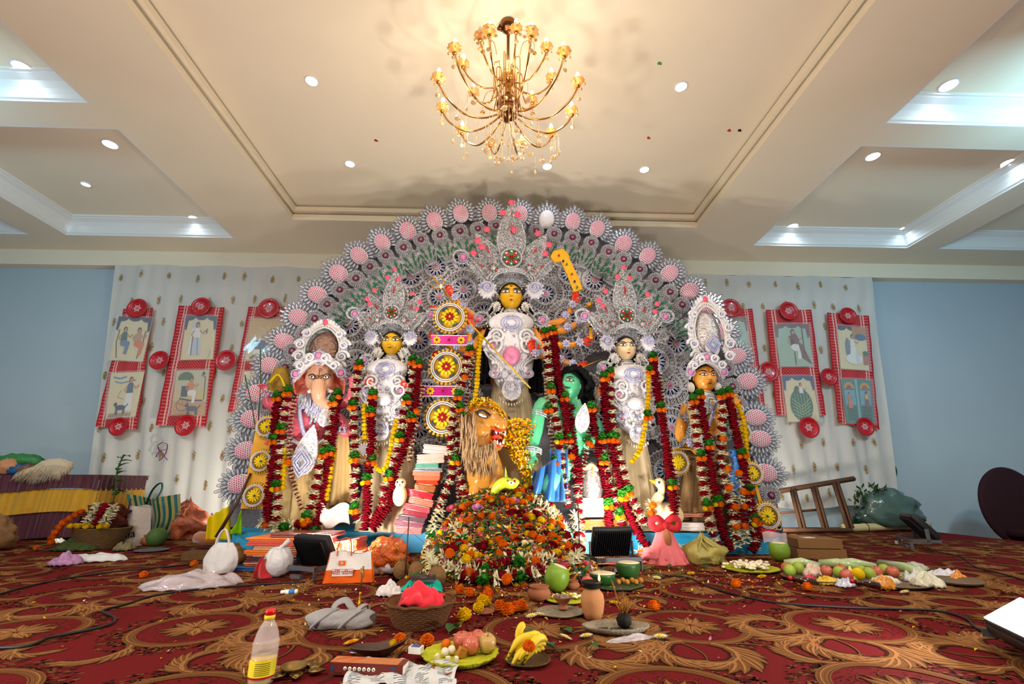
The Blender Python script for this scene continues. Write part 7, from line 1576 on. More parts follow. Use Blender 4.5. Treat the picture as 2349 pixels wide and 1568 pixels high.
b.mat(0); b.box((0, 0, .003), (.32, .08, .004)); pt_(b, 'bag_body', [M_orb, M_wnb], t)
for pts in ([(-.09, -.03, .17), (-.085, -.03, .25), (-.05, -.03, .285), (-.015, -.03, .275), (.0, -.03, .24), (.005, -.03, .17)], [(.0, .03, .18), (.04, .04, .2), (.09, .04, .21), (.11, .03, .185)]): b = MB(); b.tube(spline(pts, 6), [(.013, .003)]*(6*(len(pts)-1)+1), 8); pt_(b, 'handle', M_orb, t)
b = MB(); b.box((-.05, -.04, .125), (.045, .002, .03)); b.mat(1); rng(b, (-.05, -.042, .125), .008, .0015, 14); b.ell((-.05, -.042, .125), .003, n=6, m=4); b.box((-.04, -.0455, .065), (.14, .002, .044)); b.mat(0); b.tube([(-.04+x*.07, -.0475, .065+z*.022) for x, z in ((-1, -1), (1, -1), (1, 1), (-1, 1))], .0012, 4, closed=True); pt_(b, 'emblem', [M_orb, M_wnb], t)
b = text_mb('मिठी पिठास', .034, Matrix.Translation((-.04, -.0475, .065))@Matrix.Rotation(pi/2, 4, 'X')); pt_(b, 'lettering', M_gr, t)
# --- red gold pouch, red scrap, rolled sari, yellow paper, stick
M_redt = mat('red_gold_tinsel', (190, 24, 16), .3, var=.3, coat=.6, col2=(236, 130, 30), scale=18, bump=.8, bs=60)
t = T('tinsel_pouch', 'red and gold tinsel cloth in a clear wrapper right of the orange and white bag', 'pouch', 884, 1318)
b = MB(); lump(b, (0, 0, .13), (.14, .08, .12), 3, .5, 30, 18, 3); pt_(b, 'tinsel_cloth', M_redt, t)
b = MB(); lump(b, (0, .01, .05), (.13, .07, .06), 8, .4); pt_(b, 'wrapper', M_plast, t)
b = MB(); 
for i in range(90): a = ru(0, 6.28); p = V((.15*cos(a)*ru(.6, 1), -.05+ru(-.03, .02), .13+.12*sin(a)*ru(.6, 1))); b.tube([p, p+V((ru(-.03, .03), ru(-.02, 0), ru(-.03, .03)))], .0022, 4)
pt_(b, 'gold_fringe', M_gfr, t)
b = MB(); c = F(600, 1328); b.sheet(12, 14, lambda u, v: c+V(((u-.5)*.13*(1-.8*v)-.03*v*2*(1-v), .02*sin(u*8), .004+.15*v*(1-.2*u))), .004); base(b, 'red_velvet_scrap', mat('red_velvet', (176, 14, 20), .7, sheen=.6, bump=.4), 'small peaked red velvet cloth with gold edge before the low sari pile', 'cloth')
b = MB(); c = F(480, 1262); d = V((1, -.25, .03)).normalized(); pr = [(.0, 0)]; b.tube([c+V((-.16, .05, .12)), c+V((0, 0, .11)), c+V((.24, -.06, .09))], [.075, .07, .045], 14, flat=.8); b.mat(1); [b.tube([c+V((-.165, .05, .12))+V((0, r*cos(i/14*6.28), r*.9*sin(i/14*6.28))) for i in range(14)], .006, 5, closed=True) for r in (.025, .045, .065)]; base(b, 'rolled_sari', [mat('rust_silk', (170, 92, 36), .4, var=.2, sheen=.3), mat('rust_dark', (116, 36, 24), .5)], 'rolled rust and gold sari lying at the left end of the shrine', 'cloth')
b = MB(); c = F(470, 1282); b.box(c+V((-.02, .02, .035)), (.3, .2, .06), Rz(.2)); base(b, 'cardboard_tray', mat('grubby_cardboard', (92, 66, 40), .9, var=.3), 'dark cardboard tray under the rolled rust sari', 'box')
M_yp = mat('yellow_paper', (244, 222, 20), .6, var=.06, transl=.35)
b = MB(); c = P(508, 1200, 5.0); b.sheet(14, 14, lambda u, v: P(476+50*u+8*v*(u-.5), 1158+30*(1-u)*(1-v)+80*v, 5.0+.06*sin(u*6))+V((0, 0, .01*sin(u*20)*(1-v))), .004); base(b, 'yellow_sheet', M_yp, 'bright yellow sheet standing at the left end of the shrine', 'paper')
b = MB(); b.sheet(8, 8, lambda u, v: P(528+30*u, 1225-50*u*v-8*v, 4.95)+V((0, .03*sin(u*5), 0)), .004); base(b, 'lime_sheet', mat('lime_paper', (150, 214, 20), .6, transl=.35), 'small lime green sheet behind the yellow sheet', 'paper')
b = MB(); b.tube([P(496, 1232, 4.7), P(545, 1150, 4.75), P(575, 1085, 4.8)], [.018, .014, .011], 7); base(b, 'wooden_stick', M_wood, 'brown stick leaning on the left edge of the shrine', 'stick')
for i, (x0, y0, x1, y1) in enumerate(((562, 860, 590, 1010), (598, 800, 590, 1000))): b = MB(); b.tube([P(x0, y0, 4.95), P((x0+x1)/2+3, (y0+y1)/2, 4.93), P(x1, y1, 4.85)], .006, 5); base(b, 'reed_stalk', M_leaf, ('outer' if i == 0 else 'inner')+' thin green reed rising beside the elephant idol raised hand', 'stalk', 'reeds at the left of the shrine')
b = MB(); b.ell(P(640, 890, 5.1), (.12, .08, .24), n=14, m=10, f=lambda v: 1+.25*noise.noise(v*3)); b.mat(1); b.tube(spline([P(618, 880, 4.98), P(640, 860, 4.98), P(655, 900, 5.0), P(630, 930, 5.0)], 5), .03, 6, flat=.4); base(b, 'banana_flower_bundle', [mat('mustard_leaf', (158, 122, 28), .5, var=.4, scale=8), M_yf], 'mustard yellow leaf wrapped bundle beside the ear of the elephant idol', 'bundle')
# --- coconuts
def coconut(px, py, lab, r=.06, up=.3, z=0):
    c = F(px, py, z)+V((0, 0, r*.92)); b = MB(); b.ell((0, 0, 0), (r, r, r*1.12), Ry(up), 18, 12, f=lambda v: 1+.05*noise.noise(v*4)+.35*max(0, v.z-.82)*1.6)
    for i in range(40): a = ru(0, 6.28); p = Ry(up)@V((r*.3*cos(a), r*.3*sin(a), r*1.1)); b.tube([p, p+V((ru(-.02, .02), ru(-.02, .02), ru(.005, .03)))], .001, 3)
    o = bpy.data.objects.new('coconut', b.mesh('coconut', M_husk)); C.objects.link(o); o.location = c; o.rotation_euler = (0, 0, ru(0, 6)); tag(o, lab, 'coconut', 'husked brown coconuts')
for px, py, lab in ((920, 1326, 'brown coconut beside the red tinsel pouch'), (955, 1332, 'brown coconut behind the turquoise packet, second from left'), (978, 1312, 'brown coconut highest behind the turquoise packet'), (1002, 1342, 'brown coconut just left of the heap foot'), (536, 1282, 'brown coconut right of the standing carrier bag, upper'), (543, 1300, 'brown coconut right of the standing carrier bag, lower'), (1322, 1300, 'brown coconut at the right foot of the heap')): coconut(px, py, lab)
def gcoc(px, py, r, lab, m, cut=.62, tilt=0, stuff=None):
    t = T('green_coconut', lab, 'green coconut', px, py); R_ = Ry(tilt); b = MB(); n = 10; prof = [(0, 0)]+[(r*sin(pi*i/14)**.85, r*1.1*(1-cos(pi*i/14))) for i in range(1, int(14*cut)+1)]; b.lathe(V((0, 0, 0)), prof, 26, R=R_); zt = prof[-1]; pt_(b, 'shell', m, t)
    b = MB(); b.lathe((0, 0, 0), [(zt[0]*.99, zt[1]), (zt[0]*.6, zt[1]+.006), (0, zt[1]+.004)], 26, R=R_); pt_(b, 'cut_face', M_flesh, t); return t
gcoc(1268, 1356, .078, 'large pale green coconut with cut top leaning on the heap foot', M_gcoc, .8, .35)
gcoc(1443, 1330, .085, 'dark green coconut cut flat with cream top beside the right floodlight', M_dgc, .6)
gcoc(1384, 1342, .088, 'halved green coconut heaped with husk and peels', M_dgc, .45); gcoc(1792, 1288, .085, 'green coconut under a clear packet at the right end of the plinth', M_gcoc, .75)
b = MB(); c = F(1782, 1285)+V((0, -.03, .19)); b.sheet(12, 8, lambda u, v: c+V(((u-.5)*.22, .01*sin(u*9), (v-.5)*.09+.01*sin(u*6))), .004); base(b, 'clear_packet', [M_clearp, M_eyew], 'clear packet resting on the green coconut at the right end', 'packet')
# --- clay pots and plates
def pot(px, py, prof, lab, m=M_clay, nm='clay_pot', cat='clay pot', n=28):
    t = T(nm, lab, cat, px, py); b = MB(); b.lathe((0, 0, 0), prof, n); pt_(b, 'pot_body', m, t); return t
t = pot(1361, 1418, [(0, 0), (.04, 0), (.052, .03), (.06, .075), (.056, .11), (.04, .13), (.036, .14)], 'tall clay urn with sooty rim and small burning flame', M_clayl, 'clay_urn')
b = MB(); b.lathe((0, 0, 0), [(.036, .138), (.046, .142), (.04, .152), (.05, .16), (.052, .168), (.046, .17), (.036, .15), (.03, .12), (0, .11)], 28); pt_(b, 'sooty_rim', M_soot, t)
b = MB(); b.lathe((.04, -.0, .168), [(0, 0), (.005, .006), (.006, .014), (.003, .028), (0, .038)], 10); pt_(b, 'flame', mat('flame', (255, 190, 80), emit=12), t); light('POINT', 'flame_light', t.location+V((.04, -.02, .2)), .25, (1, .6, .25), .01, parent=t)
squat = lambda s: [(0, 0), (.035*s, 0), (.06*s, .02*s), (.066*s, .04*s), (.058*s, .058*s), (.048*s, .064*s), (.052*s, .07*s), (.056*s, .076*s), (.05*s, .078*s), (.044*s, .066*s), (.03*s, .04*s), (0, .036*s)]
pot(1237, 1378, squat(1.05), 'squat clay pot with dark base beside the green coconut'); pot(1314, 1352, squat(.7), 'small squat clay pot near the pomegranate'); pot(345, 1252, squat(1.5), 'wide dark clay pot on a plate beside the jute bag')
t = pot(1292, 1402, [(0, 0), (.025, 0), (.028, .008), (.014, .016), (.03, .03), (.05, .056), (.053, .06), (.048, .06), (.03, .04), (0, .034)], 'clay chalice of ash standing on the grey leaf plate', M_clay, 'clay_chalice', 'clay cup'); t.location.z += .012
b = MB(); [b.ell((ru(-.03, .03), ru(-.03, .03), .055), ru(.009, .015), n=7, m=5) for i in range(9)]; pt_(b, 'ash_lumps', M_ash, t)
def plate(px, py, r, lab, m, sx=1, nm='plate', flute=0, h=.014, cat='plate', n=60, z=0):
    t = T(nm, lab, cat, px, py, z=z); w = (lambda a, i: 1+.03*sin(a*flute) if i > 2 else 1) if flute else None
    b = MB(); b.lathe((0, 0, 0), [(0, .001), (r*.7, .001), (r*.86, .005), (r, h), (r*.99, h+.003), (r*.84, .010), (r*.7, .006), (0, .005)], n, R=Matrix.Identity(3), sx=sx, wob=w); pt_(b, 'dish', m, t); return t
plate(1285, 1408, .115, 'grey dried leaf plate under the clay chalice', M_ash, 1.1, 'leaf_plate', 7); plate(1300, 1380, .1, 'yellow green leaf plate of rice and petals behind the ash plate', M_oliv, 1.2, 'leaf_plate', 30)
plate(1055, 1513, .135, 'bright green leaf plate of apples and sweets in the foreground', M_oliv, 1.1, 'leaf_plate', 40, .024); plate(1210, 1520, .085, 'dark metal plate with fluted rim under the bananas', mat('dark_brass', (96, 72, 40), .4, metal=.6), 1.05, 'metal_plate', 34, .014)
plate(1405, 1343, .2, 'dark leaf tray of ginger roots and halved coconut', mat('green_leaf_tray', (50, 70, 44), .5), 1.0, 'leaf_tray', 9); plate(1722, 1308, .2, 'leaf plate heaped with white sweets right of the olive bag', M_oliv, 1.05, 'leaf_plate', 40, .02); plate(347, 1264, .15, 'dark metal plate under the wide clay pot', M_gry, 1, 'metal_plate'); plate(1112, 1408, .05, 'little clay saucer among petals', M_clay, 1, 'clay_saucer')
plate(1015, 1545, .05, 'small clay dish with red paste at the newspaper edge', M_clay, 1, 'clay_dish')
# incense tray
c = F(1415, 1452); t = thing('incense_tray', 'oval grey bark tray of ash with pointed ends', 'tray', c+V((0, .01, .001))); b = MB(); b.lathe((0, 0, 0), [(0, .001), (.09, .001), (.12, .012), (.14, .03), (.136, .033), (.115, .018), (.085, .008), (0, .007)], 50, R=Matrix.Identity(3), sy=.62, wob=lambda a, i: (1+.12*max(0, cos(2*a))+.02*sin(a*9)) if i > 1 else 1); pt_(b, 'dish', M_ash, t)
b = MB(); [b.ell((ru(-.08, .08), ru(-.04, .04), .01), (ru(.004, .012), ru(.004, .01), .003), n=6, m=3) for i in range(60)]; b.box((-.055, 0, .016), (.03, .006, .012)); pt_(b, 'ash_crumbs', mat('dark_ash', (84, 76, 66), .95, var=.4), t)
t = thing('incense_pot', 'small black pot stuffed with burnt incense sticks on the ash tray', 'incense pot', F(1433, 1446)+V((0, .0, .012))); b = MB(); lump(b, (0, 0, .03), (.034, .034, .036), 2, .2); pt_(b, 'pot_body', M_soot, t)
b = MB(); [b.tube([(ru(-.014, .014), ru(-.014, .014), .05), (ru(-.036, .036), ru(-.03, .03), ru(.09, .13))], .0014, 4) for i in range(70)]; b.tube([(-.01, 0, .05), (-.045, .02, .2)], .0012, 4); b.tube([(-.005, 0, .05), (-.038, .02, .19)], .0012, 4); pt_(b, 'incense_sticks', mat('burnt_sticks', (150, 100, 40), .8, var=.4), t)
# --- fruit
M_app = mat('apple_red', (176, 62, 56), .35, var=.3, scale=9, coat=.3, col2=(206, 120, 84)); M_appg = mat('apple_yellow_red', (150, 50, 46), .35, scale=5, coat=.3, col2=(214, 200, 110)); M_pom = mat('pomegranate', (190, 96, 84), .5, var=.25, scale=10); M_ban = mat('banana_yellow', (222, 190, 36), .5, var=.2, scale=12); M_jag = mat('jaggery', (176, 116, 44), .7, var=.2, bump=.5); M_swt = mat('white_sweet', (232, 218, 190), .7, var=.08); M_man = mat('guava_green', (150, 170, 60), .5, var=.3, scale=8)
def fruit(p, r, m, lab, cat, nm, grp=None, kind='apple', rot=None):
    b = MB()
    if kind == 'apple': b.lathe((0, 0, 0), [(0, r*.12), (r*.35, 0), (r*.75, r*.22), (r, r*.9), (r*.92, r*1.4), (r*.55, r*1.75), (r*.2, r*1.66), (0, r*1.5)], 20); b.mat(1); b.tube([(0, 0, r*1.5), (r*.1, 0, r*1.95)], r*.04, 5)
    elif kind == 'pom': b.lathe((0, 0, 0), [(0, 0), (r*.6, .15*r), (r, r*.85), (r*.8, r*1.5), (r*.25, r*1.8), (r*.18, r*1.95), (r*.28, r*2.12), (r*.15, r*2.0), (0, r*1.9)], 18)
    elif kind == 'ball': b.ell((0, 0, r*.95), r, n=14, m=10)
    elif kind == 'block': b.rbox((0, 0, r*.6), (r*1.1, r*.8, r*1.2), r*.12)
    o = bpy.data.objects.new(nm, b.mesh(nm, [m, M_wood])); C.objects.link(o); o.location = p; o.rotation_euler = rot or (ru(-.2, .2), ru(-.2, .2), ru(0, 6)); tag(o, lab, cat, grp); return o
for px, py, z, m, k, lab in ((1060, 1490, .01, M_app, 'apple', 'red apple at the back left of the green leaf plate'), (1083, 1500, .01, M_app, 'pom', 'pink pomegranate at the centre front of the green leaf plate'), (1094, 1478, .01, M_app, 'apple', 'small red apple at the very back of the leaf plate'), (1116, 1494, .012, M_appg, 'apple', 'yellow and red apple at the right of the leaf plate')): fruit(F(px, py, z)+V((0, 0, .0)), .036 if 'small' not in lab else .03, m, lab, 'fruit', 'apple' if k == 'apple' else 'pomegranate', kind=k)
fruit(F(1022, 1490, .01), .02, M_or, 'small orange ball sweet at the left of the leaf plate', 'sweet', 'orange_sweet', kind='ball'); fruit(F(1054, 1507, .01), .03, M_jag, 'brown jaggery block on the leaf plate', 'sweet', 'jaggery_block', kind='block', rot=(.2, .4, .5))
for i, (px, py, lab) in enumerate(((1020, 1505, 'round white sweet at the rear of the sweets on the leaf plate'), (1034, 1500, 'round cream sweet touching the jaggery'), (1027, 1518, 'pink dusted square sweet, left one on the leaf plate'), (1046, 1518, 'pink dusted square sweet, right one on the leaf plate'), (1004, 1512, 'flat white sweet at the left rim of the leaf plate'))): fruit(F(px, py, .01), .016, M_swt, lab, 'sweet', 'milk_sweet', 'milk sweets on the leaf plate', kind='ball' if i < 2 else 'block')
def banana(p, d, ln, lab, r=.016):
    b = MB(); d = V(d).normalized(); u = V((0, 0, 1)); pts = [V((0, 0, 0))+d*(ln*(t-.5))+u*(.028*(1-(2*t-1)**2)) for t in [i/9 for i in range(10)]]; b.tube(pts, [r*.35, r*.5, r*.85, r, r, r, r, r*.9, r*.6, r*.3], 6); b.mat(1); b.ell(pts[0], r*.3, n=5, m=3)
    o = bpy.data.objects.new('banana', b.mesh('banana', [M_ban, M_wood])); C.objects.link(o); o.location = p; tag(o, lab, 'banana', 'bananas on the fluted plate')
c = F(1210, 1515, .012)
for i in range(12): a = -.5+.11*i; row = i % 3; banana(c+V((-.03+.006*i, .01-.012*(i % 4)+.01, .012+.018*row)), (cos(.5+a*.3), sin(.5+a*.3), .25), .11, 'ripe yellow banana lying in the bunch on the fluted metal plate')
banana(c+V((-.025, .02, .075)), (.45, .3, .7), .07, 'banana sticking up from the bunch')
C.objects[-1]['label'] = 'yellow banana pointing upward at the top of the bunch'
fruit(F(1347, 1350, .0), .042, M_pom, 'pink pomegranate beside the little bottle', 'fruit', 'pomegranate', kind='pom')
for i in range(6): fruit(F(1420+10*i, 1340-(i % 2)*4, .012), .017, M_jag, 'knobbly ginger root piece on the dark leaf tray', 'ginger', 'ginger_root', 'ginger roots on the tray', kind='ball')
t = pot(1330, 1338, [(0, 0), (.02, 0), (.02, .04), (.01, .05), (.01, .06)], 'little dark bottle with white cap', mat('dark_glass_bottle', (50, 24, 30), .1, coat=.5), 'small_bottle', 'bottle'); b = MB(); b.lathe((0, 0, 0), [(.012, .058), (.012, .072), (0, .073)], 14); pt_(b, 'cap', M_eyew, t)
hp = MB()
for i in range(150): x, y = F(1722, 1306).x+rnd.gauss(0, .07), F(1722, 1306).y+rnd.gauss(0, .05); lump(hp, (x, y, .022+ru(0, .03)), (ru(.012, .022),)*2+(.01,), i, .3, 7, 5)
base(hp, 'sweet_pile', M_swt, 'small pile of broken white sweets on the leaf plate', 'sweets', kind='stuff')
hp = MB()
for i in range(70): x, y = F(1300, 1376).x+rnd.gauss(0, .04), F(1300, 1376).y+rnd.gauss(0, .02); hp.mat(i % 3 == 0); lump(hp, (x, y, .018+ru(0, .01)), (.012, .01, .007), i, .3, 7, 5)
base(hp, 'rice_offering', [M_swt, M_oliv], 'rice and petals heaped on the yellow green leaf plate', 'rice', kind='stuff')
# --- cloth-draped pot
t = T('draped_pot', 'clay pot draped in pink checked cloth with a red bow before the plinth', 'pot', 1530, 1290)
M_pkc = mat('pink_checked', (206, 104, 108), .8, var=.2, scale=90, bump=.2)
b = MB(); b.grid(60, 16, lambda u, v: V(((.06+.13*v**1.4)*cos(u*2*pi)*(1+.1*sin(u*2*pi*11)*v), (.05+.1*v**1.4)*sin(u*2*pi)*(1+.1*sin(u*2*pi*11)*v), .30-.30*v)), wu=True); pt_(b, 'drape', M_pkc, t)
b = MB(); lump(b, (-.02, 0, .05), (.2, .12, .07), 4, .4, 26, 12); pt_(b, 'gathered_hem', M_pkc, t)
b = MB()
for s in (-1, 1): b.tube(spline([(0, -.03, .3), (s*.06, -.05, .36), (s*.12, -.04, .34), (s*.1, -.05, .28), (s*.02, -.05, .29)], 6), [(.010, .03)]*25, 8)
b.ell((0, -.05, .3), (.03, .02, .03)); pt_(b, 'bow', M_gr, t); b = MB(); b.ell((0, -.06, .2), (.035, .05, .08)); pt_(b, 'clay_neck', M_clay, t)
M_olp = mat('olive_plastic', (176, 160, 84), .4, var=.15, bump=.5, bs=16, transl=.2)
def sack(px, py, r, seed, lab, m, nm, cat, dy=0, amp=.3, pinch=0): b = MB(); c = F(px, py)+V((0, dy, r[2]*.62)); lump(b, c, r, seed, amp, 34, 20, 2.4, True, pinch); [b.tube(spline([c+V((ru(-.6, .6)*r[0], -r[1]*ru(.7, .95), ru(-.3, .5)*r[2])), c+V((ru(-.4, .4)*r[0], -r[1]*.75, r[2]*.75)), c+V((0, 0, r[2]*.98))], 4), .008, 5) for _ in range(5)]; return base(b, nm, m, lab, cat)
sack(1623, 1292, (.19, .13, .13), 13, 'puffed olive plastic bag before the plinth', M_olp, 'plastic_bag', 'bag', .05, .35, .05)
# --- sweets box at heap foot, green pen, orange packet
c = V((P(1037, 1308, 3.72))); t = thing('sweet_carton', 'small cream carton with pictured sweets on top beside the heap', 'box', (c.x, c.y, c.z-.06), rad(-28)); b = MB(); b.box((0, 0, .045), (.14, .12, .09)); b.mat(1); b.box((0, .01, .0905), (.11, .07, .001)); b.mat(2); [b.ell((-.04+.02*(i % 5), -.012+.02*(i//5), .092), .007, n=6, m=3) for i in range(15)]; b.box((.0, -.0605, .05), (.05, .001, .02)); pt_(b, 'carton', [mat('cream_card', (224, 208, 170), .5), mat('brown_print', (140, 84, 50), .5), M_jag], t)
b = MB(); p = P(1060, 1255, 4.03); b.tube([p, p+V((.14, -.01, -.01))], .007, 7); base(b, 'green_tube', mat('bright_green_plastic', (20, 190, 60), .3), 'bright green plastic tube sticking out of the heap', 'tube')
b = MB(); p = P(1207, 1228, 4.2); b.sheet(8, 8, lambda u, v: p+V(((u-.5)*.13, -.03-.02*v, (v-.5)*.13+.012*sin(u*8))), .006); base(b, 'foil_packet', mat('orange_foil_packet', (226, 84, 50), .25, coat=.6, bump=.5), 'shiny orange foil packet on the heap', 'packet')
b = MB(); lump(b, P(1095, 1195, 4.42), (.14, .09, .1), 6, .5, 30, 16, 4, False); base(b, 'maroon_fabric_flower', mat('maroon_velvet', (120, 10, 30), .7, sheen=.5, bump=.6), 'large crumpled maroon cloth knot on the left of the heap', 'cloth')
b = MB(); p = P(1185, 1185, 4.42); b.tube(spline([p+V((-.16, 0, -.02)), p+V((-.13, -.03, .1)), p+V((0, -.05, -.0)), p+V((.14, -.03, .02)), p+V((.17, 0, -.03))], 8), .034, 8); 
base(b, 'marigold_wreath', mat('marigold_rope', (232, 120, 20), .8, var=.4, scale=50, bump=1), 'dense orange marigold rope looped across the top of the heap', 'garland')
for i, (x0, y0, x1, y1) in enumerate(((1150, 1150, 1154, 1185), (1266, 1172, 1268, 1210))): b = MB(); b.tube([P(x0, y0, 4.42), P((x0+x1)/2+(3 if i else -4), (y0+y1)/2, 4.36), P(x1, y1, 4.33)], .03, 9); base(b, 'white_flower_rope', M_wp, ('left' if i == 0 else 'right')+' cream flower rope hanging down the top of the heap', 'garland', 'cream flower ropes')
# --- small brass stand (thin tripod with cord) by coconuts and right
for i, (px, py, h, lab) in enumerate(((929, 1330, .42, 'thin arrow stick tied with cords beside the red tinsel pouch'), (1332, 1312, .5, 'thin arrow stick with bent tip at the right of the heap'))):
    c = F(px, py); b = MB(); b.tube([c, c+V((0, 0, h))], .005, 5); b.tube([c+V((0, 0, h*.8)), c+V((.28, .1, .1))], .0016, 3); b.tube([c+V((0, 0, h*.8)), c+V((-.3, .1, .05))], .0016, 3); base(b, 'arrow_stick', M_wood, lab, 'stick', 'ritual arrow sticks')
# --- right hand trays
def tray(px, py, r, lab): return plate(px, py, r, lab, mat('dull_steel', (120, 100, 76), .5, metal=.4), 1.05, 'offering_tray', 0, .022, 'tray')
for px, py, r, lab in ((1868, 1330, .2, 'left offering tray of fruit before the cardboard boxes'), (1925, 1332, .12, 'small offering tray second from the left'), (2040, 1340, .23, 'middle offering tray heaped with packets'), (2192, 1338, .15, 'rightmost offering tray with an orange packet')): tray(px, py, r, lab)
for i, (px, py, m, lab) in enumerate(((1808, 1308, M_app, 'red apple left in the left tray'), (1815, 1314, M_man, 'green guava in front in the left tray'), (1832, 1308, M_man, 'yellow green guava behind in the left tray'), (1897, 1316, M_app, 'red apple beside the orange packet'), (1930, 1312, M_app, 'red apple left behind the middle'), (1926, 1320, M_man, 'green guava between two red apples'), (1947, 1326, M_app, 'red apple left of the yellow lemon'), (1972, 1324, M_ye, 'yellow lemon in the trays'), (1976, 1316, M_man, 'yellow green guava behind the lemon'), (1994, 1322, M_man, 'large green guava in the middle of the trays'), (2016, 1318, M_app, 'red apple right of the large green guava'), (2032, 1314, M_man, 'green guava rightmost in the fruit row'), (2049, 1318, M_app, 'dark red apple at the right end of the fruit row'))): fruit(F(px, py+6, .02), .04, m, lab, 'fruit', 'apple' if m is M_app else 'guava' if m is M_man else 'lemon', 'fruit in the right trays', kind='apple' if m is M_app else 'ball')
for i, (px, py, w, col, lab) in enumerate(((1872, 1322, .2, (214, 186, 166), 'white wrapped packet in the left tray'), (2030, 1338, .24, (222, 212, 196), 'white wrapped packet in the middle tray'), (2070, 1328, .18, (150, 134, 70), 'olive leaf packet right of the middle tray'), (2110, 1334, .26, (200, 200, 196), 'crumpled white and grey packet pile right of the middle tray'), (2165, 1322, .26, (212, 212, 222), 'white plastic packet in the rightmost tray'), (1940, 1345, .16, (196, 196, 214), 'small clear packet of rice between the trays'), (2130, 1346, .2, (206, 202, 180), 'clear packet of puffed rice at the front right'), (1898, 1340, .16, (214, 170, 20), 'yellow and green sachet in the small tray'), (1858, 1336, .1, (200, 40, 70), 'red sachet in the left tray'), (2030, 1352, .14, (214, 140, 40), 'orange sachet on the middle tray edge'), (2200, 1330, .12, (224, 140, 50), 'orange packet in the rightmost tray'), (1902, 1306, .1, (226, 150, 60), 'small orange packet among the fruit'), (1955, 1336, .1, (230, 224, 120), 'pale yellow card packet among the fruit'), (2095, 1306, .3, (176, 170, 150), 'clear crumpled wrapper behind the packets'))):
    film(px, py, w, w*.62, .05+.03*(i % 3 == 0), lab, mat('packet_film_%d' % i, col, .3, var=.25, scale=14, coat=.5, bump=.5, bs=30), 'packet', 20+i, ru(-.5, .5), 'packet')
for i, (x0, y0, x1, y1) in enumerate(((1800, 1292, 1880, 1296), (1880, 1292, 1970, 1300), (1905, 1292, 2010, 1298), (2020, 1292, 2140, 1322))):
    a, e = F(x0, y0, .05), F(x1, y1, .05); b = MB(); b.tube([a, a.lerp(e, .5)+V((0, 0, .015)), e], [.03, .036, .02], 9); base(b, 'wrapped_stalk', mat('pale_green_stalk', (176, 196, 140), .25, var=.15, coat=.7), ('leftmost', 'second', 'third', 'rightmost')[i]+' pale green stalk in clear wrap behind the fruit, counted from the left', 'stalk', 'wrapped green stalks')
for i, (px, py) in enumerate(((1846, 1330), (1990, 1338))):
    a = F(px, py, .045); b = MB(); b.tube([a+V((-.07, .02, .01)), a+V((-.03, 0, .005)), a, a+V((.06, -.02, -.01))], [.012, .014, .022, .02], 9); b.mat(1); b.tube([a+V((-.09, .03, .012)), a+V((-.07, .02, .01))], .014, 8); base(b, 'syrup_bottle', [mat('dark_syrup', (52, 22, 16), .1, coat=.8), M_lip], 'dark syrup bottle with red cap lying in the '+('left tray' if i == 0 else 'middle tray'), 'bottle', 'dark syrup bottles')
for i, (z, lab) in enumerate(((.0, 'lower brown cardboard box behind the fruit trays'), (.085, 'upper brown cardboard box with papers behind the fruit trays'))): c = F(1888, 1280); b = MB(); b.box(c+V((0, .1, z+.04)), (.42-.04*i, .26, .078), Rz(-.15)); (b.mat(1), b.box(c+V((-.05, .1, z+.082)), (.1, .08, .004))) if i else None; base(b, 'cardboard_box', [mat('cardboard', (132, 96, 60), .8, var=.1), M_eyew], lab, 'box', 'cardboard boxes')
# --- cables
M_cab = mat('black_rubber_cable', (18, 16, 18), .5)
def cable(pts, lab, r=.006): b = MB(); b.tube(spline([F(x, y, .008)+V((0, 0, 0)) for x, y in pts], 8), r, 6); base(b, 'cable', M_cab, lab, 'cable', 'black power cables')
cable([(-60, 1378), (100, 1336), (250, 1312), (400, 1297), (560, 1280)], 'black cable crossing the carpet at far left from the frame edge'); cable([(-60, 1486), (60, 1481), (110, 1462), (160, 1452), (250, 1432), (262, 1415), (236, 1400), (290, 1385), (350, 1366), (440, 1352), (560, 1342), (700, 1334)], 'black cable with a kink running under the clear plastic bag')
cable([(1520, 1318), (1580, 1325), (1640, 1350), (1760, 1378), (1900, 1390), (2050, 1396), (2150, 1400), (2215, 1418), (2240, 1440), (2290, 1462)], 'black cable leading to the glowing corner floodlight'); cable([(2120, 1260), (2200, 1275), (2240, 1300), (2310, 1318), (2400, 1345)], 'thin black cable from the dark floodlight to the right edge', .005)
t = T('plug', 'small white plug near the dark floodlight', 'plug', 2062, 1248); b = MB(); b.box((0, 0, .02), (.05, .04, .035)); pt_(b, 'plug_body', M_eyew, t); b = MB(); b.tube([(0, 0, .02), (.1, .04, .05), (.22, .0, .03)], .005, 5); pt_(b, 'lead', M_eyew, t)
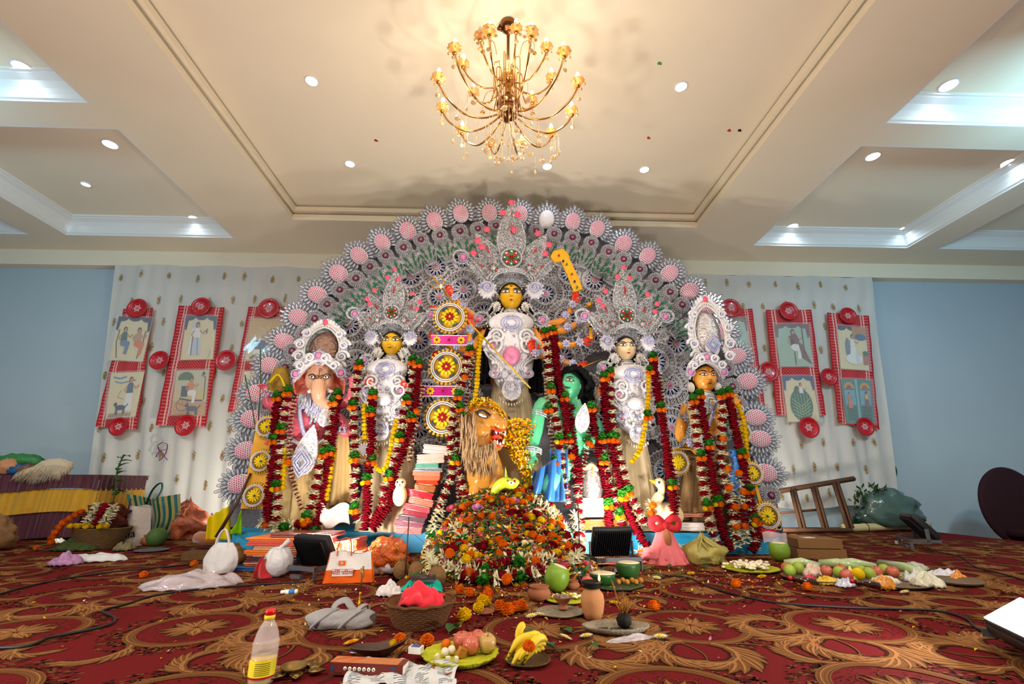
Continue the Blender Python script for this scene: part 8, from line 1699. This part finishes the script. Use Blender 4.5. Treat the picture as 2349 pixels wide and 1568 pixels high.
# --- ladder
M_lad = mat('weathered_wood', (96, 66, 48), .75, var=.3, scale=14, bump=.3)
t = thing('wooden_ladder', 'brown wooden ladder lying on its side against the curtain right of the shrine', 'ladder', P(1870, 1210, 6.7)*1); t.location.z = .03
b = MB(); a, e = P(1775, 1128, 6.9), P(1960, 1097, 6.9); d = e-a; b.tube([a, e], .035, 4); b.build('top_rail', M_lad, t); b = MB(); a2, e2 = P(1770, 1212, 6.55), P(1955, 1213, 6.55); a2.z = e2.z = .045; b.tube([a2, e2], .03, 4); b.build('bottom_rail', M_lad, t)
for x0, y0, x1, y1 in ((1815, 1122, 1838, 1213), (1822, 1121, 1846, 1213), (1863, 1116, 1890, 1213), (1871, 1115, 1898, 1213), (1912, 1107, 1945, 1210), (1921, 1105, 1955, 1210)): b = MB(); p0, p1 = P(x0, y0, 6.88), P(x1, y1, 6.58); p1.z = max(p1.z, .05); b.tube([p0, p1], .026, 4); b.build('rung', M_lad, t)
b = MB(); b.tube([P(1790, 1176, 6.75), P(1878, 1168, 6.75)], .016, 5); b.build('brace', M_lad, t)
# --- leaf sack, bamboo, banana leaf
t = T('leaf_sack', 'bundle of green leaves in a clear plastic sack by the right curtain edge', 'sack', 2042, 1216)
b = MB(); lump(b, (.0, -.1, .25), (.44, .2, .3), 5, .25, 30, 18, 2.5); pt_(b, 'sack', mat('leaf_sack_film', (66, 92, 84), .2, var=.25, coat=.8, bump=.6, bs=12, scale=5), t)
b = MB()
for i in range(120): a = ru(-.2, 3.6); p = V((-.14+.34*cos(a)*ru(.7, 1.05), ru(-.15, .1), .25+.34*sin(a)*ru(.8, 1.05))); d = V((ru(-1, 1), ru(-.5, .1), ru(-.3, 1))).normalized(); x, y = fr(d); l = ru(.07, .13); b.add([p, p+d*l*.5+x*l*.25, p+d*l, p+d*l*.5-x*l*.25], [(0, 1, 2, 3)])
pt_(b, 'leaves', M_leaf, t)
t = T('bamboo_pole', 'pale bamboo pole lying on the carpet before the leaf sack', 'bamboo pole', 2030, 1222); b = MB(); a, e = F(1938, 1222)-V(t.location), F(2130, 1214)-V(t.location); a.z = e.z = .06; n = 5; b.tube([a.lerp(e, i/20) for i in range(21)], [.052+(.006 if i % 5 == 0 else 0) for i in range(21)], 12); pt_(b, 'culm', mat('bamboo_cream', (206, 188, 140), .5, var=.15, scale=8), t); b = MB(); b.ell(a.lerp(e, .25), (.03, .062, .062), n=12, m=6); pt_(b, 'dark_node', M_soot, t)
b = MB(); b.sheet(8, 14, lambda u, v: P(2040+ (u)*18*sin(pi*min(1, v*.9+.1))**.5, 1063+45*v, 7.36-.01*u), .004); base(b, 'banana_leaf', mat('banana_leaf_green', (18, 74, 40), .4, var=.2, scale=6), 'dark banana leaf tip sticking out behind the right curtain edge', 'leaf')
b = MB(); b.sheet(8, 8, lambda u, v: P(1955+22*u, 1190+18*v, 7.1), .004); base(b, 'banana_leaf', MATS['banana_leaf_green'], 'small piece of dark leaf at the foot of the curtain left of the leaf sack', 'leaf')
# --- round backed chair right
c = V((7.15, 6.5, -.449)); t = thing('banquet_chair', 'dark maroon round-backed chair at the right edge beyond the carpet', 'chair', c); M_ch = mat('maroon_upholstery', (46, 22, 28), .8, var=.15, bump=.2)
b = MB(); b.lathe((.05, 0, .8), [(0, -.035), (.42, -.035), (.46, -.02), (.47, 0), (.46, .02), (.42, .035), (0, .035)], 44, axis=(0, 1, 0), sy=1.12); pt_(b, 'backrest', M_ch, t); b = MB(); b.rbox((.05, -.28, .46), (.5, .5, .09), .03); pt_(b, 'seat', M_ch, t)
for x in (-.17, .27):
    for y in (-.48, -.02): b = MB(); b.tube([(x, y, 0), (x, y, .42)], .016, 8); pt_(b, 'leg', M_blk, t)
# --- draped table at left with bundles
t = thing('draped_table', 'long table with maroon and yellow pleated skirt at the left edge', 'table', (-6.6, 6.1, 0))
xr = P(237, 1110, 6.15).x; zt = .74; M_mar2 = mat('maroon_satin', (72, 12, 34), .5, var=.12, sheen=.3); M_ysk = mat('mustard_satin', (196, 146, 16), .5, var=.1, sheen=.3)
b = MB(); b.box((xr-1.4, 6.5, zt-.02), (2.8, .8, .04)); b.build('tabletop', M_wood, t)
def sk(z0, z1, y, m, nm, am=.018): b = MB(); b.grid(240, 8, lambda u, v: V((xr-2.8+2.8*u, y+am*.5*sin(u*230+4*sin(u*23))*(.4+v)+.012*sin(u*61), z0+(z1-z0)*v+.03*sin(u*9)*(v if nm != 'upper_skirt' else v)))); b.grid(50, 6, lambda u, v: V((xr+.012*sin(u*60), y+.8*u, z0+(z1-z0)*v))); return b.build(nm, m, t)
sk(zt+.01, zt-.17, 6.08, M_mar2, 'upper_skirt'); sk(zt-.15, .3, 6.10, M_ysk, 'yellow_band'); sk(.34, .01, 6.12, M_mar2, 'lower_skirt')
b = MB(); b.box((xr-1.4, 6.5, zt+.012), (2.8, .82, .012)); b.build('top_cloth', M_mar2, t)
t = thing('fleece', 'shaggy cream fleece draped over the table edge', 'fleece', P(110, 1098, 6.2)); t.location.z = zt+.02; t.scale = (.7,)*3; b = MB(); lump(b, (0, .06, .13), (.3, .16, .15), 2, .2); b.mat(0)
for i in range(1500):
    x = ru(-.3, .3); y = ru(-.15, .05); z = .2-.5*abs(y+.02)-.9*x*x; p = V((x, y, z)); l = ru(.15, .34)*(1-1.4*abs(x)); b.tube([p, p+V((ru(-.05, .05)+x*.2, -.07, -l*.4)), p+V((ru(-.06, .06)+x*.3, -.09-ru(0, .04), -l))], [.006, .006, .001], 3)
pt_(b, 'wool', mat('cream_wool', (198, 178, 148), .95, var=.2, sheen=.4), t)
for px, py, r, col, lab in ((15, 1075, (.32, .12, .1), (50, 120, 60), 'green plastic bundle on the draped table'), (15, 1082, (.14, .12, .12), (190, 130, 90), 'peach knotted bundle on the draped table'), (42, 1088, (.14, .1, .08), (20, 80, 130), 'blue cloth bundle on the draped table'), (62, 1088, (.12, .1, .08), (120, 80, 60), 'brown cloth bundle beside the fleece')):
    c = P(px, py, 6.3); c.z = zt+.02+r[2]*.62+(.1 if 'green' in lab else 0); b = MB(); lump(b, c+V((0, .1 if 'green' in lab else 0, 0)), r, px, .35); base(b, 'bundle', mat('bundle_%d_%d_%d' % col, col, .5, var=.2, bump=.5, bs=20), lab, 'bundle', 'bundles on the draped table')
# --- left corner pile
t = T('flower_basket', 'wicker basket full of wilted garlands at the left of the curtain', 'basket', 224, 1258); t.scale = (.7,)*3; b = MB()
for k in range(18): z = .01+k*.0165; r = .22+.17*(z/.3)**.8; b.tube([(r*cos(i/44*6.283), r*.8*sin(i/44*6.283), z) for i in range(44)], .0095, 5, closed=True)
b.lathe((0, 0, 0), [(0, .01), (.22, .01), (.37, .3), (.35, .3), (.2, .03), (0, .03)], 30, sy=.8, R=Matrix.Identity(3)); pt_(b, 'weave', mat('straw_weave', (110, 84, 52), .8, var=.35, scale=30, bump=.6), t)
b = MB(); lump(b, (-.04, .05, .36), (.3, .22, .24), 7, .5, 30, 18, 3); pt_(b, 'wilted_heap', mat('wilted_petals', (88, 36, 26), .9, var=.6, scale=20, bump=1, bs=40), t)
for i, (k, pts, lab) in enumerate((('W', [(-.05, -.12, .62), (0, -.24, .48), (-.04, -.28, .36)], 'white flower garland in the flower basket'), ('A', [(.05, -.12, .6), (.1, -.24, .48), (.12, -.28, .34)], 'wilted maroon garland over the flower basket'), ('Y', [(-.3, -.1, .52), (-.42, -.2, .38), (-.5, -.22, .2), (-.5, -.24, .06)], 'orange marigold string trailing down left of the flower basket'), ('W', [(.18, -.12, .6), (.22, -.22, .46), (.2, -.28, .34)], 'second white flower garland at the right of the flower basket'))):
    g = [t.location+V(p)*.7 for p in pts]; tt = thing('flower_garland', lab, 'garland', g[-1], group='garlands in the left corner'); rs = resample(g, .03 if k != 'Y' else .05); m1 = MB(); 
    for j, p in enumerate(rs):
        d = (rs[min(j+1, len(rs)-1)]-rs[max(j-1, 0)]).normalized()
        if k == 'A': wdisc(m1, p, d, .05)
        elif k == 'W': spikes(m1, p, d, .06, 14)
        else: inst(ME_or, 'marigold', p, tt, 1.1)
    if m1.v: m1.build('blossoms', M_rp if k == 'A' else M_wp, tt)
for i in range(9): p = t.location+V((ru(-.2, .2), -.19+ru(-.03, .03), .235)); inst(ME_ye, 'marigold', p, None, .9); tag(C.objects[-1], 'yellow marigold on the rim of the left flower basket', 'flower', 'marigolds on the flower basket')
t = T('plant_sprig', 'leafy green sprig standing at the corner of the draped table', 'plant', 236, 1238); b = MB(); st = spline([(0, 0, 0), (.01, 0, .5), (-.03, 0, .8), (.0, 0, 1.0)], 6); b.tube(st, .009, 5); pt_(b, 'stem', M_leaf, t)
for i in range(14):
    p = st[6+i % 12]; b = MB(); lf = leafm(.13); b.merge(lf, Matrix.Translation(p)@Matrix.Rotation(ru(-2.2, -.9) if i % 2 else ru(.2, 1.2), 4, 'Z')@Matrix.Rotation(ru(-.4, .5), 4, 'X')); pt_(b, 'leaf', M_leaf, t)
t = T('jute_bag', 'white jute bag with black lettering between basket and striped bag', 'bag', 304, 1250); b = MB(); b.grid(24, 14, lambda u, v: V(((u-.5)*.36*(1-.35*v*v), -.09*sin(u*pi)-.02, .42*v*(1-.12*abs(u-.4))))); b.grid(24, 14, lambda u, v: V(((u-.5)*.36*(1-.35*v*v), .09*sin(u*pi)+.02, .42*v*(1-.12*abs(u-.4))))); pt_(b, 'bag_body', mat('offwhite_jute', (188, 176, 168), .8, bump=.4, var=.1), t)
b = text_mb('edia', .12, Matrix.Translation((-.01, -.122, .12))@Matrix.Rotation(-.12, 4, 'Y')@Matrix.Rotation(pi/2, 4, 'X')); pt_(b, 'lettering', M_black, t); b = MB(); b.box((-.04, -.13, .26), (.012, .01, .46)); pt_(b, 'stick', M_wood, t)
t = T('striped_bag', 'green and teal striped cloth bag with looped handle', 'bag', 330, 1240); b = MB(); NS = 22
n0 = len(b.f); b.grid(NS+1, 14, lambda u, v: V((-.24+.52*u+.10*v*(u-.5)+.05*sin(v*4), .05*sin(u*7), .02+.45*v+.06*abs(2*u-1)*v)))
for i in range(len(b.f)-n0): b.m[n0+i] = (0, 2, 1, 2)[(i % NS) % 4] if 1 else 0
pt_(b, 'bag_body', [mat('teal_stripe', (40, 100, 104), .7), mat('green_stripe', (20, 72, 54), .7), mat('tan_stripe', (150, 140, 90), .7)], t); b = MB(); b.tube(spline([(-.05, -.03, .4), (.0, -.04, .58), (.08, -.04, .66), (.1, -.03, .58), (.05, -.03, .45)], 6), [(.022, .006)]*25, 8); pt_(b, 'handle', MATS['green_stripe'], t)
sack(385, 1240, (.34, .26, .26), 31, 'orange red plastic net bag of fruit by the curtain', mat('red_net_plastic', (120, 50, 38), .4, col2=(186, 100, 60), scale=9, sharp=.2, bump=.8, bs=20, spec=.5), 'net_bag', 'bag', .25, .35, .1)
fruit(F(372, 1250, .0)+V((0, -.12, 0)), .1, mat('dull_green_melon', (70, 96, 50), .6, var=.2), 'round green melon before the red net bag', 'fruit', 'melon', kind='ball')
for px, py, w, col, lab in ((300, 1250, .3, (110, 26, 36), 'dark red cloth bundle between the flower basket and clay pot'), (285, 1262, .2, (120, 110, 80), 'small crushed leaf packet before the flower basket'), (170, 1262, .5, (60, 70, 34), 'low heap of wilted stems before the draped table')): film(px, py, w, .2, .09, lab, mat('scrap_%d' % px, col, .7, var=.5, scale=20, bump=.8), 'scrap_bundle', px, 0, 'bundle')
sack(-26, 1262, (.2, .15, .2), 41, 'brown paper sack at the left frame edge', mat('brown_sack', (120, 88, 58), .8, var=.15, bump=.4), 'paper_sack', 'sack', 0, .25)
for px, py in ((82, 1256),): pass
# --- bits stuck on the ceiling
for i, (px, py, z, col, lab) in enumerate(((1512, 144, RZ, (90, 160, 60), 'tiny green scrap stuck on the central ceiling'), (1487, 315, RZ, (200, 60, 50), 'tiny red scrap stuck on the central ceiling'), (1672, 298, RZ, (200, 50, 50), 'tiny red scrap near the right edge of the recess'), (1696, 298, RZ, (30, 30, 30), 'tiny black scrap near the right edge of the recess'), (862, 321, RZ, (150, 50, 60), 'tiny maroon scrap stuck left of the chandelier'))): c = Zp(px, py, z); b = MB(); b.box(c+V((0, 0, -.006)), (.03, .024, .012), Rz(i)); b.box(c+V((.02, .01, -.006)), (.015, .012, .01), Rz(i*2)); base(b, 'ceiling_scrap', mat('scrap_c%d' % i, col, .7), lab, 'scrap')
